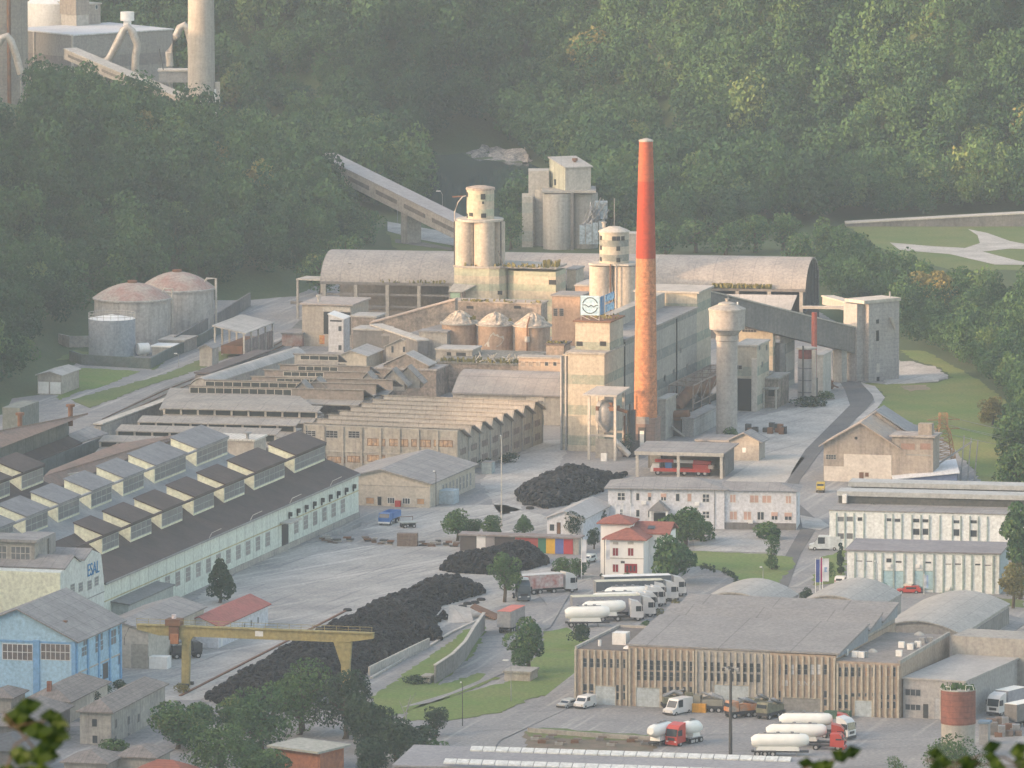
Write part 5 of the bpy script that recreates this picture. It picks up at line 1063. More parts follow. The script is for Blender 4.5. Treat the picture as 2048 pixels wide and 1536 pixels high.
dormers(t, X2, 11., 14.5, iv2, GREYF); t.part('eave_beam', MB().box(X2 - .1, X2 + .4, ye, y2 - 1.5, 14.15, 14.497), METG)
t = T('dormered_hall', 'last dormered hall at the left edge, next to the brown roofed sheds', 'factory', eh.A, eh.ang)
X3 = X2 - 21; y3 = t.side(87, 997, X3)[0] + 1
t.part('wall', MB().prof([(X2 - 11.2, 0), (X2 - 11.2, 7), (X3, 10.8), (X3 - 5, 14.2), (X3 - 10.5, 11), (X3 - 10.5, 0)], ye, y3, 'y'), CREAM)
t.part('roof', MB().slab((X2 - 11.2, ye, 7.5), (X2 - 11.2, y3, 7.5), (X3, y3, 11.1), (X3, ye, 11.1), .2).slab((X3, ye, 11.1), (X3, y3, 11.1), (X3 - 5, y3, 14.6), (X3 - 5, ye, 14.6), .2).slab((X3 - 5, ye, 14.6), (X3 - 5, y3, 14.6), (X3 - 11, y3, 11), (X3 - 11, ye, 11), .2), FELT)
dormers(t, X3, 11., 14.5, [(43, 87, 1013.6, 997), (-25, 20, 1042, 1024)], FELT); t.part('eave_beam', MB().box(X3 - .1, X3 + .4, ye, y3 - 1, 14.15, 14.497), FELT)
# cross wing with the name on it
t = T('cross_wing', 'cream and mint end wing with a twin-peaked gable carrying the letters ESAL', 'factory', eh.A, eh.ang); xp = .3
cn = t.side(121, 1145, xp); pts = [t.side(px, py, xp) for px, py in ((121, 1145), (127, 1140), (146, 1113), (160, 1124), (166, 1122), (182, 1099), (202, 1107), (208, 1160))]
prf = [(pts[0][0], 0)] + [(pts[-1][0], 0)] + [p for p in pts[::-1]]
t.part('wall', MB().prof(prf, -46, xp, 'x'), M('mint_plain', (.62, .66, .63), (.56, .60, .57), scale=.2, streak=.2))
t.part('front_wall', MB().box(-46, xp - .01, cn[0] - .3, cn[0] - .01, 0, cn[1] - .1), CREAM)
for a_, b_ in ((1, 2), (2, 3), (4, 5)):
    (ya, za), (yb, zb) = pts[a_], pts[b_]; t.part('roof', MB().slab((-46, ya, za + .25), (xp + .3, ya, za + .25), (xp + .3, yb, zb + .25), (-46, yb, zb + .25), .22), ROOFG)
yw, zw = t.side(100, 1130, -2); y0 = pts[1][0] + 3; mz = pts[1][1]
t.part('monitor', MB().box(-46, -6, y0, y0 + 7, mz - .5, mz + 4.2), CONC); t.part('monitor_roof', MB().box(-46, -5.4, y0 - .6, y0 + 7.4, mz + 4.203, mz + 4.7), ROOFG)
for k in range(3): fwin(t, -8.6 - k * 4.3, mz + 1., 3.5, 2.4, y0, [CONCL, DGL], 4, 2, .12)
t.part('roof_box', MB().box(-11, -5.8, y0 + 7.5, y0 + 11, mz, mz + 4.6), ROOFG)
for px, py in ((145, 1177), (161, 1174), (179, 1170), (193, 1162)): spx(t, px - 4, px + 4, py - 9, py + 9, xp, [MINT, DGL], 1, 3, .1)
def text(body, parent, loc, rot, size, mat, name='lettering', ext=.04, sx=1., align='LEFT'):
    cu = bpy.data.curves.new('lettering', 'FONT'); cu.body = body; cu.size = size; cu.extrude = ext; cu.align_x = align
    o = bpy.data.objects.new('tmp', cu); COL.objects.link(o); dg = bpy.context.evaluated_depsgraph_get(); me = bpy.data.meshes.new_from_object(o.evaluated_get(dg)); bpy.data.objects.remove(o)
    me.materials.clear(); me.materials.append(mat); q_ = mkobj(name, me, parent, loc); q_.rotation_euler = rot; q_.scale = (sx, 1, 1); return q_
y0, z0 = t.side(174, 1154, xp); y1, z1 = t.side(197, 1144, xp); lt = text('ESAL', t.o, (xp + .08, y0, z0), (R(90), 0, R(90)), 3.2, M('letter_blue2', (.07, .25, .50)))
lt.scale = ((y1 - y0) / max(.1, lt.dimensions.x), 1, 1)
t.part('string_course', MB().box(xp, xp + .08, pts[0][0], pts[-1][0], 7.2, 7.35), METG)
t = T('flat_annex', 'dark flat roofed annex with a small cream dormer before the cream wing', 'annex', eh.A, eh.ang); yy = cn[0] - 12
t.part('wall', MB().box(-46, -9, yy, cn[0] - .31, 0, 4.4), CREAM); t.part('roof', MB().box(-46, -8.7, yy - .3, cn[0] - .32, 4.403, 4.8), FELT); t.part('dormer', MB().box(-46, -21.5, yy + 5, yy + 8, 4.81, 7.4), CREAM); t.part('dormer_roof', MB().box(-46, -21, yy + 4.6, yy + 8.4, 7.403, 7.7), ROOFB)
fwin(t, -24.5, 5.2, 3.2, 1.5, yy + 5, None, 4, 1)
# ---- brown roofed sheds at the far left ----
def pq(t, c): return [t.l(px, py, z) for px, py, z in c]
t = T('brown_shed', 'long brown roofed shed with a grey glazed end monitor beside the railway', 'factory', W(140, 870, 0), R(-15.6)); BT = M('brown_tile', (.25, .175, .14), (.19, .145, .12), scale=.25, lines=((1, 2., .12, .15),))
t.part('roof', MB().slab(*pq(t, [(-60, 916, 10), (140, 838, 10), (176, 826, 12), (-60, 872, 12.6)]), .3), BT)
def wq(t, a, b, z0, off=0., th=.25):
    p, q = t.l(*a), t.l(*b); n = Vector((q.y - p.y, p.x - q.x, 0)).normalized(); m_ = MB(); vs = [p, q, q - n * th, p - n * th]
    return m_.add([(v.x, v.y, z0) for v in vs] + [tuple(v) for v in vs], [(3, 2, 1, 0), (4, 5, 6, 7), (0, 1, 5, 4), (1, 2, 6, 5), (2, 3, 7, 6), (3, 0, 4, 7)])
t.part('side_wall', wq(t, (-60, 917, 9.7), (138, 841, 9.7), 3), M('dull_green_glass', (.17, .185, .17), (.12, .135, .13), scale=.3, lines=((1, 5., .4, .3),)))
t.part('monitor', MB().box(-.2, 3.6, t.l(137, 866, 6).y, t.l(137, 866, 6).y + 12, 3, 10.8), M('grey_green_glass', (.20, .22, .20), (.15, .17, .16), scale=.5, lines=((1, 1.2, .15, .4),)))
t.part('lower_roof', MB().slab(*pq(t, [(-60, 975, 5.6), (165, 885, 5.6), (137, 872, 7), (-60, 950, 7)]), .3), FELT); t.part('end_roof', MB().slab(*pq(t, [(150, 888, 5.7), (217, 866, 5.7), (178, 852, 7.2), (136, 868, 7.2)]), .3), ROOFG)
t.part('glazed_wall', wq(t, (-60, 977, 5.3), (215, 870, 5.3), 0), M('dark_green_glass', (.12, .145, .14), (.09, .11, .11), scale=.3, lines=((1, 6., .5, .2),)))
for px, py in ((40, 849), (141, 832)): p = t.l(px, py, 11.5); t.part('roof_stack', MB().cyl(p.x, p.y, 9.5, 13.4, .5, n=12).cyl(p.x, p.y, 13.4, 13.9, .9, n=12), RUST)
t = T('brown_shed', 'brown roofed shed with a pale verge, between the railway shed and the dormered halls', 'factory', W(300, 930, 0), R(-15.6))
t.part('roof', MB().slab(*pq(t, [(85, 985, 8), (368, 871, 8), (370, 866, 8.8), (88, 952, 10)]), .3), BT)
t.part('roof_upper', MB().slab(*pq(t, [(88, 951.5, 10), (370, 866, 8.8), (232, 888, 10), (100, 940, 10)]), .3), BT)
t.part('side_wall', wq(t, (110, 978, 7.7), (367, 874, 7.7), 0), MC['dull_green_glass']); t.part('verge', MB().beam(t.l(88, 957, 8.6), t.l(170, 945, 9.0), .5, .5), CONCL)
t = gblk('roof_room', 'small pale block with a corrugated white roof behind the last grey dormer', 'building', (425, 880), (508, 884), (515, 872), Y=1742, wall=PLAST, roof=M('white_corrugated', (.60, .59, .55), (.5, .49, .45), scale=.3, lines=((0, .9, .2, .3),)))
t.part('roof_fan', MB().cyl(7, 1, t.h + .3, t.h + 1.4, .3).cyl(7, 1, t.h + 1.4, t.h + 1.7, .8), METG)
# ---- storage tanks ----
TANKW = M('stained_white_tank', (.47, .46, .43), (.36, .35, .34), scale=.35, streak=.6); DOMER = M('rusted_pink_dome', (.33, .21, .18), (.38, .35, .31), scale=.25, streak=.2, fine=.3)
def tank(label, cx, yb, yr, wpx, dome, mat, dmat, extra=None):
    b = W(cx, yb); k = F / math.hypot(b.y, H); r_ = wpx / 2 / k; c = (b.x, b.y + r_, 0); t = T('storage_tank', label, 'tank', c, 0); zr_ = WY(cx, yr, b.y).z
    t.part('shell', MB().cyl(0, 0, 0, zr_, r_, n=56), mat, smooth=True)
    if dome: t.part('dome', MB().lathe([(r_ + .15, zr_ + .01)] + [(r_ * u, zr_ + .1 + dome * (1 - u * u)) for u in (1, .9, .78, .65, .5, .35, .2, .08)] + [(.05, zr_ + dome)], n=48, cap=False), dmat, smooth=True); t.part('rim', MB().lathe([(r_ + .1, zr_ - .5), (r_ + .35, zr_ - .45), (r_ + .35, zr_ - .1), (r_ + .1, zr_)], n=48), mat); t.part('dome_cap', MB().cyl(0, 0, zr_ + dome - .1, zr_ + dome + .6, 1.1, n=12), RUST)
    t.r = r_; t.zr = zr_; return t
a = tank('farthest and tallest storage tank with a pinkish dome, before the ridge wood', 352, 668, 582, 148, 3.5, TANKW, DOMER)
a.part('vent_pipe', MB().tube([(a.r + .5, -2, 0), (a.r + .5, -2, a.zr + 2.2), (a.r - 1.6, -2, a.zr + 2.2), (a.r - 2.2, -2, a.zr + 1)], .28, 8), CONCL)
a = tank('middle storage tank with a rusty domed roof, partly behind the grey tank', 262, 690, 602, 154, 3.2, TANKW, DOMER)
a.part('vent_pipe', MB().tube([(a.r + .4, -1, 0), (a.r + .4, -1, a.zr + 2), (a.r - 1.4, -1, a.zr + 2), (a.r - 2, -1, a.zr + 1)], .25, 8), CONCL)
a = tank('smaller blue-grey tank with a white cone lid and railing, nearest of the three tanks', 222, 716, 642, 94, 0, M('blue_grey_paint', (.33, .36, .40), (.28, .31, .35), scale=.3, streak=.25), None)
a.part('lid', MB().lathe([(a.r, a.zr + .01), (.2, a.zr + .9)], n=48), WHITE); rl = MB()
for k in range(20): an = k * math.pi / 10; rl.tube([(a.r * math.cos(an), a.r * math.sin(an), a.zr), (a.r * math.cos(an), a.r * math.sin(an), a.zr + 1.3)], .05, 4)
for z in (.7, 1.3): rl.tube([(a.r * math.cos(x), a.r * math.sin(x), a.zr + z) for x in np.linspace(0, 6.283, 29)], .05, 4)
a.part('railing', rl, CONCL)
def wall(name, label, cat, pts, h, th, mat, z=0., cap=None, group=None):
    P = [W(x, y, z) for x, y in pts]; o = P[0]; t = T(name, label, cat, o, 0, group); b = MB(); c_ = MB()
    for p, q in zip(P[:-1], P[1:]): b.beam(p - o + Vector((0, 0, h / 2)), q - o + Vector((0, 0, h / 2)), th, h); c_.beam(p - o + Vector((0, 0, h + .08)), q - o + Vector((0, 0, h + .08)), th + .2, .15)
    t.part('wall_panel', b, mat)
    if cap: t.part('coping', c_, cap)
    return t
GRW = M('green_grey_wall', (.10, .135, .125), (.14, .16, .15), scale=.3)
wall('bund_wall', 'low dark green wall around the storage tanks', 'wall', [(140, 722), (165, 730), (300, 738), (330, 722), (400, 690), (440, 668)], 2.4, .4, GRW)
wall('bund_wall', 'pale retaining wall curving behind the storage tanks', 'wall', [(118, 690), (140, 695), (200, 694)], 2.6, .4, CONC); wall('bund_wall', 'high concrete wall running up behind the open wagon shed', 'wall', [(350, 700), (440, 650), (500, 612)], 3.2, .4, CONCD)
a = T('horizontal_tank', 'short white horizontal tank at the foot of the blue-grey tank', 'tank', W(275, 712), 0); a.part('shell', MB().tube([(0, 0, 1.6), (2.4, 1, 1.6)], 1.3, 16), WHITE, smooth=True); a.part('saddle', MB().box(.3, 2, -.4, 1.4, 0, .6), CONC)
gblk('pump_shed', 'flat white roofed pump shed beside the horizontal tank', 'shed', (304, 694), (344, 697), (368, 690), yb=712, wall=CONC, roof=WHITE); gblk('pump_shed', 'flat pinkish grey slab roofed shed between the tanks and the wagon shed', 'shed', (318, 682), (368, 686), (395, 674), yb=704, wall=CONC, roof=CONC)
t = G('wagon_shed', 'open sided wagon loading shed with a pale roof over the railway', 'shed', (430, 716), 0); hh = t.f(430, 650)[1]; wf = t.f(488, 716)[0]; d = t.side(545, 644, wf)[0]
t.part('roof', MB().slab((-.5, -.6, hh), (wf + .5, -.6, hh - 1.6), (wf + .5, d, hh - 1.6), (-.5, d, hh), .25), ROOFP)
for k in range(5):
    y = d * k / 4
    for x, z in ((0, hh - .3), (wf, hh - 1.9)): t.part('post', MB().box(x - .18, x + .18, y - .18, y + .18, 0, z), CONCL)
t.part('side_panel', MB().box(wf - .06, wf + .06, .3, d, 0, hh - 3.4), M('rusty_panel', (.30, .25, .23), (.19, .16, .15), scale=.6, lines=((1, 2.5, .2, .5),))); t.part('wagon', MB().box(.8, wf - 1, 2, d - 1, .8, 2.6), RUST)
t = ghouse('small cream signal hut with a pitched roof beside the railway', (399, 696), (424, 700), (411, 690), (437, 692), 1948, PLAST, ROOFG, name='signal_hut', cat='hut'); 
t = ghouse('small gabled hut with two white doors on the grass left of the service road', (75, 750), (122, 756), (100, 744), (158, 741), 1896, PLAST, ROOFP, name='garage_hut', cat='hut')
for px in (87, 111): x, z = t.f(px, 780); hole(t, x, .2, 2.4, 2.6, 0, 'door', WHITE)
lamp('lone lamp beside the service road below the storage tanks', 357, 735, 28, 1., mat=CONC)
# ================= middle ground =================
OFFW = M('office_wall', (.66, .67, .70), (.60, .61, .64), scale=.3, streak=.12); PINKB = M('pink_shutter', (.60, .40, .33), fine=.1)
t = G('gabled_warehouse', 'low gabled warehouse with a grey sheet roof and beige front, right of the dormered hall', 'warehouse', (860, 1016), 0, -16); w_ = 20
t.A = t.A + Vector((-w_ * t.c, -w_ * t.s_, 0)); t.o.location = t.A
zr = t.f(759, 944)[1]; zr = max(7.2, zr); gable(t, w_, 31.5, 4.75, zr, M('beige_front', (.50, .455, .38), (.44, .40, .34), scale=.3, streak=.2), ROOFG, 'y', .6, .25)
for x0, x1, y0, y1, mt in ((732, 748, 995, 1008, M('orange_blind', (.50, .30, .16))), (755, 763, 993, 1011, DARK), (775, 789, 995, 1007, GLASS), (805, 820, 996, 1008, GLASS), (834, 849, 997, 1009, MC['orange_blind'])): fpx(t, x0, x1, y0, y1, 0, [FRMW if mt is GLASS else CONC, mt], 3 if mt is GLASS else 1, 1, .1)
x, z = t.f(797, 1012); t.part('red_cabinet', MB().box(x - .6, x + .5, -.5, -.03, .05, 1.25), M('red_paint2', (.5, .05, .04)))
x, z = t.f(748, 974); t.part('gable_panel', MB().box(2, w_ - .2, -.06, -.01, 4.0, 4.12), CONC)
for k in range(9): swin(t, 9 + k * 2.4, .9, 1.1, 2.6, w_, 1, [CONCL, DGL], 1, 2, .12)
t.part('porch', MB().box(w_ + .02, w_ + 3, 6.2, 10, 0, 2.7), M('pale_blue_porch', (.42, .50, .55)))
gblk('container', 'grey blue container beside the lane behind the gabled warehouse', 'container', (963, 925), (983, 927), (986, 922), yb=948, wall=M('grey_blue', (.30, .35, .36)), roof=ROOFG, ov=.02, th=.1)
t = FR('vehicle_shelter', 'open flat roofed vehicle shelter on posts housing the red crane lorry', 'shelter', (1273, 905), (1445, 909), 4.9)
d = t.l(1278, 884, 5.2).y; t.d = d; t.part('roof', MB().slab((-.4, -.5, 5.2), (t.w + .4, -.5, 5.2), (t.w + 1, d, 5.5), (-.4, d, 5.5), .3), ROOFG); t.part('fascia', MB().box(-.3, t.w + .3, -.62, -.52, 4.5, 5.2), CONCL)
for x in (.2, t.w * .49, t.w - .2): t.part('post', MB().box(x - .28, x + .28, -.45, .1, 0, 4.89), CONCL)
t.part('back_wall', MB().box(0, t.w, d - .6, d - .3, 0, 4.9), M('shelter_back', (.20, .185, .165), (.13, .12, .11), scale=.4)); t.part('side_wall', MB().box(t.w - .1, t.w + .1, 2, d - .3, 0, 4.9), CONCD)
t.part('store_box', MB().box(1, 3.2, d - 4, d - 1, 0, 3), CONC); shd = t
# office
t = FR('office_building', 'long two-storey grey white office with pink shutters and a porch', 'office', (1216, 977), (1592, 982.5), 7.6)
d1 = 11; hip(t, 0, t.w * .62, 0, d1, 7.6, 9.3, OFFW, ROOFG, .7, 7); t.part('wall_wing', MB().box(t.w * .62 + .01, t.w, .6, 9.5, 0, 7.4), OFFW)
X0, X1 = t.w * .6, t.w + .7; t.part('roof_wing', MB().add([(X0, 0, 7.5), (X1, 0, 7.5), (X1, 10.2, 7.5), (X0, 10.2, 7.5), (X0, 5, 8.7), (X1 - 4.6, 5, 8.7)], [(3, 2, 1, 0), (0, 1, 5, 4), (1, 2, 5), (2, 3, 4, 5), (3, 0, 4)]), ROOFG)
t.part('plinth', MB().box(t.w * .5, t.w + .02, .35, .58, 0, 1.3), CONCD)
def T5(x): return 1060 + x / 3.657
def Y5(y): return 900 + y / 3.657
for x0, x1, y0, y1, k in ((640, 695, 312, 368, 2), (775, 802, 314, 370, 1), (862, 887, 314, 372, 3), (957, 997, 318, 372, 4), (1065, 1095, 318, 375, 1), (1150, 1182, 318, 378, 0), (1262, 1312, 322, 382, 2), (775, 803, 436, 490, 1), (862, 888, 438, 495, 1), (1262, 1312, 448, 500, 2), (655, 690, 432, 480, 2)):
    mt = PINKB if k == 0 else GLASS; o_ = fpx(t, T5(x0), T5(x1), Y5(y0), Y5(y1), 0, [FRMW, mt], 2 if k in (2, 4) else 1, 2 if k == 2 else 1, .14)
    if k in (3, 4): a_ = t.f(T5(x0), Y5(y0)); b_ = t.f(T5(x1), Y5((y0 + y1) / 2)); t.part('shutter', MB().box(a_[0], b_[0], -.12, -.07, b_[1], a_[1]), PINKB, o_)
for x0, x1, y0, y1, k in ((1462, 1505, 325, 385, 0), (1608, 1672, 330, 386, 0), (1698, 1765, 332, 388, 0), (1870, 1910, 335, 392, 0), (1460, 1515, 448, 510, 0), (1562, 1618, 450, 512, 0), (1662, 1712, 452, 512, 1), (1765, 1812, 454, 512, 3), (1862, 1915, 458, 514, 3)):
    o_ = fpx(t, T5(x0), T5(x1), Y5(y0), Y5(y1), .6, [FRMW, PINKB if k == 0 else GLASS], 2, 1, .12)
    if k == 3: a_ = t.f(T5(x0), Y5(y0), .6); b_ = t.f(T5(x1), Y5((y0 + y1) / 2), .6); t.part('shutter', MB().box(a_[0], b_[0], .45, .52, b_[1], a_[1]), PINKB, o_)
for y0, y1 in ((300, 395), (418, 510)): fpx(t, T5(1383), T5(1424), Y5(y0), Y5(y1), .6, [METG, M('green_grey_panel', (.22, .28, .28))], 1, 1, .1, name='stair_window')
pa = t.f(T5(890), Y5(520)); pb_ = t.f(T5(1010), Y5(520)); xa, xb = pa[0], pb_[0]
t.part('porch_roof', MB().prof([(xa - .5, 3.7), (xb + .5, 3.7), ((xa + xb) / 2, 5.6)], -3, -.01, 'y'), ROOFG)
for x in (xa, xb): t.part('porch_post', MB().box(x - .18, x + .18, -2.9, -2.5, 0, 3.69), WHITE)
hole(t, (xa + xb) / 2, 0, 2.4, 3, 0, 'doorway')
for px, py in ((833, 385), (1222, 395), (1612, 528)): x, z = t.f(T5(px), Y5(py), -.05); t.part('air_conditioner', MB().box(x - .45, x + .45, -.45 if px < 1500 else .1, -.02 if px < 1500 else .55, z - .3, z + .35), WHITE)
for px in (738, 1350): x, z = t.f(T5(px), Y5(400)); t.part('downpipe', MB().tube([(x, -.08, 0), (x, -.08, 7.5)], .07, 5), METG)
for k, zz in ((0, 5.4), (1, 4.2), (2, 2.4)): swin(t, 3, zz, .8, .9, t.w, 1, [FRMW, GLASS])
t = ghouse('low white annex with a pale grey roof joining the left end of the office', (1094, 1036), (1166, 1040), (1128, 1024), (1222, 1004), 1662, OFFW, M('pale_grey_sheet', (.40, .39, .38), (.34, .33, .32), scale=.2, lines=((1, 3, .12, .2),)), name='office_annex', cat='annex')
fpx(t, 1099, 1109, 1048, 1062, 0, None, 1, 1); fpx(t, 1114, 1121, 1045, 1068, 0, [METD, RUST], 1, 1, .08, name='door')
# villa
t = FR('villa', 'white villa with red hipped roofs and red shutters in front of the office', 'house', (1212, 1155), (1287, 1157)); REDR = M('red_tile_roof', (.33, .12, .085), (.26, .10, .08), scale=.6, lines=((1, .5, .08, .25),)); VW = M('villa_white', (.84, .83, .80), (.79, .78, .75), scale=.4, fine=.08); RSH = M('red_shutter', (.30, .035, .04))
hip(t, 0, t.w, 0, 9, 7.1, 9.1, VW, REDR, .7); wg = t.part('wing_wall', MB().box(t.w - 3, t.w + 3.6, 5.5, 14, 0, 7.6), VW); t.part('wing_roof', MB().slab((t.w - 3.5, 5, 7.8), (t.w + 4.1, 5, 7.8), (t.w + 4.1, 9.7, 9.4), (t.w - 3.5, 9.7, 9.4), .25).slab((t.w - 3.5, 9.7, 9.4), (t.w + 4.1, 9.7, 9.4), (t.w + 4.1, 14.5, 7.8), (t.w - 3.5, 14.5, 7.8), .25), REDR)
hx = 9.6; wa = t.part('tower_wall', MB().box(-1.6, 3.9, 3.2, 9.2, 0, hx), VW)
t.part('tower_roof', MB().add([(-2.3, 2.5, hx), (4.6, 2.5, hx), (4.6, 9.9, hx), (-2.3, 9.9, hx), (-2.3, 2.5, hx + .2), (4.6, 2.5, hx + .2), (4.6, 9.9, hx + .2), (-2.3, 9.9, hx + .2), (1.15, 6.2, hx + 1.5)], [(3, 2, 1, 0), (0, 1, 5, 4), (1, 2, 6, 5), (2, 3, 7, 6), (3, 0, 4, 7), (4, 5, 8), (5, 6, 8), (6, 7, 8), (7, 4, 8)]), REDR)
for x0, x1, y0, y1 in ((605, 645, 716, 774), (716, 757, 717, 775), (605, 646, 835, 893)): fpx(t, T5(x0), T5(x1), Y5(y0), Y5(y1), 0, [FRMW, RSH], 2, 1, .08)
fpx(t, T5(698), T5(777), Y5(838), Y5(893), 0, [RSH, GLASS], 3, 1, .35); fpx(t, T5(665), T5(692), Y5(812), Y5(828), 0, [METD, METD], 1, 1, .05, name='name_plate')
for x0, x1 in ((607, 645), (715, 757)): fpx(t, T5(x0), T5(x1), Y5(672), Y5(690), 0, [CONCL, CONCL], 1, 1, .04, name='vent_panel')
t.part('string_course', MB().box(-.05, t.w + .05, -.08, -.01, 3.6, 3.75), CONCL); swin(t, 8, 3.8, 1.1, 1.6, t.w + 3.6, 1, [RSH, GLASS]); t.part('downpipe', MB().tube([(-.3, -.05, 0), (-.3, -.05, 7)], .07, 5), METD)
t.part('skylight', MB().slab((t.w - .4, 6.4, 8.45), (t.w + .9, 6.4, 8.45), (t.w + .9, 7.6, 8.86), (t.w - .4, 7.6, 8.86), .05), GLASS)
# painted wall shed
t = FR('mural_shed', 'long low shed whose front is painted in blocks of colour behind the middle tyre heap', 'shed', (920, 1102), (1157, 1110)); hh = 3.0
t.part('wall', MB().box(0, t.w, .1, 3.6, 0, hh), CONC); t.part('roof', MB().box(-.3, t.w + .3, -.3, 3.9, hh + .003, hh + .3), M('rusty_grey_roof', (.27, .25, .24), (.22, .17, .15), scale=.5))
for x0, x1, c in ((920, 953, (.10, .09, .085)), (953, 971, (.70, .69, .67)), (971, 989, (.28, .26, .26)), (989, 1030, (.09, .08, .08)), (1030, 1076, (.42, .10, .085)), (1076, 1092, (.06, .20, .13)), (1092, 1110, (.72, .43, .04)), (1110, 1127, (.12, .16, .40)), (1127, 1146, (.46, .06, .065))):
    a_, b_ = t.f(x0, 1100)[0], t.f(x1, 1100)[0]; t.part('painted_panel', MB().box(a_ + .02, b_ - .02, 0, .08, .1, hh - .05), M('mural_%d' % x0, c, fine=.1))
TYR = ML('old_tyres', [(.0, (.014, .014, .016)), (.55, (.026, .026, .028)), (.8, (.06, .06, .06)), (1., (.16, .155, .145))])
# ---- tyre heaps ----
tv = []; 
_R, _r, NU, NV = .42, .15, 9, 5
for i in range(NU):
    a = 2 * math.pi * i / NU
    for j in range(NV): b = 2 * math.pi * j / NV; tv.append(((_R + _r * math.cos(b)) * math.cos(a), (_R + _r * math.cos(b)) * math.sin(a), _r * 1.25 * math.sin(b)))
tv = np.array(tv); tf = np.array([[i * NV + j, ((i + 1) % NU) * NV + j, ((i + 1) % NU) * NV + (j + 1) % NV, i * NV + (j + 1) % NV] for i in range(NU) for j in range(NV)])
def heap(label, px, h, n, seed, edge=4.):
    g = np.random.RandomState(seed); P = [W(x, y) for x, y in px]; pol = [(p.x, p.y) for p in P]; o = P[0]
    x0, x1 = min(p[0] for p in pol), max(p[0] for p in pol); y0, y1 = min(p[1] for p in pol), max(p[1] for p in pol)
    def hgt(x, y):
        d = np.maximum(pdist(x, y, pol), 0); return h * (1 - np.exp(-d / edge * 1.1)) * (.86 + .12 * np.sin(x / 3.1 + y / 7) + .08 * np.sin(x / 1.3 - y / 2.2)) + .0
    st = 1.0; X, Y = np.meshgrid(np.arange(x0 - 1, x1 + 1, st), np.arange(y0 - 1, y1 + 1, st)); Z = hgt(X, Y) - .25
    ny_, nx_ = X.shape; ix = np.arange(nx_ * ny_).reshape(ny_, nx_); qq = np.stack([ix[:-1, :-1], ix[:-1, 1:], ix[1:, 1:], ix[1:, :-1]], -1).reshape(-1, 4)
    keep = Z.ravel()[qq].max(1) > -.2; Vs = [np.stack([X.ravel(), Y.ravel(), Z.ravel()], 1)]; Qs = [qq[keep]]; off = X.size
    cnt = 0
    while cnt < n:
        x, y = g.uniform(x0, x1), g.uniform(y0, y1); dd = float(pdist(x, y, pol))
        if dd < 0.1: continue
        z = float(hgt(x, y)); ax = g.normal(size=3) * np.array([1, 1, .8]); ax[2] += .5 * g.choice([-1, 1]); ax /= np.linalg.norm(ax); u = np.cross(ax, [.3, .5, .8]); u /= np.linalg.norm(u); v = np.cross(ax, u)
        s_ = g.uniform(.75, 1.35) if g.rand() < .9 else 1.7; Vs.append((tv * s_) @ np.array([u, v, ax]) + np.array([x, y, z + g.uniform(-.1, .35)])); Qs.append(tf + off); off += len(tv); cnt += 1
    V = np.concatenate(Vs) - np.array([o.x, o.y, 0]); nq = sum(len(q_) for q_ in Qs); tn_ = np.full(nq, .2); tn_[len(Qs[0]):] = np.repeat(g.rand(len(Qs) - 1) ** 2.2 * .62 + (.2 if seed == 1 else 0), len(tf)); ob = mkobj('tyre_heap', npmesh('tyre_heap', V, np.concatenate(Qs), [TYR], tn_), None, o); return tag(ob, label, 'tyre heap', None, 'stuff')
heap('heap of old tyres with greyish centre beside the mill tower, behind the office annex', [(1030, 990), (1060, 972), (1130, 962), (1225, 957), (1262, 948), (1232, 962), (1200, 985), (1130, 1012), (1090, 1018), (1045, 1008)], 4.2, 1500, 1)
heap('heap of black tyres in front of the painted shed', [(880, 1141), (930, 1125), (1000, 1118), (1085, 1117), (1098, 1128), (1060, 1140), (1000, 1151), (910, 1147)], 4.6, 1100, 2)
heap('very long bank of black tyres running across the yard under the gantry crane', [(412, 1398), (470, 1362), (560, 1312), (660, 1262), (760, 1212), (850, 1180), (900, 1170), (960, 1178), (970, 1188), (930, 1200), (872, 1216), (895, 1236), (868, 1250), (880, 1270), (882, 1283), (850, 1282), (740, 1340), (700, 1380), (560, 1425), (430, 1408)], 4.6, 5600, 3, 5.)
g = random.Random(4); k = 0
TYM = MB(); 
for px, py in ((1052, 1008), (1060, 1016), (935, 1207), (950, 1205), (925, 1213), (962, 1199), (908, 1217), (695, 1220), (1045, 1160), (1110, 1140)):
    o_ = mkobj('loose_tyre', None, None, W(px, py, .1)); 
    me = npmesh('loose_tyre', tv * 1.5, tf, [RUBBER]) if k == 0 else me0; me0 = me; k += 1
    bpy.data.objects.remove(o_); o_ = mkobj('loose_tyre', me0, None, W(px, py, .22)); tag(o_, 'single old tyre lying on the pale ground near the tyre heaps', 'tyre', 'loose tyres')
# ---- vehicles ----
CABW = M('cab_white', (.70, .70, .69), fine=.05, rough=.35, spec=.5); CABR = M('cab_red', (.52, .06, .04), fine=.05, rough=.35, spec=.5); CHAS = M('chassis', (.05, .05, .055), fine=.1, rough=.6); TANKS = M('tank_white', (.84, .84, .78), (.76, .76, .70), scale=.4, rough=.35, spec=.5, fine=.08); SCR = M('windscreen', (.03, .04, .05), rough=.1, spec=.7, fine=.05); RIM = M('wheel_rim', (.45, .45, .45), rough=.4)
def wheel(t, x, y, r=.52, wd=.32, parent=None):
    b = MB(); s_ = 1 if y > 0 else -1
    def ring(r0, y0, y1):
        b.tube([(x, y0, r), (x, y1, r)], r0, 14)
    b.mat(0); ring(r, y - wd / 2, y + wd / 2); b.mat(1); ring(r * .5, y + s_ * (wd / 2), y + s_ * (wd / 2 + .03)); b.mat(0); return t.part('wheel', b, [RUBBER, RIM], parent)
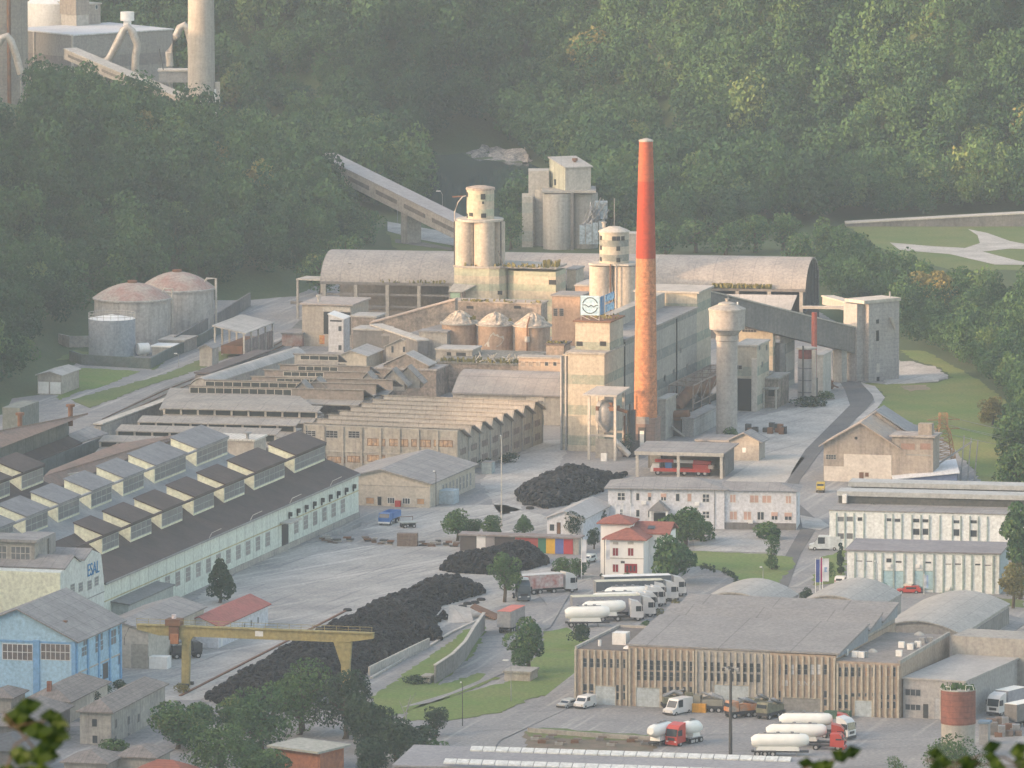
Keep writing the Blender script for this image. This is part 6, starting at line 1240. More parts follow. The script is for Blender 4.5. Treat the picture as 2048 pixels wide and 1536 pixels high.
def cab(t, x0, mat, big=True, w=2.4):
    """tractor cab whose nose is at x0+2.3"""
    h = 3.5 if big else 2.8
    c = t.part('cab', MB().prof([(x0, .75), (x0 + 2.3, .6), (x0 + 2.32, 1.6), (x0 + 2.05, h - .55), (x0 + 1.5, h), (x0, h + (.35 if big else 0))], -w / 2, w / 2, 'y'), mat)
    t.part('windscreen', MB().slab((x0 + 2.36, -w / 2 + .12, 1.75), (x0 + 2.36, w / 2 - .12, 1.75), (x0 + 2.1, w / 2 - .12, h - .6), (x0 + 2.1, -w / 2 + .12, h - .6), .02), SCR, c)
    for s_ in (-1, 1): t.part('side_window', MB().box(x0 + .95, x0 + 1.9, min(s_ * w / 2, s_ * (w / 2 + .02)), max(s_ * w / 2, s_ * (w / 2 + .02)), 1.8, h - .75), SCR, c); t.part('mirror', MB().box(x0 + 2.0, x0 + 2.15, min(s_ * w / 2, s_ * (w / 2 + .3)), max(s_ * w / 2, s_ * (w / 2 + .3)), 1.9, 2.7), CHAS, c); t.part('headlight', MB().box(x0 + 2.3, x0 + 2.36, s_ * .8 - .2, s_ * .8 + .2, .8, 1.0), WHITE, c)
    t.part('bumper', MB().box(x0 + 2.1, x0 + 2.42, -w / 2, w / 2, .35, .75), CHAS if mat is CABW else mat, c)
    t.part('grille', MB().box(x0 + 2.33, x0 + 2.36, -.7, .7, 1.05, 1.5), CHAS, c)
    t.part('tractor_frame', MB().box(x0 - 3.6, x0 + 2, -.45, .45, .65, .95), CHAS)
    for x in (x0 + 1.3, x0 - 2.3):
        for y in (-w / 2 + .2, w / 2 - .2): wheel(t, x, y)
def lorry(label, px, py, deg, kind='tanker', cabm=CABW, L=11, body=None, hascab=True, group=None, name=None, cat='lorry', top=None):
    """rear end on pixel, nose along deg"""
    n_ = name or {'tanker': 'tanker_lorry', 'box': 'box_lorry', 'tank_trailer': 'tank_trailer', 'curtain': 'box_lorry', 'trailer': 'box_trailer'}[kind]
    t = T(n_, label, cat, W(px, py), R(deg), group); body = body or TANKS
    if 'tank' in kind:
        z, r = 2.55, 1.18
        pts = [(.2, 0, z - .25), (.25, 0, z - .25), (.9, 0, z - .12), (1.6, 0, z), (L - 2.6, 0, z + .05), (L - 1.0, 0, z + .2), (L - .5, 0, z + .25)]
        t.part('tank', MB().tube(pts, [.25, .75, 1.08, r, r, .95, .55], 18), body, smooth=True)
        t.part('walkway', MB().box(1.4, L - 2, -.3, .3, z + r + .02, z + r + .08), METG)
        for x in (2.4, L * .45, L - 3.2): t.part('hatch', MB().cyl(x, 0, z + r + .09, z + r + .3, .28, n=10), METG)
        t.part('cradle', MB().prof([(1, 1.0), (L - 2, 1.0), (L - 2.2, 1.7), (1.3, 1.7)], -.9, .9, 'y'), body)
    else:
        h = top or 4.0; t.part('box_body', MB().box(0, L - .2, -1.25, 1.25, 1.15, h), body[0] if isinstance(body, tuple) else body); t.part('box_roof', MB().box(-.03, L - .17, -1.28, 1.28, h + .003, h + .06), body[1] if isinstance(body, tuple) else TANKS)
        t.part('rear_door', MB().box(-.06, -.01, -1.2, 1.2, 1.2, h - .05), METG)
    t.part('trailer_frame', MB().box(.2, L - .5, -.5, .5, .7, .98), CHAS); t.part('mudguard', MB().box(.7, 4.2, -1.2, 1.2, 1.0, 1.1), METG)
    for x in (1.2, 2.45, 3.7):
        for y in (-1.02, 1.02): wheel(t, x, y)
    if hascab: cab(t, L + .3, cabm)
    else: t.part('landing_leg', MB().box(L - 2.6, L - 2.4, -.8, -.6, 0, .7).box(L - 2.6, L - 2.4, .6, .8, 0, .7), METG)
    return t
TG = 'lorries parked side by side below the villa'; H0 = 13
GREYB = M('grey_curtain', (.33, .33, .36), (.28, .28, .31), scale=.4); CRM = M('cream_top', (.66, .64, .50)); DKC = M('dark_curtain', (.12, .14, .16))
lorry('white tanker trailer without a cab, nearest of the row below the villa', 1128, 1254, 4, 'tank_trailer', L=8.6, hascab=False, group=TG, cat='trailer')
lorry('second white tanker from the front of the row below the villa', 1163, 1243, 8, 'tanker', L=8.4, group=TG)
lorry('grey curtain sided lorry with a cream roof, third in the row below the villa', 1143, 1237, 10, 'curtain', L=12.5, body=(GREYB, CRM), group=TG)
lorry('white tanker just behind the grey curtain sided lorry', 1180, 1226, 10, 'tanker', L=9.6, group=TG)
lorry('white tanker in front of the two dark box lorries, fifth in the row', 1207, 1215, 11, 'tanker', L=8.6, group=TG)
lorry('dark sided lorry with a cream roof, last but one in the row below the villa', 1190, 1206, 11, 'curtain', L=12.6, body=(DKC, CRM), group=TG)
lorry('white roofed dark lorry farthest back in the row, nearest the villa', 1206, 1196, 11, 'curtain', L=12.6, body=(DKC, WHITE), group=TG)
for lb, px, py in (('pale tractor unit wedged between the parked lorries, nearest the grey box lorry', 1296, 1226), ('white tractor unit in the middle of the parked cabs', 1312, 1213), ('white tractor unit near the far end of the parked cabs', 1326, 1203)): t = T('tractor_unit', lb, 'lorry', W(px - 20, py), R(11), TG); cab(t, 0, CABW)
t = lorry('white articulated lorry with faded red lettering leaving left of the villa', 1038, 1190, 24, 'box', L=8.5, body=(M('faded_red_white', (.58, .50, .48), (.45, .18, .15), scale=.7), M('box_top_white', (.6, .6, .58))), top=3.6)
lorry('grey trailer with a bright salmon red roof on the driveway', 1008, 1268, 72, 'trailer', L=8.5, hascab=False, body=(M('worn_grey_box', (.34, .31, .30), (.27, .24, .23), scale=.5), M('salmon_roof', (.62, .20, .16), fine=.05)), cat='trailer')
t = T('tractor_unit', 'dark tractor unit with a white roof deflector standing behind the salmon roofed trailer', 'lorry', W(1043, 1200), R(-78)); cab(t, 0, DKC); t.part('roof_deflector', MB().box(.4, 1.6, -1, 1, 3.86, 4.2), WHITE)
lorry('white tanker at the lower yard edge beside the red cab tanker', 1342, 1484, -118, 'tank_trailer', L=7.8, hascab=False, cat='trailer')
t = lorry('tanker with a red cab facing the viewer at the lower yard edge', 1400, 1482, -128, 'tanker', CABR, L=5.2)
BG = 'white tankers parked at the lower right yard'
lorry('farthest white tanker at the lower right yard, with a white and red cab', 1556, 1470, -4, 'tanker', CABR, L=9.4, group=BG)
lorry('middle white tanker at the lower right yard', 1530, 1492, -4, 'tanker', CABR, L=10.5, group=BG)
lorry('nearest white tanker at the lower right yard, partly behind the skylight roof', 1500, 1512, -3, 'tank_trailer', L=10, hascab=False, group=BG, cat='trailer')
t = T('tractor_unit', 'red tractor unit beside the lower right tankers', 'lorry', W(1662, 1500), R(-12)); cab(t, 0, CABR, False)
t = T('tractor_unit', 'white and red tractor unit next to the farthest lower right tanker', 'lorry', W(1680, 1478), R(-35)); cab(t, 0, CABW)
t = lorry('white lorry at the right edge behind the brick drum tower', 2040, 1420, -125, 'trailer', L=6, hascab=True, body=GREYB)
t = lorry('grey trailer beside the white lorry right of the brick drum tower', 2075, 1445, -128, 'trailer', L=8, hascab=False, body=CONCD)
def van(label, px, py, deg, mat, L=5.2, w=2, h=2.3, car=False, name='van', group=None, cat=None):
    t = T(name, label, cat or name, W(px, py), R(deg), group); k = L / 5.2
    if car: pr = [(0, .35), (L, .35), (L, .78), (L * .78, .92), (L * .62, h), (L * .12, h), (0, .95)]
    else: pr = [(0, .35), (L, .35), (L, 1.05), (L * .84, 1.3), (L * .70, h), (.08, h), (0, 1.2)]
    b_ = t.part('body', MB().prof(pr, -w / 2, w / 2, 'y'), mat); xs1, xs2 = (L * .78, L * .62) if car else (L * .84, L * .70); zs = .92 if car else 1.3
    t.part('windscreen', MB().slab((xs1 + .02, -w / 2 + .15, zs + .06), (xs1 + .02, w / 2 - .15, zs + .06), (xs2 + .02, w / 2 - .15, h - .06), (xs2 + .02, -w / 2 + .15, h - .06), .02), SCR, b_)
    for s_ in (-1, 1):
        t.part('side_window', MB().box(L * (.2 if car else .5), L * (.62 if car else .72), min(s_ * w / 2, s_ * (w / 2 + .015)), max(s_ * w / 2, s_ * (w / 2 + .015)), zs, h - .18), SCR, b_); t.part('headlight', MB().box(L, L + .03, s_ * w * .34 - .15, s_ * w * .34 + .15, .62, .82), CONCL, b_)
        t.part('tail_light', MB().box(-.03, 0, s_ * w * .42 - .08, s_ * w * .42 + .08, .7, 1.1), RSH, b_)
    t.part('rear_window', MB().box(-.03, .02, -w * .33, w * .33, 1.25 if not car else .95, h - .25), SCR, b_); t.part('bumper', MB().box(L - .05, L + .1, -w / 2, w / 2, .3, .55), CHAS, b_)
    for x in (L * .2, L * .82):
        for y in (-w / 2 + .1, w / 2 - .1): wheel(t, x, y, .34, .22)
    return t
SILV = M('silver_paint', (.42, .43, .42), rough=.3, spec=.6, fine=.05); VANW = M('van_white', (.76, .76, .74), rough=.35, spec=.5, fine=.04)
van('silver car parked at the left corner of the ribbed building', 1150, 1412, -125, SILV, 4.2, 1.75, 1.45, True, 'car')
van('small white van parked second from the left corner of the ribbed building', 1184, 1412, -120, VANW, 4.6, 1.9, 2.1)
van('tall white van standing out in the yard before the ribbed building', 1376, 1424, -128, VANW, 5.6, 2.1, 2.7)
van('white estate car beside the villa flagpole', 1186, 1122, -115, M('white_green', (.62, .66, .64), rough=.3), 4.3, 1.75, 1.5, True, 'car')
van('white box van behind the flags at the corner of the white buildings', 1682, 1100, 175, M('box_van_white', (.60, .64, .64), rough=.4), 6, 2.2, 2.7)
van('small white car seen from behind under the flags', 1678, 1172, 78, VANW, 4., 1.75, 1.6, True, 'car')
t = van('red pickup car parked by the pale blue doors of the front white building', 1842, 1187, 178, CABR, 4.4, 1.75, 1.45, True, 'car')
gblk('crate', 'cream topped crate beside the red car', 'crate', (1807, 1172), (1823, 1173), (1826, 1169), yb=1187, wall=RUST, roof=M('cream_lid', (.68, .64, .54)), ov=.02, th=.3)
# dump truck
t = T('dump_truck', 'blue dump truck with an empty tipper body on the yard', 'lorry', W(783, 1046), R(-108)); BLU = M('blue_paint', (.06, .17, .42), rough=.4, fine=.1)
t.part('tipper', MB().prof([(-2, 1.2), (2.4, 1.2), (2.7, 2.4), (2.55, 2.4), (2.3, 1.4), (-1.9, 1.4), (-2.1, 2.4), (-2.25, 2.4)], -1.2, 1.2, 'y').box(-2.1, 2.5, -1.25, -1.21, 1.2, 2.4).box(-2.1, 2.5, 1.21, 1.25, 1.2, 2.4), BLU); t.part('cab', MB().prof([(2.75, .7), (4.5, .7), (4.5, 1.5), (4.2, 2.4), (2.75, 2.4)], -1.15, 1.15, 'y'), BLU)
t.part('windscreen', MB().slab((4.52, -1, 1.6), (4.52, 1, 1.6), (4.24, 1, 2.3), (4.24, -1, 2.3), .02), SCR); t.part('bumper', MB().box(4.5, 4.7, -1.2, 1.2, .5, .8), WHITE); t.part('chassis', MB().box(-2, 4.2, -.5, .5, .7, 1.1), CHAS)
for x in (-1.2, 0, 3.5):
    for y in (-1, 1): wheel(t, x, y)
t = T('flat_trailer', 'flat bed trailer parked right of the blue dump truck', 'trailer', W(800, 1056), R(20)); t.part('deck', MB().box(0, 3.2, -1.2, 1.2, 1., 1.2), M('pale_deck', (.42, .45, .42))); t.part('frame', MB().box(.2, 3, -.6, .6, .6, .99), CHAS); t.part('headboard', MB().beam((.2, 1.15, 2), (3, 1.15, 2), .1).beam((.2, 1.15, 1.2), (.2, 1.15, 2), .08).beam((3, 1.15, 1.2), (3, 1.15, 2), .08), RUST)
for x in (.7, 2.5):
    for y in (-.95, .95): wheel(t, x, y, .4)
t = T('crate_stack', 'brown stack of steel crates in the middle of the yard', 'crates', W(794, 1093), R(-6)); CRB = M('crate_brown', (.21, .16, .13), (.14, .11, .09), scale=1.4)
for i in range(2):
    for j in range(2): t.part('crate', MB().box(i * 1.95, i * 1.95 + 1.9, 0, 1.8, j * 1.25, j * 1.25 + 1.2), CRB)
g = random.Random(8); PG = 'pallets and scrap lined up along the back of the yard'
pp_ = [(650, 1085), (668, 1087), (690, 1083), (728, 1083), (742, 1085), (757, 1088), (775, 1090), (842, 1092), (856, 1093), (872, 1090), (888, 1092), (903, 1094), (640, 1082)]
for i, (px, py) in enumerate(pp_):
    t = T('pallet_pile', 'low pile of rusty pallets and scrap at the back of the yard', 'scrap', W(px, py), R(g.uniform(-20, 10)), PG)
    for k in range(3): x = g.uniform(-.4, .6); t.part('pallet', MB().box(x, x + g.uniform(.8, 1.5), g.uniform(-.6, 0), g.uniform(.5, 1.2), k * .32, k * .32 + .28), (RUST, CRB, CONC, METD)[(i + k) % 4])
wall('yard_fence', 'low fence line of posts and rails from the workshop corner towards the yard crates', 'fence', [(722, 1052), (700, 1062), (640, 1078)], .8, .12, METG)
# crane lorry
o = shd; t = T('crane_lorry', 'red and white mobile crane lorry under the open shelter', 'crane', o.A + Vector((o.w * .17 * o.c - 4 * o.s_, o.w * .17 * o.s_ + 4 * o.c, 0)), o.ang)
t.part('carrier', MB().box(0, 11.5, -1.2, 1.2, .8, 1.5), CABR); t.part('boom', MB().mat(0).beam((.2, -.2, 2.9), (4, -.2, 2.9), .6).mat(1).beam((4.01, -.2, 2.85), (8, -.2, 2.8), .62).mat(0).beam((8.01, -.2, 2.8), (11.6, -.2, 2.6), .8), [CABR, CABW]); t.part('cab', MB().prof([(-.6, .7), (1.2, .7), (1.2, 2.4), (-.2, 2.4), (-.6, 1.5)], -1.1, 1.1, 'y'), CABW); t.part('windscreen', MB().box(-.68, -.62, -.95, .95, 1.55, 1.9), SCR)
t.part('turret', MB().box(8, 11.2, -1.1, 1.1, 1.51, 2.4), CABR); t.part('operator_cab', MB().box(2.4, 3.7, -1.15, -.2, 1.51, 2.6), BLU); t.part('counterweight', MB().box(10.6, 12.2, -1.1, 1.1, 1.51, 2.3), M('pale_pink', (.6, .5, .45)))
for x in (.9, 5, 6.3, 9.2, 10.5):
    for y in (-1, 1): wheel(t, x, y, .58)
# ---- gantry crane ----
YEL = M('faded_yellow', (.38, .31, .13), (.30, .26, .12), scale=.5, streak=.35)
A_ = W(371, 1372); t = T('gantry_crane', 'yellow gantry crane with two legs spanning the yard and the long tyre bank', 'crane', A_, R(-14.5)); zb = t.f(371, 1272)[1]; x1 = t.f(690, 1285)[0]; xL = t.f(275, 1256)[0]; xR = t.f(747, 1262)[0]
t.part('girder', MB().prof([(xL, zb + .9), (xL + 4, zb), (xR - 5, zb), (xR, zb + .8), (xR, zb + 1.6), (xL, zb + 1.6)], -.5, .5, 'y'), YEL); t.part('top_flange', MB().box(xL, xR, -.75, .75, zb + 1.603, zb + 1.8), YEL)
t.part('near_leg', MB().prof([(-.6, 0), (.7, 0), (.9, zb - .8), (1.5, zb - .01), (-1.2, zb - .01), (-.5, zb - .8)], -.45, .45, 'y'), YEL); t.part('far_leg', MB().prof([(x1 - .5, 0), (x1 + .7, 0), (x1 + .9, zb * .55), (x1 + 1.2, zb - .01), (x1 - 1.9, zb - .01), (x1 - .6, zb * .55)], -.45, .45, 'y'), YEL)
rl = MB(); n = int((xR - xL) / 2)
for k in range(n + 1): x = xL + .1 + (xR - xL - .2) * k / n; rl.beam((x, -.7, zb + 1.8), (x, -.7, zb + 2.8), .07)
rl.beam((xL, -.7, zb + 2.8), (xR, -.7, zb + 2.8), .07).beam((xL, -.7, zb + 2.3), (xR, -.7, zb + 2.3), .05); t.part('railing', rl, YEL)
t.part('trolley', MB().box(-3.2, -.6, -1.3, 1.3, zb + 1.81, zb + 2.9).box(-2.6, -.9, -1.1, -.55, zb - .6, zb + 1.7), RUST); t.part('operator_cab', MB().box(-2.2, -.8, -1.6, -1.15, zb - 1.2, zb + .5), M('orange_rust', (.40, .17, .08))); t.part('warning_light', MB().cyl(-2, 0, zb + 2.91, zb + 3.6, .4, n=10), M('pinkish_white', (.66, .58, .58))); t.part('sign_plate', MB().box(12.5, 13.9, -.56, -.51, zb + .5, zb + 1.4), WHITE)
t.part('festoon', MB().tube([(xL, 0, zb + 1.4), (xL - 1.5, 0, zb + 1.1), (xL - 2.3, 0, zb - .6), (xL - 2.4, 0, zb - 2)], .05, 5), METD)
for s_ in (-1, 1): t.part('end_carriage', MB().box(-1 , 1, s_ * 1.4 - .3, s_ * 1.4 + .3, 0, .6), METD)
P, Q = W(1010 - 330, 1215), W(385, 1378)
for nm, (p, q) in {'crane_rail': (W(697, 1219, .1), W(360, 1392, .1))}.items():
    ob = mkobj(nm, MB().beam(p - p, q - p, .5, .25).mesh(nm, RUST), None, p); ob['kind'] = 'structure'
# ---- retaining walls, lower slopes ----
wall('retaining_wall', 'tall curved concrete retaining wall beside the driveway with the salmon roofed trailer', 'wall', [(968, 1262), (948, 1290), (930, 1320), (905, 1345), (870, 1368)], 3.2, .35, M('wet_wall', (.27, .265, .25), (.20, .20, .19), scale=.3, streak=.4, lines=((2, 1.1, .05, .2),)), cap=CONCL)
wall('retaining_wall', 'low pale wall at the foot of the long tyre bank', 'wall', [(858, 1294), (820, 1312), (738, 1352)], 1.6, .3, CONCL)
wall('kerb_wall', 'thin white kerb running beside the low pale wall', 'kerb', [(960, 1240), (900, 1268), (862, 1292), (810, 1318), (742, 1358)], .35, .5, CONCL)
t = G('fallen_roof', 'broken pitched roof frame lying at the end of the tyre bank', 'scrap', (895, 1246), 0, 20); t.part('panel', MB().slab((0, 0, 0), (4.5, -1.2, .2), (6, 5, 1.8), (2.5, 6, 2.4), .15), ROOFP); t.part('panel', MB().slab((6.1, 5, 1.9), (9, 0, .2), (11.5, 4, .3), (8.2, 8.5, 2.), .15), RUST); t.part('rail', MB().beam((-3, 0, .3), (1, 5, 2.), .2), METG)
gblk('meter_hut', 'small concrete block hut on the lower lawn by the round tree', 'hut', (1009, 1345), (1060, 1349), (1070, 1338), yb=1362, wall=PLAST, roof=CONC)
gblk('garden_store', 'little flat roofed store at the foot of the curved retaining wall', 'hut', (845, 1355), (860, 1357), (862, 1351), yb=1368, wall=CONC, roof=CONC)
# poles and lamps
lamp('very tall slim concrete pole in the yard between the warehouse and the tyre heaps', 1003, 1056, 186, .3, name='tall_pole', r=.17, mat=CONCL)
LG = 'street lamps on the lower lawns'
lamp('street lamp on the lawn in front of the round tree', 1022, 1404, 84, 1.4, LG); lamp('slim dark lamp post at the roadside, left of the lawn lamp', 925, 1452, 88, .4, LG, mat=METD)
lamp('lamp post on the villa lawn', 1526, 1178, 44, .6); lamp('lamp bracket pole by the warehouse porch', 872, 1014, 72, .6, mat=METD, r=.1)
lamp('post with a lamp in front of the front white building', 1754, 1198, 76, .5, mat=METG)
b = W(1461, 1510); t = T('floodlight_mast', 'tall dark floodlight mast with a ring of lamps in front of the ribbed building', 'mast', b, 0); hh = WY(1461, 1335, b.y).z; t.part('pole', MB().tube([(0, 0, 0), (0, 0, hh)], [.32, .2], 10), METD, smooth=True); t.part('head_ring', MB().tube([(1.1 * math.cos(a), 1.1 * math.sin(a), hh - .2) for a in np.linspace(0, 6.283, 17)], .08, 5), METG)
for k in range(8): a = k * math.pi / 4 + .2; t.part('floodlight', MB().box(1.2 * math.cos(a) - .25, 1.2 * math.cos(a) + .25, 1.2 * math.sin(a) - .2, 1.2 * math.sin(a) + .2, hh - .5, hh), CONCL if k % 2 else METD)
def flag(label, px, py, ptop, wpx, hpx, cols, group=None, name='flag'):
    b = W(px, py); k = F / math.hypot(b.y, H); t = T('flagpole', label, 'flag', b, 0, group); h = WY(px, ptop, b.y).z; t.part('pole', MB().tube([(0, 0, 0), (0, 0, h + .2)], .07, 6), WHITE)
    w_, hh = wpx / k, hpx / k; n = len(cols)
    for i, c in enumerate(cols):
        fl = MB(); vs = []; m_ = 8
        for j in range(m_ + 1):
            z = h - hh * j / m_; y = .1 * math.sin(j * 1.2)
            for xx in (w_ * i / n + .06, w_ * (i + 1) / n + .06): vs += [(xx, y + .06 * math.sin(xx * 4), z)]
        fl.add(vs, [(2 * j, 2 * j + 1, 2 * j + 3, 2 * j + 2) for j in range(m_)]); t.part('flag_cloth', fl, c)
    return t
FW, FB, FR_, FBL = M('flag_white', (.72, .72, .74), fine=.05), M('flag_blue', (.07, .10, .32), fine=.05), M('flag_red', (.5, .06, .18), fine=.05), M('flag_skyblue', (.3, .42, .62), fine=.05)
FG = 'flags before the white buildings'
flag('leftmost of three flags, long dark blue banner', 1631, 1188, 1119, 12, 46, [FB], FG); flag('middle of three flags, narrow pink red banner', 1640, 1191, 1116, 5, 48, [FR_], FG); flag('rightmost of three flags, white banner with a blue mark', 1645, 1193, 1117, 12, 46, [FW], FG).part('mark', MB().box(.3, .8, -.12, -.06, 4.5, 5.4), FBL)
flag('small white and blue flag in front of the pale blue doors', 1848, 1190, 1150, 8, 26, [FW, FBL]); flag('tall white banner flag left of the villa', 1163, 1158, 1079, 9, 46, [FW])
FG2 = 'three white flags between the villa and the office'
for lb, x in (('left', 1232), ('middle', 1246), ('right', 1261)): flag(f'{lb} white banner flag of the three behind the villa tower', x, 1078, 1008, 8 if x < 1240 else 6, 36, [FW], FG2)
flag('white banner flag against the left corner of the villa front', 1212, 1158, 1080, 7, 40, [FW])
# ---- right: old house, blue roofed hall, white halls ----
t = FR('old_workshop', 'weathered gabled building with a white painted lower wall and peach roof edge at the right', 'building', (1647, 962), (1790, 966)); OW = M('weathered_render', (.40, .34, .28), (.31, .27, .235), scale=.3, streak=.5)
ez = t.f(1645, 888)[1]; ax_, az = t.f(1722, 846); d = 13
gable(t, t.w + .2, d, ez, az, OW, M('patched_roof', (.42, .32, .24), (.30, .29, .29), scale=.15), 'y', .9, .25, ridge=ax_ / (t.w + .2))
a_ = t.f(1688, 908); b_ = t.f(1783, 964); t.part('white_panel', MB().box(a_[0], b_[0], -.09, -.01, 0, a_[1]), M('white_limewash', (.66, .60, .52), (.56, .50, .44), scale=.4)); c_ = t.f(1650, 932); t.part('white_dado', MB().box(.1, a_[0] - .01, -.07, -.01, 0, c_[1]), MC['white_limewash'])
fpx(t, 1652, 1672, 909, 919, 0, [CONC, GLASS], 4, 2, .1); x, z = t.f(1712, 876); t.part('round_vent', MB().tube([(x, -.08, z), (x, .05, z)], .3, 12), DARK)
x, z = t.f(1723, 958); t.part('door', MB().box(x - .45, x + .45, -.16, -.1, .1, 2.), RUST); x, z = t.f(1734, 950); t.part('hatch', MB().box(x - .35, x + .35, -.16, -.1, z - .3, z + .5), RUST)
t.part('rear_gable', MB().prof([(1, 0), (t.w + 1.5, 0), (t.w + 1.5, ez), (t.w / 2 + 1, az + .6), (1, ez)], d + .2, d + 9, 'y'), OW); t.part('rear_roof', MB().slab((t.w / 2 + 1, d - .2, az + 1.), (t.w + 2.4, d - .2, ez + .1), (t.w + 2.4, d + 9.4, ez + .1), (t.w / 2 + 1, d + 9.4, az + 1.), .2).slab((.2, d - .2, ez + .1), (t.w / 2 + 1, d - .2, az + 1.), (t.w / 2 + 1, d + 9.4, az + 1.), (.2, d + 9.4, ez + .1), .2), M('blue_grey_sheet', (.27, .28, .29), (.22, .22, .23), scale=.2, lines=((1, 2.4, .1, .25),)))
t = gblk('flat_block', 'flat roofed weathered block with a chimney box, attached to the old workshop', 'building', (1784, 873), (1866, 876), (1872, 868), yb=966, wall=OW, roof=M('broken_slab', (.45, .40, .36), (.25, .22, .20), scale=.7), ov=.5)
x, z = t.f(1847, 850); t.part('chimney_box', MB().box(x - 1.4, x + 1.4, 1.5, 3.5, t.h + .35, t.h + 2.6), OW)
for x0, x1 in ((1802, 1830), (1840, 1862)): fpx(t, x0, x1, 886, 900, 0, [OW, M('bricked_window', (.36, .22, .17), (.30, .20, .16))], 1, 1, .1)
fpx(t, 1812, 1862, 908, 912, 0, [CONC, CONC], 1, 1, .05, name='ledge')
t = FR('blue_hall', 'low hall with blue walls and a white slanting roof right of the old workshop', 'hall', (1789, 972), (1915, 972)); BW = M('blue_cladding', (.17, .22, .36), (.15, .19, .31), scale=.4, lines=((0, 1.2, .08, .15),)); d = 15
t.part('wall', MB().box(0, t.w, 0, d, 0, 1.2), BW); t.part('gable', MB().prof([(0, 1.21), (t.w, 1.21), (t.w, 2.5), (0, 1.25)], 0, d, 'y'), BW); t.part('roof', MB().slab((-.4, -.5, 1.45), (t.w + .4, -.5, 2.75), (t.w + .4, d, 3.6), (-.4, d, 1.6), .15), M('bright_white_sheet', (.70, .71, .72), (.62, .63, .64), scale=.2, lines=((0, 1.2, .08, .12),)))
t.part('side_gable', MB().prof([(0, 1.21), (d, 1.21), (d, 3.4), (0, 2.5)], t.w - .1, t.w + .01, 'x'), BW)
t = T('chute_frame', 'grey inclined belt on steel poles rising behind the blue hall', 'conveyor', W(1925, 962), R(-14)); t.part('belt', MB().beam((-7, 0, 1.8), (1.8, 0, 8), .8, .35), METG)
for x in (0, 1.4, 2.8): t.part('pole', MB().tube([(x - .4, 0, 0), (x + .3, 0, 9.2 - x * .3)], .14, 6), METG)
# pylon
b = W(1886, 938); t = T('lattice_pylon', 'rusty lattice pylon carrying wires at the edge of the sloping lawn', 'pylon', b, R(10)); hh = WY(1886, 826, b.y).z; fr = MB(); n = 9
def pw(z): return 2.0 * (1 - z / hh) ** .8 + .45 if z < hh * .72 else .75
lv = [hh * k / n for k in range(n + 1)]
for i in range(n):
    a, c = pw(lv[i]), pw(lv[i + 1]); A4 = [(-a, -a, lv[i]), (a, -a, lv[i]), (a, a, lv[i]), (-a, a, lv[i])]; C4 = [(-c, -c, lv[i + 1]), (c, -c, lv[i + 1]), (c, c, lv[i + 1]), (-c, c, lv[i + 1])]
    for k in range(4): fr.beam(A4[k], C4[k], .16); fr.beam(A4[k], C4[(k + 1) % 4], .09); fr.beam(A4[(k + 1) % 4], C4[k], .09); fr.beam(C4[k], C4[(k + 1) % 4], .08)
PR = M('pylon_rust', (.36, .22, .10), (.25, .17, .10), scale=1.); t.part('lattice', fr, PR)
for z in (hh * .72, hh * .88): t.part('cross_arm', MB().beam((-3.4, 0, z), (3.4, 0, z), .18).beam((-3.4, 0, z), (0, 0, z + 1), .1).beam((3.4, 0, z), (0, 0, z + 1), .1), PR)
wr = MB()
for s_, z in ((-3.3, hh * .72), (3.3, hh * .72), (-3.3, hh * .88), (3.3, hh * .88)): wr.tube([(s_ + 60 * u, 4 * u, z - 9 * u + 12 * u * (u - 1) * .6) for u in np.linspace(0, 1, 10)], .045, 4)
t.part('wire', wr, METG)
# white halls
WH = M('white_hall_wall', (.78, .80, .78), (.70, .72, .70), scale=.3, streak=.2); MTR = M('mint_rib', (.36, .44, .42))
t = FR('white_hall', 'rear white hall with dark stepped rooflights and ribbed front at the right edge', 'hall', (1659, 1021), (2060, 1031), 7.6); wl = t
t.part('wall', MB().box(0, t.w, 0, 16, 0, 7.6), WH); t.part('roof', MB().box(-.2, t.w, -.2, 12, 7.603, 7.8), ROOFG)
for i, (yf, zz, px) in enumerate(((9.5, t.f(1700, 1001, 9.5)[1] + .9, 1666), (20, t.f(1750, 985, 20)[1] + 1.1, 1700))):
    x = t.l(px, 1000 - i * 18, 9).x; t.part('rooflight', MB().box(max(.3, x), t.w, yf, yf + .3, 7.8, zz), M('dark_rooflight', (.085, .09, .085), (.12, .12, .11), scale=.3)); t.part('rooflight_cap', MB().box(max(0, x - .6), t.w, yf - .4, yf + 5, zz + .003, zz + .9), M('cap_pale', (.45, .46, .45), (.38, .39, .38), scale=.3)); t.part('rooflight_body', MB().box(max(.2, x), t.w, yf + .31, yf + 5, 0, zz), CONC)
t.part('roof_unit', MB().box(1.2, 2., 8, 9.2, 8, 9.6), WHITE)
for x0, x1, y0, y1, mt in ((1675, 1688, 1033, 1043, DGL), (1693, 1706, 1033, 1043, DGL), (1715, 1725, 1034, 1042, GLASS), (1773, 1783, 1036, 1043, GLASS), (1789, 1801, 1037, 1044, GLASS), (1826, 1839, 1037, 1045, GLASS), (1845, 1857, 1038, 1045, GLASS), (1826, 1839, 1057, 1070, GLASS), (1845, 1857, 1057, 1070, GLASS), (1907, 1919, 1058, 1072, GLASS), (1941, 1954, 1060, 1074, GLASS), (1675, 1688, 1066, 1078, DGL), (1693, 1706, 1066, 1078, DGL), (1941, 1954, 1040, 1047, GLASS), (1907, 1919, 1040, 1047, GLASS)): fpx(t, x0, x1, y0, y1, 0, [FRMW, mt], 1, 1, .08)
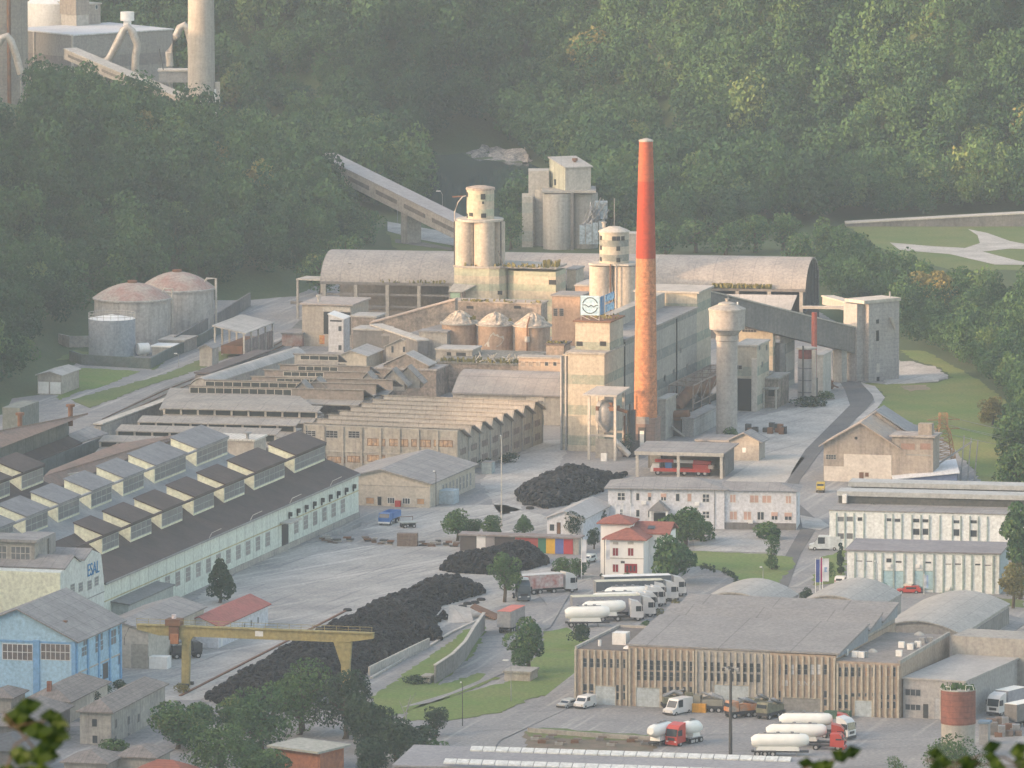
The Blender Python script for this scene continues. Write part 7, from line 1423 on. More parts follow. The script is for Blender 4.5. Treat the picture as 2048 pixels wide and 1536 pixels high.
for px in (1673, 1690, 1708, 1728, 1770, 1786, 1804, 1824, 1842, 1859, 1880, 1905, 1922, 1940, 1957, 1975): x = t.f(px, 1050)[0]; t.part('rib', MB().box(x - .12, x + .12, -.2, -.01, 0, 7.2), MTR)
t = FR('white_hall', 'front white hall with mint ribs and two pale blue roller doors', 'hall', (1694, 1182), (1998, 1190)); hh = t.f(1694, 1101)[1]; d = 13
t.part('wall', MB().box(0, t.w, 0, d, 0, hh), WH); t.part('roof', MB().slab((-.4, -.4, hh + .25), (t.w + .4, -.4, hh + .25), (t.w + .4, d + .3, hh + .5), (-.4, d + .3, hh + .5), .24), M('grey_violet_roof', (.26, .25, .26), (.21, .20, .21), scale=.2)); t.part('end_wall', MB().box(t.w + .003, t.w + .05, .1, d - .1, 0, hh - .05), M('pale_blue_end', (.40, .48, .50), (.35, .42, .44), streak=.3))
def TX(x): return 1560 + x / 3.492
def TY(y): return 780 + y / 3.492
for x in (525, 592, 660, 715, 795, 868, 935, 1005, 1075, 1142, 1208, 1280, 1340, 1418, 1490): xx = t.f(TX(x), 1140)[0]; t.part('rib', MB().box(xx - .16, xx + .16, -.22, -.01, 0, hh - .3), MTR)
for x0, x1 in ((722, 868), (932, 1078)): fpx(t, TX(x0), TX(x1), TY(1262), TY(1395), -.02, [MTR, M('roller_door_blue', (.36, .52, .56), (.32, .47, .51), scale=.4, lines=((2, .5, .04, .1),))], 1, 1, .12, name='roller_door')
for x0, x1, y0, y1 in ((533, 575, 1190, 1198), (603, 645, 1192, 1200), (742, 780, 1175, 1205), (808, 850, 1192, 1208), (1015, 1057, 1198, 1212), (1155, 1195, 1212, 1220), (1222, 1264, 1210, 1222), (1362, 1400, 1212, 1226), (1430, 1472, 1220, 1228), (533, 575, 1310, 1325)): fpx(t, TX(x0), TX(x1), TY(y0), TY(y1), 0, [FRMW, GLASS], 1, 1, .06)
for x, y in ((762, 1225), (965, 1228), (1172, 1388)): xx, z = t.f(TX(x), TY(y)); t.part('air_conditioner', MB().box(xx - .4, xx + .4, -.45, -.02, z - .3, z + .3), WHITE)
t = van('small yellow loader on the gravel beside the old workshop', 1642, 982, -95, M('loader_yellow', (.55, .40, .08)), 3, 1.6, 1.9, name='loader')
# ================= lower right: ribbed building and vaulted halls =================
RIBP = M('ribbed_peach', (.40, .31, .235), (.34, .275, .22), scale=.25, streak=.3); RIBG = M('ribbed_grey', (.39, .37, .345), (.34, .325, .31), scale=.25, streak=.3); FIN = M('pale_fin', (.46, .42, .34), (.38, .35, .29), scale=.6, streak=.3)
t = FR('ribbed_building', 'long three-storey building with pale vertical fins, tall grey doors and three stepped grey roofs', 'factory', (1151, 1407), (1800, 1437)); rb = t
def fx(px, py=1380): return t.f(px, py)[0]
def T7(x): return 1100 + x / 3.98
def Y7(y): return 1150 + y / 3.98
def T8(x): return 1548 + x / 3.98
hA = t.f(1151, 1298)[1]; hB = t.f(1330, 1295)[1]; xs1, xs2, xs3, xs4, xs5 = fx(1257), fx(1390), fx(1540), fx(1672), t.w
t.part('wall', MB().box(0, xs1, 0, 26, 0, hA), RIBP); t.part('wall', MB().box(xs1 + .01, xs2, -.15, 40, 0, hB), RIBP); t.part('wall', MB().box(xs2 + .01, xs3, -.1, 40, 0, hB - .05), RIBG); t.part('wall', MB().box(xs3 + .01, xs4, -.15, 40, 0, hB - .1), RIBP); hC = t.f(1800, 1328)[1]; t.part('wall', MB().box(xs4 + .01, xs5, 0, 34, 0, hC), RIBP)
t.part('flat_roof', MB().box(.3, xs1, .3, 26, hA + .003, hA + .1), M('brown_flat_roof', (.17, .15, .135), (.13, .12, .11), scale=.4)); t.part('parapet', MB().box(-.1, .25, -.1, 26, hA + .003, hA + .5), CONCL); t.part('parapet', MB().box(.26, xs1, 25.7, 26, hA + .003, hA + .5), CONCL)
t.part('flat_roof', MB().box(xs4, xs5, .3, 34, hC + .003, hC + .1), M('pinkish_flat_roof', (.27, .245, .225), (.20, .185, .17), scale=.3)); t.part('parapet', MB().box(xs5 - .3, xs5 + .05, -.1, 34, hC + .003, hC + .6), CONC)
SHR = M('big_grey_roof', (.27, .262, .255), (.225, .22, .215), scale=.15, lines=((0, 12.4, .25, .3), (0, 1.1, .05, .08)))
xr0, xr1 = xs1 - .2, fx(1676, 1310) + .3
def slr(y0, y1, z0, z1, xa, xb): t.part('shed_roof', MB().slab((xa, y0, z0), (xb, y0, z0), (xb, y1, z1), (xa, y1, z1), .3), SHR); t.part('roof_side', MB().prof([(y0, z0 - .8), (y1, z0 - .8), (y1, z1 - .31), (y0, z0 - .31)], xb - .5, xb - .3, 'x'), M('blue_grey_gable', (.28, .31, .34), (.24, .26, .29), scale=.4))
slr(-.3, 20, hB + .35, hB + 2.6, xr0, xr1); slr(20.3, 29, hB + 1.4, hB + 3.2, xr0 - .5, xr1); slr(29.3, 40, hB + 1.6, hB + 3.4, xr0 - .5, xr1)
t.part('under_wall', MB().box(xr0 + .5, xr1 - .6, 20.1, 39.5, hB, hB + 1.2), CONC)
def fins(xa, xb, n, z0, z1, y=-.02, gaps=()):
    for k in range(n + 1):
        x = xa + (xb - xa) * k / n; zz = z0
        for g0, g1, gz in gaps:
            if g0 - .1 < x < g1 + .1: zz = gz
        t.part('fin', MB().box(x - .17, x + .17, y - .3, y - .003, zz, z1), FIN)
# windows: positions read off the front
doors = [(T7(362), T7(522), Y7(885)), (T7(690), T7(875), Y7(898)), (T7(1312), T7(1585), Y7(878)), (T8(72), T8(372), 1150 + 980 / 3.98), (T8(648), T8(780), 1150 + 1000 / 3.98)]
gaps = []
DOORB = M('grey_blue_door', (.42, .47, .49), (.37, .42, .44), scale=.5, lines=((2, 1.2, .06, .15), (0, .9, .04, .15))); DOORG = M('grey_door', (.26, .26, .25), (.22, .22, .21), scale=.5, lines=((2, .5, .05, .15),))
for i, (a, b, py) in enumerate(doors):
    xa, xb = fx(a), fx(b); z = t.f((a + b) / 2, py)[1]; gaps.append((xa, xb, z + .1)); t.part('gate', MB().box(xa, xb, -.22, -.155, .05, z), DOORG if i == 3 else DOORB)
    t.part('gate_frame', MB().box(xa - .15, xa - .003, -.3, -.156, 0, z + .12).box(xb + .003, xb + .15, -.3, -.156, 0, z + .12).box(xa - .15, xb + .15, -.3, -.156, z + .003, z + .15), FIN)
fins(fx(T7(205)), xs1 - .3, 8, 0, hA - .05, -.02, gaps); fins(xs1 + .3, xs2 - .2, 10, 0, hB - .3, -.17, gaps); fins(xs2 + .3, xs3 - .2, 11, 0, hB - .35, -.12, gaps); fins(xs3 + .3, xs4 - .2, 10, 0, hB - .4, -.17, gaps); fins(xs4 + .3, xs5 - .3, 10, 0, hC - .3, -.02, gaps)
def wrow(xc, y0, y1, mt=None, yl=-.16, wd=.62):
    for x in xc:
        px = x; xx = t.f(px, (y0 + y1) / 2, yl)[0]; z0 = t.f(px, y1, yl)[1]; z1 = t.f(px, y0, yl)[1]
        fwin(t, xx, max(z0, .1), wd, z1 - max(z0, .1), yl, [METG, mt or GLASS], 1, 2 if z1 - z0 > 1.4 else 1, .06)
s2 = .052
def row(xs_, ya, yb, T_=T7, **k):
    for x in xs_: wrow([T_(x)], 1150 + ya(x) / 3.98, 1150 + yb(x) / 3.98, **k)
row([280, 333, 386, 440, 492, 545, 597], lambda x: 662 + (x - 280) * .03, lambda x: 732 + (x - 280) * .03, yl=-.01)
row([280, 333], lambda x: 868, lambda x: 920, yl=-.01); row([280, 333], lambda x: 932, lambda x: 978, yl=-.01); row([543, 597], lambda x: 875, lambda x: 925, yl=-.01); row([543, 597], lambda x: 938, lambda x: 990, yl=-.01)
XB = [704, 757, 810, 862, 916, 968, 1021, 1074, 1127]
row(XB, lambda x: 676 + (x - 704) * .03, lambda x: 752 + (x - 704) * .03); row(XB, lambda x: 766 + (x - 704) * .03, lambda x: 835 + (x - 704) * .03)
row(XB[4:], lambda x: 890, lambda x: 940); row(XB[4:], lambda x: 955, lambda x: 1010)
XC = [1234, 1287, 1339, 1392, 1445, 1498, 1551, 1605, 1660]
row(XC, lambda x: 692 + (x - 1234) * .03, lambda x: 762 + (x - 1234) * .03, yl=-.11); row(XC, lambda x: 778 + (x - 1234) * .03, lambda x: 842 + (x - 1234) * .03, yl=-.11)
BL = M('white_blind', (.62, .62, .62)); ORB = M('orange_curtain', (.52, .30, .18))
for i, x in enumerate([38, 92, 145, 200, 252, 305, 360, 412]): row([x], lambda q_: 712, lambda q_: 792, T_=T8, mt=BL if i in (2, 5, 6) else (GLASS if i != 0 else DGL))
row([38, 412], lambda x: 922, lambda x: 975, T_=T8); row([38, 412], lambda x: 990, lambda x: 1040, T_=T8)
for i, x in enumerate([522, 574, 628, 685, 740, 793, 848, 903, 952]): row([x], lambda q_: 735, lambda q_: 808, T_=T8, yl=-.01, mt=ORB if i in (4, 6, 7) else GLASS)
row([522, 574, 847, 902, 953], lambda x: 952, lambda x: 990, T_=T8, yl=-.01); row([522, 574, 847, 902, 953], lambda x: 1008, lambda x: 1060, T_=T8, yl=-.01); row([630, 685, 738, 793], lambda x: 940, lambda x: 968, T_=T8, yl=-.01)
for ch, x in zip('DIRNAL', (90, 142, 196, 248, 312, 366)):
    xx, zz = t.f(T8(x), 1150 + 882 / 3.98, -.2)
    if x == 90: t.part('square_mark', MB().box(xx - .5, xx + .45, -.26, -.2, zz, zz + .95), M('grey_white_letter', (.50, .50, .50)))
    else: text(ch, t.o, (xx - .3, -.2, zz), (R(90), 0, 0), 1.2, MC['grey_white_letter'], name='lettering')
x, z = t.f(T7(510), Y7(540), 3); t.part('roof_cabin', MB().box(x - 1.2, x + 1.2, 6, 8.6, hA + .1, hA + 2.1), WHITE); t.part('skylight_dome', MB().lathe([(.9, hA + .11), (.8, hA + .3), (.3, hA + .6)], x + 2.6, 2.6, n=14), WHITE); t.part('vent', MB().cyl(x - 2.8, 4, hA + .1, hA + 1.1, .3, n=8), WHITE)
for px, py in ((645, 640), (697, 645), (722, 642), (995, 632), (1015, 565), (1085, 580), (1110, 572), (1145, 560), (1180, 530), (1240, 528), (565, 625)):
    l_ = t.l(T8(px), 1150 + (py + 18) / 3.98, hC); t.part('air_conditioner', MB().box(l_.x - .5, l_.x + .5, max(.4, l_.y - .3), max(.4, l_.y - .3) + .7, hC + .1, hC + 1.1), WHITE if px % 2 else METG)
for px, py in ((785, 618), (1155, 482)): l_ = t.l(T8(px), 1150 + py / 3.98, hC); t.part('skylight_dome', MB().lathe([(.9, hC + .11), (.8, hC + .3), (.3, hC + .65)], l_.x, l_.y, n=14), CONCL)
for k, (x0, x1, m_) in enumerate(((xs2 - 14, xs2 - 9, 0),)): pass
# grey wing right
t = FR('grey_wing', 'low grey block with a flat pale roof and dark window strips behind the brick drum', 'building', (1806, 1435), (1905, 1441)); hh = t.f(1806, 1358)[1]; GW = M('smooth_grey', (.36, .355, .35), (.32, .315, .31), scale=.3, streak=.15)
d = t.l(1990, 1314, hh).y; t.part('wall', MB().box(0, t.w + 2, 0, d, 0, hh), GW); t.part('roof', MB().box(-.2, t.w + 2.3, -.2, d + .2, hh + .003, hh + .3), M('pale_flat_roof', (.40, .39, .37), (.32, .31, .30), scale=.2))
for y0, y1 in ((905, 965), (1025, 1080)): fpx(t, T8(1045), T8(1168), 1150 + y0 / 3.98, 1150 + y1 / 3.98, 0, [METG, GLASS], 3, 1, .12)
fpx(t, T8(1190), T8(1225), 1150 + 1028 / 3.98, 1150 + 1138 / 3.98, 0, [METD, GLASS], 1, 2, .1, name='door'); fpx(t, T8(1282), T8(1330), 1150 + 980 / 3.98, 1150 + 1150 / 3.98, 0, [METG, M('pale_door', (.42, .43, .44))], 1, 1, .1, name='door')
t.part('back_block', MB().box(-1, 12, d - 1, d + 8, 0, hh + 3.4), CONC)
# vaulted halls
def vault(label, a, r, ra, apexpx, Y=None, z=6.5, sidew=False, ang=-15.5, name='vaulted_hall', rear=None):
    """front left eave px a, front right eave px r, apex px; rear right eave px ra"""
    P = W(*a, z); t = T(name, label, 'hall', (P.x, P.y, 0), R(ang)); w_ = t.f(*r)[0]; za = t.f(*apexpx)[1]; d = t.side(*ra, w_)[0]; n = 16
    pr = [(w_ * k / n, z + (za - z) * (math.sin(math.pi * (.12 + .76 * k / n)) - math.sin(math.pi * .12)) / (1 - math.sin(math.pi * .12))) for k in range(n + 1)]
    t.part('roof', MB().prof([(x * 1.02 - .2, z_ + .25) for x, z_ in pr] + [(x * 1.02 - .2, z_ + .02) for x, z_ in pr][::-1], -.4, d + .3, 'y'), M('vault_roof', (.40, .385, .355), (.33, .32, .30), scale=.15, lines=((0, 2.6, .10, .25), (1, 9., .2, .2))), smooth=True)
    t.part('wall', MB().prof([(0, 0)] + [(w_, 0)] + pr[::-1], 0, d, 'y'), RIBG); return t
v = vault('largest vaulted hall with a curved grey roof and ribbed side wall at the right', (1748, 1264), (1924, 1284), (2018, 1229), (1822, 1243), z=7); 
for k in range(9): pass
yy, zz = v.side(1960, 1290, v.side and v.f(1924, 1284)[0]); v.part('side_ribs', MB().box(v.f(1924, 1284)[0] + .003, v.f(1924, 1284)[0] + .1, .5, v.side(2018, 1229, v.f(1924, 1284)[0])[0] - .5, 1.5, 6.6), M('side_rib_wall', (.25, .245, .235), (.20, .195, .19), scale=.4, lines=((1, 1.6, .5, .3),)))
vault('middle vaulted hall between the two others, behind the ribbed building', (1582, 1218), (1745, 1238), (1802, 1212), (1650, 1192), z=6.6)
vault('left vaulted hall with a curved roof behind the ribbed building, nearest the parked lorries', (1385, 1212), (1548, 1222), (1596, 1198), (1450, 1186), z=6.4)
gblk('cross_block', 'square concrete block between the ribbed building and the largest vaulted hall', 'building', (1875, 1272), (1922, 1276), (1930, 1270), Y=1512, wall=PLAST, roof=CONC)
t = T('canopy', 'low lean-to canopy along the side wall of the largest vaulted hall', 'canopy', W(1935, 1330), R(-15.5)); t.part('roof', MB().slab((0, 0, 4.2), (4, 0, 3.4), (4, 33, 3.4), (0, 33, 4.2), .2), ROOFG)
for y in (.3, 11, 22, 32.6): t.part('post', MB().box(3.6, 3.8, y - .1, y + .1, 0, 3.3), METG)
t = T('green_barrel', 'small green barrel on its side behind the middle vaulted hall', 'barrel', W(1766, 1204), 0); t.part('shell', MB().tube([(0, 0, 2.3), (0, 1.8, 2.3)], 1.1, 14), M('green_paint', (.16, .26, .20))); t.part('stand', MB().box(-1.6, -.2, .2, 1.4, 0, 1.2).box(-.7, .7, .2, 1.4, 0, 1.18), CONC)
# brick drum tower
b = W(1916, 1536 - 22); t = T('brick_drum', 'round tower with a rusty red drum on a concrete base at the lower right', 'silo', b, 0); k = F / math.hypot(b.y, H)
def zd(py): return WY(1916, py, b.y).z
t.part('base', MB().cyl(0, 0, 0, zd(1446), 34 / k, n=40), M('drum_base', (.40, .38, .33), (.33, .315, .28), scale=.4, streak=.35), smooth=True); t.part('drum', MB().lathe([(35 / k, zd(1446) + .01), (34.5 / k, zd(1379))], n=40), M('rusty_red_drum', (.27, .105, .075), (.21, .09, .07), scale=.6, streak=.4, lines=((2, .95, .1, .3),)), smooth=True)
t.part('rim', MB().lathe([(36 / k, zd(1379) + .01), (36 / k, zd(1377))], n=40), CONC); t.part('drum_seam', MB().tube([(-35.5 / k, 0, zd(1440)), (-36 / k, 0, zd(1380))], .12, 5), CONCL)
weeds(t.o, -2.6, 2.6, 0, zd(1377), 60, 33, .9, 2., mat=FOLB); t.part('rail', MB().tube([(-2.4, -1.6, zd(1377)), (-2.4, -1.6, zd(1370)), (-1.4, -2.2, zd(1370)), (-1.4, -2.2, zd(1377))], .06, 5).tube([(1, -2.4, zd(1377)), (1.1, -2.4, zd(1366)), (2.2, -1.6, zd(1368)), (2.4, -1.6, zd(1377))], .06, 5), WHITE)
# machines and containers in front of the ribbed building
gblk('container', 'orange container against the foot of the ribbed building', 'container', (1384, 1408), (1411, 1409), (1413, 1406), yb=1426, wall=M('orange_container', (.66, .32, .04), lines=((0, .5, .06, .2),)), roof=M('orange_container'), ov=.01, th=.06)
gblk('container', 'pale site cabin between the orange container and the floodlight mast', 'container', (1412, 1403), (1446, 1405), (1450, 1401), yb=1424, wall=CONCL, roof=ROOFP, ov=.02, th=.08)
def rig(label, px, py, deg, c1, seed):
    g = random.Random(seed); t = T('drilling_rig', label, 'machine', W(px, py), R(deg)); t.part('chassis', MB().box(0, 5.5, -1.1, 1.1, .7, 1.2), CHAS); t.part('cab', MB().prof([(4, 1.21), (5.6, 1.21), (5.6, 2.1), (5.2, 2.9), (4, 2.9)], -1.1, 1.1, 'y'), c1); t.part('windscreen', MB().box(5.5, 5.66, -.9, .9, 2.0, 2.6), SCR)
    t.part('body', MB().box(.3, 3.8, -1, 1, 1.21, 2.2), c1); t.part('machinery', MB().tube([(.4, 0, 2.3), (2.2, .2, 3.1), (3.6, 0, 2.6)], .35, 8).tube([(.2, .5, 2.3), (3.9, .5, 3.4)], .15, 6), METG)
    for x in (.9, 2.1, 4.8):
        for y in (-.95, .95): wheel(t, x, y)
    return t
CAMO = M('dull_green_paint', (.14, .15, .10), (.22, .21, .15), scale=.9); ORG = M('orange_paint', (.55, .20, .06), (.40, .34, .28), scale=.7)
rig('drab machine lorry with orange top in front of the ribbed building', 1512, 1432, -150, ORG, 1); rig('drab green machine lorry nearest the wide roller gate', 1560, 1432, -125, CAMO, 2); rig('drab green machine lorry parked tight behind the orange topped one', 1536, 1424, -128, CAMO, 3); rig('pale machine lorry under the floodlight mast', 1450, 1425, 170, M('pale_drab', (.30, .29, .24), (.20, .20, .17), scale=.8), 4); rig('dark green trailer of gear between the left gates', 1322, 1420, 5, CAMO, 5)
for lb, px in (('left', 1664), ('right', 1690)): gblk('skip', f'{lb} of two green rubbish skips at the wall right of the wide gate', 'skip', (px - 16, 1424), (px + 9, 1425), (px + 11, 1422), yb=1438, wall=M('skip_green', (.06, .13, .09), (.09, .14, .10), scale=.8), roof=M('skip_green'), ov=.05, th=.08)
gblk('kiosk', 'blue topped steel kiosk right of the brick drum', 'kiosk', (1958, 1447), (1976, 1448), (1978, 1444), yb=1490, wall=METG, roof=M('kiosk_blue', (.16, .24, .33)))
g = random.Random(11)
t = T('scrap_pile', 'mixed scrap and machinery heap at the right edge beyond the brick drum', 'scrap', W(2010, 1468), 0)
for k in range(16): x, y = g.uniform(-3, 4), g.uniform(-4, 6); t.part('scrap_item', MB().box(x, x + g.uniform(.6, 1.8), y, y + g.uniform(.6, 2), 0, g.uniform(.5, 2.2)), (RUST, METG, CONCD, CRB)[k % 4])
# bottom halls with skylight strips
BRF = M('blue_grey_big_roof', (.30, .30, .31), (.25, .25, .26), scale=.1, lines=((0, 7., .12, .12),))
def bhall(label, a, b, drop, sky, name='rooflit_hall'):
    t = FR(name, label, 'hall', a, b, 6.5); t.part('roof', MB().slab((0, -drop, 6.2), (t.w, -drop, 6.2), (t.w, 0, 6.9), (0, 0, 6.9), .3), BRF); t.part('wall', MB().box(.4, t.w - .4, -drop + .4, -.4, 0, 5.8), CONC)
    for (sa, sb) in sky:
        p, q = t.l(*sa, 6.8), t.l(*sb, 6.8); n = int((q.x - p.x) / 2.0); 
        for k in range(n):
            xa = p.x + (q.x - p.x) * k / n; ym = p.y + (q.y - p.y) * k / n; t.part('skylight', MB().slab((xa + .08, ym - .8, 6.95), (xa + (q.x - p.x) / n - .08, ym - .8, 6.95), (xa + (q.x - p.x) / n - .08, ym + .5, 7.4), (xa + .08, ym + .5, 7.4), .2), M('skylight_white', (.66, .68, .66), (.55, .58, .56), scale=.6, rough=.4))
    return t
bhall('grey blue roofed hall with a long strip of white skylights along the bottom edge', (828, 1494), (1640, 1521), 16, [((941, 1500), (1583, 1522)), ((888, 1525), (1560, 1549))])
t = gblk('flat_hall', 'low hall with a grey violet roof where the road meets the skylight roof', 'building', (960, 1490), (1032, 1494), (1052, 1459), Y=1425, wall=CONC, roof=M('grey_violet_flat', (.27, .26, .27), (.22, .21, .22), scale=.2), zt=None)
wall('low_wall', 'long low concrete wall along the dirt strip above the skylight roof', 'wall', [(1056, 1466), (1180, 1476), (1310, 1484)], .9, .3, CONC)
DG = 'rubble lumps on the dirt strip'
for i, (px, py) in enumerate(((1070, 1480), (1084, 1486), (1100, 1478), (1118, 1490), (1150, 1486), (1200, 1482), (1222, 1492), (1262, 1484), (1290, 1490))):
    tt_ = T('rubble_lump', 'lump of broken concrete and scrap on the reddish dirt strip', 'rubble', W(px, py, .1), 0, DG); tt_.part('block', MB().box(-.7, .6, -.4, .5, 0, .5), (CONC, RUST, CONCD)[i % 3]); tt_.part('slab', MB().box(-.3, 1.1, -.1, .9, .51, .75), CRB)
# ================= lower left =================
BLW = M('sky_blue_wall', (.40, .60, .74), (.36, .55, .69), scale=.3, streak=.15); BLD = M('blue_pilaster', (.22, .42, .66), (.20, .38, .60), scale=.4)
t = G('blue_hall', 'sky blue gabled hall with a grey roof and tall windows at the lower left edge', 'hall', (151, 1400), 0, -15.5); ez = t.f(154, 1281)[1]; W_ = 22; t.A = t.A + Vector((-W_ * t.c, -W_ * t.s_, 0)); t.o.location = t.A
ax_, az = t.f(36, 1219); d = t.side(243, 1361, W_)[0]
gable(t, W_, d, ez, az, BLW, ROOFG, 'y', .8, .25, ridge=ax_ / W_)
for x0, x1 in ((5, 65), (82, 140)): fpx(t, x0, x1, 1287, 1321, 0, [FRMW, M('curtained_glass', (.20, .16, .14), (.12, .12, .13), scale=.9)], 6, 2, .12)
for x0, x1, y0, y1 in ((163, 178, 1292, 1311), (190, 206, 1283, 1303), (216, 232, 1260, 1290), (236, 243, 1250, 1268)): spx(t, x0, x1, y0, y1, W_, [BLW, DGL], 3, 2, .12)
spx(t, 166, 178, 1278, 1290, W_, [BLW, DGL], 3, 1, .1); spx(t, 191, 205, 1268, 1282, W_, [BLW, DGL], 3, 1, .1)
spx(t, 205, 216, 1325, 1358, W_, [BLD, METD], 1, 1, .1, name='door'); spx(t, 236, 242, 1308, 1328, W_, [BLD, DGL])
for px in (73, 150): x, z = t.f(px, 1300); t.part('pilaster', MB().box(x - .55, min(W_ + .05, x + .55), -.25, -.01, 0, ez - .2), BLD)
t.part('band', MB().box(0, W_, -.12, -.01, ez - .7, ez - .35), BLD)
for k in range(5): y = .6 + (d - 1.2) * k / 4; t.part('pilaster', MB().box(W_ + .01, W_ + .2, y - .4, y + .4, 0, ez - .2), BLD)
t.part('band', MB().box(W_ + .01, W_ + .1, 0, d, ez * .42, ez * .42 + .25), CONCL); t.part('roof_vent', MB().box(W_ * .78, W_ * .78 + 1.2, 6, 7, ez + 1.2, ez + 2.3), RUST)
t = G('beige_hall', 'beige hall with a grey gable roof and tall door beside the blue hall', 'hall', (297, 1338), 0, -16); W2_ = 10.4; t.A = t.A + Vector((-W2_ * t.c, -W2_ * t.s_, 0)); t.o.location = t.A
ez = t.f(297, 1264)[1]; az = t.f(243, 1244)[1]; d = t.side(408, 1207, W2_)[0]; gable(t, W2_, d, ez, max(az, ez + 1.2), M('beige_render', (.50, .47, .41), (.44, .41, .36), scale=.3, streak=.2), ROOFG, 'y', .5, .25)
fpx(t, 263, 295, 1288, 1336, 0, [CONC, M('beige_door', (.40, .38, .33))], 1, 1, .12, name='door')
t = gblk('container', 'white container beside the tall beige door', 'container', (298, 1314), (334, 1316), (338, 1311), yb=1338, wall=WHITE, roof=WHITE, ov=.01, th=.05)
t = G('lean_to', 'dark green lean-to canopy on the side of the beige hall', 'canopy', (300, 1300), 0, -16); t.part('roof', MB().slab((-.2, 0, 3.2), (4.6, 0, 2.5), (4.6, 9, 2.5), (-.2, 9, 3.2), .15), M('green_grey_sheet', (.17, .21, .19)))
for y in (.2, 8.6): t.part('post', MB().box(4.3, 4.5, y - .1, y + .1, 0, 2.4), METG)
t = rig('dark tractor parked under the lean-to behind the gantry leg', 340, 1318, 20, METD, 7)
t = G('red_roofed_shed', 'long low white shed with a red tiled roof in front of the conifer', 'shed', (437, 1297), 0, -16); W3 = 7; t.A = t.A + Vector((-W3 * t.c, -W3 * t.s_, 0)); t.o.location = t.A
d = t.side(536, 1240, W3)[0]; ez = t.side(540, 1206, W3)[1]; ez = max(2.8, min(4, ez)); gable(t, W3, d, ez, ez + 1.5, OFFW, M('faded_red_roof', (.38, .13, .11), (.31, .12, .10), scale=.3), 'y', .5, .2)
for k in range(5): swin(t, 7 + k * (d - 9) / 5, 1.2, .8, 1.2, W3, 1, [FRMW, GLASS])
t.part('door', MB().box(W3 + .01, W3 + .06, 1.2, 2.2, .1, 2.2), WHITE); t.part('side_room', MB().box(-3.4, -.3, -1.5, 4, 0, 2.2), M('blue_grey_room', (.33, .37, .37)))
t = G('grey_shed', 'long low grey roofed shed with small windows in front of the mint workshop', 'shed', (257, 1258), 0, -15.6); w4 = 6; t.A = t.A + Vector((-w4 * t.c, -w4 * t.s_, 0)); t.o.location = t.A
ez = 5.0; d = 26; P0 = t.A; t.part('wall', MB().prof([(0, 0), (w4, 0), (w4, ez - .8), (0, ez)], 0, d, 'y'), M('grey_green_wall', (.36, .40, .38), (.31, .34, .33), scale=.3, streak=.2)); t.part('roof', MB().slab((-.4, -.4, ez + .3), (w4 + .4, -.4, ez - .5), (w4 + .4, d, ez - .5), (-.4, d, ez + .3), .25), M('dark_grey_roof', (.19, .195, .195), (.16, .165, .165), scale=.3))
for y, w__ in ((3, .9), (5.2, .7), (6.9, .7), (8.6, .6), (13, .5)): swin(t, y, 1.6, w__, 1., w4, 1, [WHITE, GLASS])
# village houses
def house(label, a, r, rear, yb=None, z=None, hr=2., roof=ROOFO, wallm=PLAST, ov=.6, wins=(), swins=(), Y=None, ang=-14, chim=None, group='old village houses at the lower left', ins=None, name='village_house'):
    t = G(name, label, 'house', a, ang=ang, Y=Y, group=group) if Y else G(name, label, 'house', (a[0], yb), 0, ang, group)
    h = t.z if Y else t.f(*a)[1]; w_ = t.f(*r)[0]; d = max(3, t.side(*rear, w_)[0]); t.w, t.d, t.h = w_, d, h; wa, rf = hip(t, 0, w_, 0, d, h, h + hr, wallm, roof, ov, ins)
    for px, py in wins: x, z = t.f(px, py); fwin(t, x, z - .7, .9, 1.3, 0, [CONC, GLASS], 1, 1, .07)
    for px, py in swins: y, z = t.side(px, py, w_); swin(t, y, z - .7, 1., 1.4, w_, 1, [CONC, GLASS], 1, 1, .07)
    if chim: x, y = chim; t.part('chimney', MB().box(x, x + .7, y, y + .7, h, h + hr + .9), BRICKR, rf)
    return t
house('cream house with a grey hipped roof and a brick chimney below the blue hall', (52, 1402), (138, 1405), (215, 1380), yb=1443, wins=((66, 1416), (122, 1424)), chim=(3, 2), hr=2.2, wallm=M('cream_render', (.56, .52, .44), (.47, .43, .37), scale=.4, streak=.3))
house('two-storey grey house with a long hipped roof beside the cream house', (160, 1424), (222, 1428), (330, 1400), yb=1488, wins=((189, 1445), (190, 1478)), swins=((232, 1447), (257, 1441), (277, 1436), (231, 1480), (257, 1474), (276, 1470), (287, 1470)), hr=1.8, wallm=M('stained_render', (.44, .42, .37), (.31, .30, .28), scale=.3, streak=.6), ins=3.5)
house('large low grey roof at the left edge in front of the cream house', (-30, 1452), (60, 1460), (140, 1430), yb=1500, hr=2.4, wallm=CONCD)
house('dark roofed house at the bottom left corner behind the leaves', (-60, 1500), (60, 1508), (110, 1486), yb=1545, hr=2, roof=M('slate_dark', (.12, .125, .13)), wallm=CONCD)
house('lowest grey roofed house at the bottom edge, left of the twin one', (128, 1525), (212, 1530), (245, 1508), yb=1560, hr=1.6)
house('grey roofed house at the bottom edge beside the red roof', (236, 1514), (310, 1518), (340, 1505), yb=1550, hr=1.5)
house('red tiled roof just showing at the bottom edge', (270, 1545), (370, 1550), (390, 1530), yb=1580, hr=1.8, roof=TILE)
house('small dark roof between the blue hall and the cream house at the left edge', (-30, 1395), (22, 1398), (50, 1380), yb=1425, hr=1.4, roof=ROOFO)
t = G('brick_hut', 'orange brick hut with a pale flat slab roof among the big trees', 'hut', (632, 1502), ang=-40, Y=1386); zz = t.z
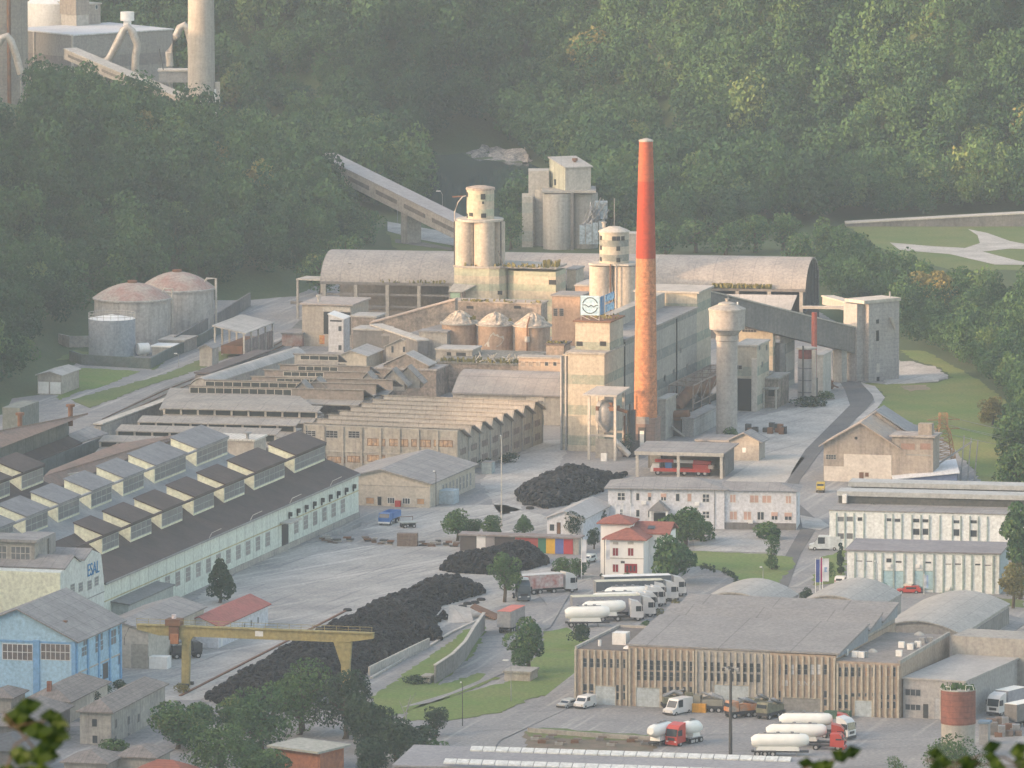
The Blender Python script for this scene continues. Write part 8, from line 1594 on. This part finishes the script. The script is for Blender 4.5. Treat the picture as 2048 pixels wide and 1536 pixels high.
t.part('wall', MB().box(-9, 0, .5, 6.5, 0, zz - .3), M('orange_hut_brick', (.42, .17, .085), (.34, .15, .09), scale=.7)); t.part('roof', MB().slab((-10, -.6, zz), (1, -.6, zz), (1, 7.4, zz + .3), (-10, 7.4, zz + .3), .35), M('mossy_slab', (.42, .41, .36), (.32, .33, .28), scale=.5)); t.part('side_wall', MB().box(.01, .3, .6, 6.4, 0, zz - .3), MC['orange_hut_brick'])
# ================= trees of the works and the village =================
CT_ = FOLD
tree('spruce_tree', 'dark pointed conifer against the mint workshop wall', 440, 1206, 70, 92, FOLD, cone=1, n=2200, trunk=.06)
YT = 'young trees at the edge of the yard'
tree('round_tree', 'left and tallest of the green yard trees beside the very tall pole', 915, 1082, 66, 66, FOLB, YT); tree('round_tree', 'green yard tree just left of the very tall pole', 982, 1080, 52, 52, FOLB, YT); tree('round_tree', 'small pointed green tree right of the very tall pole', 1048, 1076, 46, 48, FOLB, YT, cone=.5); tree('round_tree', 'darker shrubby tree filling the gap between the yard trees', 948, 1078, 40, 42, FOLB, YT)
tree('broad_tree', 'green tree with a visible trunk in front of the middle tyre heap', 1009, 1205, 66, 104, FOLB, n=2200, trunk=.2)
tree('dark_tree', 'dark olive tree beside the concrete block hut', 1056, 1345, 78, 112, FOL, n=2400, trunk=.08)
bush('dark bush left of the nearest tanker trailer', 1162, 1292, 54, 46, FOLD, n=900)
tree('dark_tree', 'bluish dark tree in front of the office annex', 1150, 1082, 42, 62, FOLD, n=1200); tree('dark_tree', 'green tree between the annex and the office wall', 1200, 1062, 46, 48, FOLD, n=1200); tree('dark_tree', 'narrow dark tree left of the villa', 1188, 1098, 28, 44, FOLD, n=700)
tree('lime_tree', 'large leafy tree in front of the office beside the porch', 1370, 1092, 92, 82, FOLB, n=2400, trunk=.05); bush('spreading bush right of the leafy tree before the office', 1408, 1082, 68, 46, FOLB, n=1000); bush('small round bush left of the office porch', 1288, 1050, 30, 16, FOLB)
tree('olive_tree', 'tall olive green tree right of the villa', 1345, 1166, 96, 102, FOL, n=2600, trunk=.1)
bush('broad clipped hedge bush at the right end of the office', 1535, 1078, 72, 36, FOLB, name='hedge', n=1100); tree('pear_tree', 'slim bright tree standing at the road corner of the lawn', 1543, 1140, 36, 72, FOLB, n=1000, trunk=.06); bush('small dark round shrub at the foot of the slim lawn tree', 1552, 1140, 18, 12, FOLD, n=200)
HG = 'row of small clipped cypresses along the lawn'
for i, (px, py) in enumerate([(1405, 1142), (1413, 1143), (1420, 1144), (1427, 1146), (1448, 1150), (1456, 1154), (1463, 1158), (1469, 1162), (1473, 1168), (1472, 1174)]): bush('small clipped cypress in the curved row along the villa lawn', px, py, 12, 17, FOLD, HG, 'cypress', 160)
tree('shrub_tree', 'green shrub right of the painted shed by the white flag', 1130, 1158, 52, 46, FOLB, n=1100, trunk=.05); tree('shrub_tree', 'second green shrub between the flag and the villa car', 1158, 1155, 40, 40, FOLB, n=900, trunk=.05)
bush('potted shrub at the villa front door', 1254, 1157, 18, 15, FOLB, n=160); bush('tiny shrub at the villa left corner', 1203, 1156, 9, 10, FOLD, n=80)
for i, (px, py, w_, lb) in enumerate(((1292, 1258, 18, 'small olive shrub by the fin building roof, nearest the cab of the grey lorry'), (1322, 1232, 20, 'yellowish shrub in front of the parked lorry cabs'), (1352, 1216, 26, 'yellow green shrub at the end of the parked lorry row'))): bush(lb, px, py, w_, 18, FOLY if i else FOLB, n=260)
WT = 'trees in front of the rear white hall'
tree('birch_tree', 'slim dark tree before the left windows of the rear white hall', 1750, 1090, 44, 84, FOLD, WT, n=1300, trunk=.12); tree('birch_tree', 'pale airy tree before the middle of the rear white hall', 1890, 1092, 66, 62, FOL, WT, n=1100); tree('birch_tree', 'taller airy tree right of the pale one before the rear white hall', 1936, 1092, 48, 78, FOL, WT, n=1000); tree('birch_tree', 'dark bushy tree near the right end of the rear white hall', 1988, 1092, 44, 52, FOLD, WT, n=900)
tree('broad_tree', 'big dark green tree at the right edge beside the white halls', 2040, 1200, 90, 200, FOL, n=3200, trunk=.05); tree('autumn_tree', 'reddish brown tree with a bare trunk right of the front white hall', 2026, 1218, 62, 96, FOLY, n=1600, trunk=.22)
tree('shrub_tree', 'dark round shrub at the corner before the flags', 1612, 1206, 32, 32, FOLD, n=600, trunk=.04); tree('shrub_tree', 'tall shrub beside the left end of the front white hall', 1682, 1150, 20, 66, FOLD, n=700, trunk=.03); tree('shrub_tree', 'brownish shrub below the white box van', 1652, 1165, 36, 50, FOL, n=700)
bush('shrub at the foot of the blue hall slope', 1945, 978, 40, 14, FOLB)
# big dark clump
BT_ = 'tall trees of the dark clump at the bottom'
for i, (px, py, w_, h_, lb, mt) in enumerate([
    (600, 1470, 170, 150, 'largest rounded tree of the bottom clump, in front of the tyre bank', FOLB), (520, 1500, 130, 130, 'rounded tree left of the largest one in the bottom clump', FOL), (690, 1478, 130, 142, 'dark tree right of the largest one, under the far gantry leg', FOLD), (735, 1500, 110, 120, 'dark tree below the far gantry leg', FOLD),
    (440, 1560, 150, 120, 'pale green tree at the bottom edge, left of the brick hut', FOLB), (535, 1566, 100, 72, 'bushy green tree half hiding the brick hut', FOLB), (790, 1530, 110, 100, 'dark tree at the right end of the bottom clump', FOLD), (745, 1562, 90, 90, 'dark tree right of the brick hut at the bottom edge', FOLD), (470, 1465, 90, 75, 'small tree at the foot of the tyre bank end', FOL), (492, 1535, 70, 55, 'low tree left of the brick hut', FOL)]):
    tree('clump_tree', lb, px, py, w_, h_, mt, BT_, n=2600, trunk=.03, leaf=.62)
tree('village_tree', 'dark tree right of the two-storey grey house', 355, 1498, 110, 100, FOL, n=2200, trunk=.04); tree('village_tree', 'second dark tree behind the two-storey grey house, by the tyre bank', 395, 1470, 90, 70, FOL, n=1800, trunk=.04); tree('village_tree', 'dark tree between the cream and the grey houses', 178, 1418, 50, 44, FOLD, n=900)
tree('bank_tree', 'slender tree on the grass bank by the driveway end', 872, 1472, 56, 62, FOLD, n=1200, trunk=.15); bush('low bushes along the road left of the grass bank tree', 842, 1500, 90, 50, FOLD, n=1000); bush('bushes at the bottom right end of the dark clump', 870, 1520, 60, 44, FOLB, n=700); bush('dark bush on the lawn at the end of the curved retaining wall', 832, 1368, 60, 20, FOLD, n=500)
b = W(812, 1462); t = T('dead_tree', 'small bare dead tree beside the grass bank', 'tree', b, 0); t.part('branches', MB().tube([(0, 0, 0), (0, 0, 3), (.8, 0, 6)], [.18, .12, .04], 6).tube([(0, 0, 2.4), (-1.1, 0, 5)], [.1, .03], 5).tube([(.2, 0, 3.6), (1.6, .2, 6.4)], [.08, .03], 5), CONC)
BS = 'shrubs at the foot of the blue hall'
for i, (px, py, w_, h_, mt, lb) in enumerate(((88, 1388, 84, 52, FOLB, 'pale green shrub in front of the blue hall windows'), (128, 1390, 50, 30, FOLB, 'yellowish shrub beside the blue hall corner'), (180, 1375, 54, 34, FOLD, 'dark shrub under the side wall of the blue hall'), (236, 1400, 44, 42, FOLD, 'dark shrub at the far corner of the blue hall'), (210, 1392, 30, 26, FOL, 'olive shrub between the two dark shrubs'), (362, 1386, 36, 22, FOLY, 'brownish shrub at the foot of the gantry leg'), (230, 1500, 70, 24, FOLB, 'bright green garden bushes below the two-storey grey house'))): bush(lb, px, py, w_, h_, mt, BS, n=600)
# trees of the right slope and valley one can tell apart
SG = 'single trees on the right slope'
for i, (px, py, w_, h_, mt, lb) in enumerate([(1828, 640, 95, 100, FOLY, 'yellowish tall tree behind the square concrete tower, left one'), (1882, 650, 80, 112, FOLY, 'yellowish tall tree right of its twin behind the concrete tower'), (1920, 600, 60, 70, FOL, 'green tree at the bend of the far road'), (1600, 560, 80, 96, FOL, 'tall tree beyond the right end of the barrel hall'), (1700, 560, 90, 100, FOL, 'broad pale green tree right of the barrel hall end'), (1650, 520, 80, 90, FOL, 'dark tree below the left end of the bridge gallery'),
        (2022, 930, 100, 110, FOLB, 'bright green tree low on the right slope'), (2030, 985, 90, 100, FOLB, 'green tree at the lower right end of the slope wood'), (1985, 850, 60, 60, FOLY, 'small yellow green tree at the edge of the sloping lawn')]):
    tree('slope_tree', lb, px, py, w_, h_, mt, SG, n=1500, trunk=.04)
HGp = 'trees along the river behind the barrel hall'
for i, (px, py, w_, h_) in enumerate([(1330, 510, 80, 70), (1390, 505, 90, 74), (1450, 512, 84, 70), (1510, 505, 90, 80), (1565, 500, 80, 76), (1250, 485, 60, 50), (1290, 500, 60, 60), (1020, 500, 56, 84), (1034, 460, 50, 60), (730, 500, 80, 90), (690, 560, 90, 90), (640, 590, 90, 90), (620, 520, 90, 100)]):
    tree('valley_tree', ['green tree in the line standing behind the barrel hall roof', 'leafy tree at the foot of the ridge wood beside the barrel hall'][px < 800], px, py, w_, h_, FOL, HGp if px > 800 else 'trees at the foot of the ridge', n=1000, trunk=.04)
# near leaves at the very front, out of focus
LEAFM = M('near_leaf', (.014, .038, .005), (.03, .06, .008), scale=30., rough=.5)
def twig(label, px, py, D, spots, seed, sz=.075):
    o = WY(px, py, D); t = T('leafy_twig', label, 'twig', o, 0, 'blurred twigs close to the viewer'); g = random.Random(seed); st = MB(); cu = [Vector((0, 0, 0))]
    for sx, sy in spots:
        p = WY(sx, sy, D) - o; st.tube([cu[-1], p], .003, 5); cu.append(p)
        for k in range(3):
            q = p + Vector((g.uniform(-.03, .03), g.uniform(-.03, .03), g.uniform(-.025, .025))); a = g.uniform(-.9, .5); L = sz * g.uniform(.8, 1.3)
            dv = Vector((math.cos(a), g.uniform(-.3, .3), math.sin(a) * .7)) * L; n_ = Vector((-dv.z, 0, dv.x)).normalized() * L * .26; lf = MB(); m1 = q + dv * .5; bend = Vector((0, -.012, .006))
            lf.add([q, q + dv * .28 + n_ * .8, m1 + n_ + bend, q + dv * .8 + n_ * .6, q + dv, q + dv * .8 - n_ * .6, m1 - n_ - bend, q + dv * .28 - n_ * .8, m1], [(0, 1, 8), (1, 2, 8), (2, 3, 8), (3, 4, 8), (4, 5, 8), (5, 6, 8), (6, 7, 8), (7, 0, 8)]); t.part('leaf', lf, LEAFM)
    t.part('stem', st, BARK)
twig('blurred leafy twig near the village houses, bottom left', -20, 1600, 26, [(10, 1545), (30, 1490), (60, 1470), (90, 1440), (20, 1455), (8, 1425), (80, 1510), (50, 1525)], 1)
twig('blurred leafy twig at the bottom edge, lower right of centre', 1560, 1620, 26, [(1620, 1560), (1640, 1535), (1668, 1520), (1600, 1540)], 2, .055)
twig('blurred leafy twig at the bottom right corner', 1900, 1640, 26, [(1870, 1545), (1920, 1530), (1960, 1510), (2010, 1515), (2040, 1535), (1850, 1520)], 3, .055)
tree('front_tree', 'leafy green tree at the bottom right in front of the brick drum base', 1905, 1600, 150, 130, FOLB, n=2600, trunk=.1, leaf=.5); tree('front_tree', 'thin reddish tree at the bottom edge left of the bright green one', 1790, 1580, 50, 70, FOL, n=500)
# ---------------- haze ----------------
hz_m = bpy.data.materials.new('haze'); hz_m.use_nodes = True; nt = hz_m.node_tree; nt.nodes.clear()
ou = nt.nodes.new('ShaderNodeOutputMaterial'); pv = nt.nodes.new('ShaderNodeVolumePrincipled')
pv.inputs['Color'].default_value = (.66, .82, 1, 1); pv.inputs['Density'].default_value = HAZE; pv.inputs['Anisotropy'].default_value = .2
nt.links.new(pv.outputs[0], ou.inputs['Volume'])
hb = MB().box(-1000, 1000, -150, 3700, -3, 620); ho = mkobj('haze', hb.mesh('haze', hz_m)); tag(ho, 'pale even haze filling the valley', 'haze', None, 'stuff')
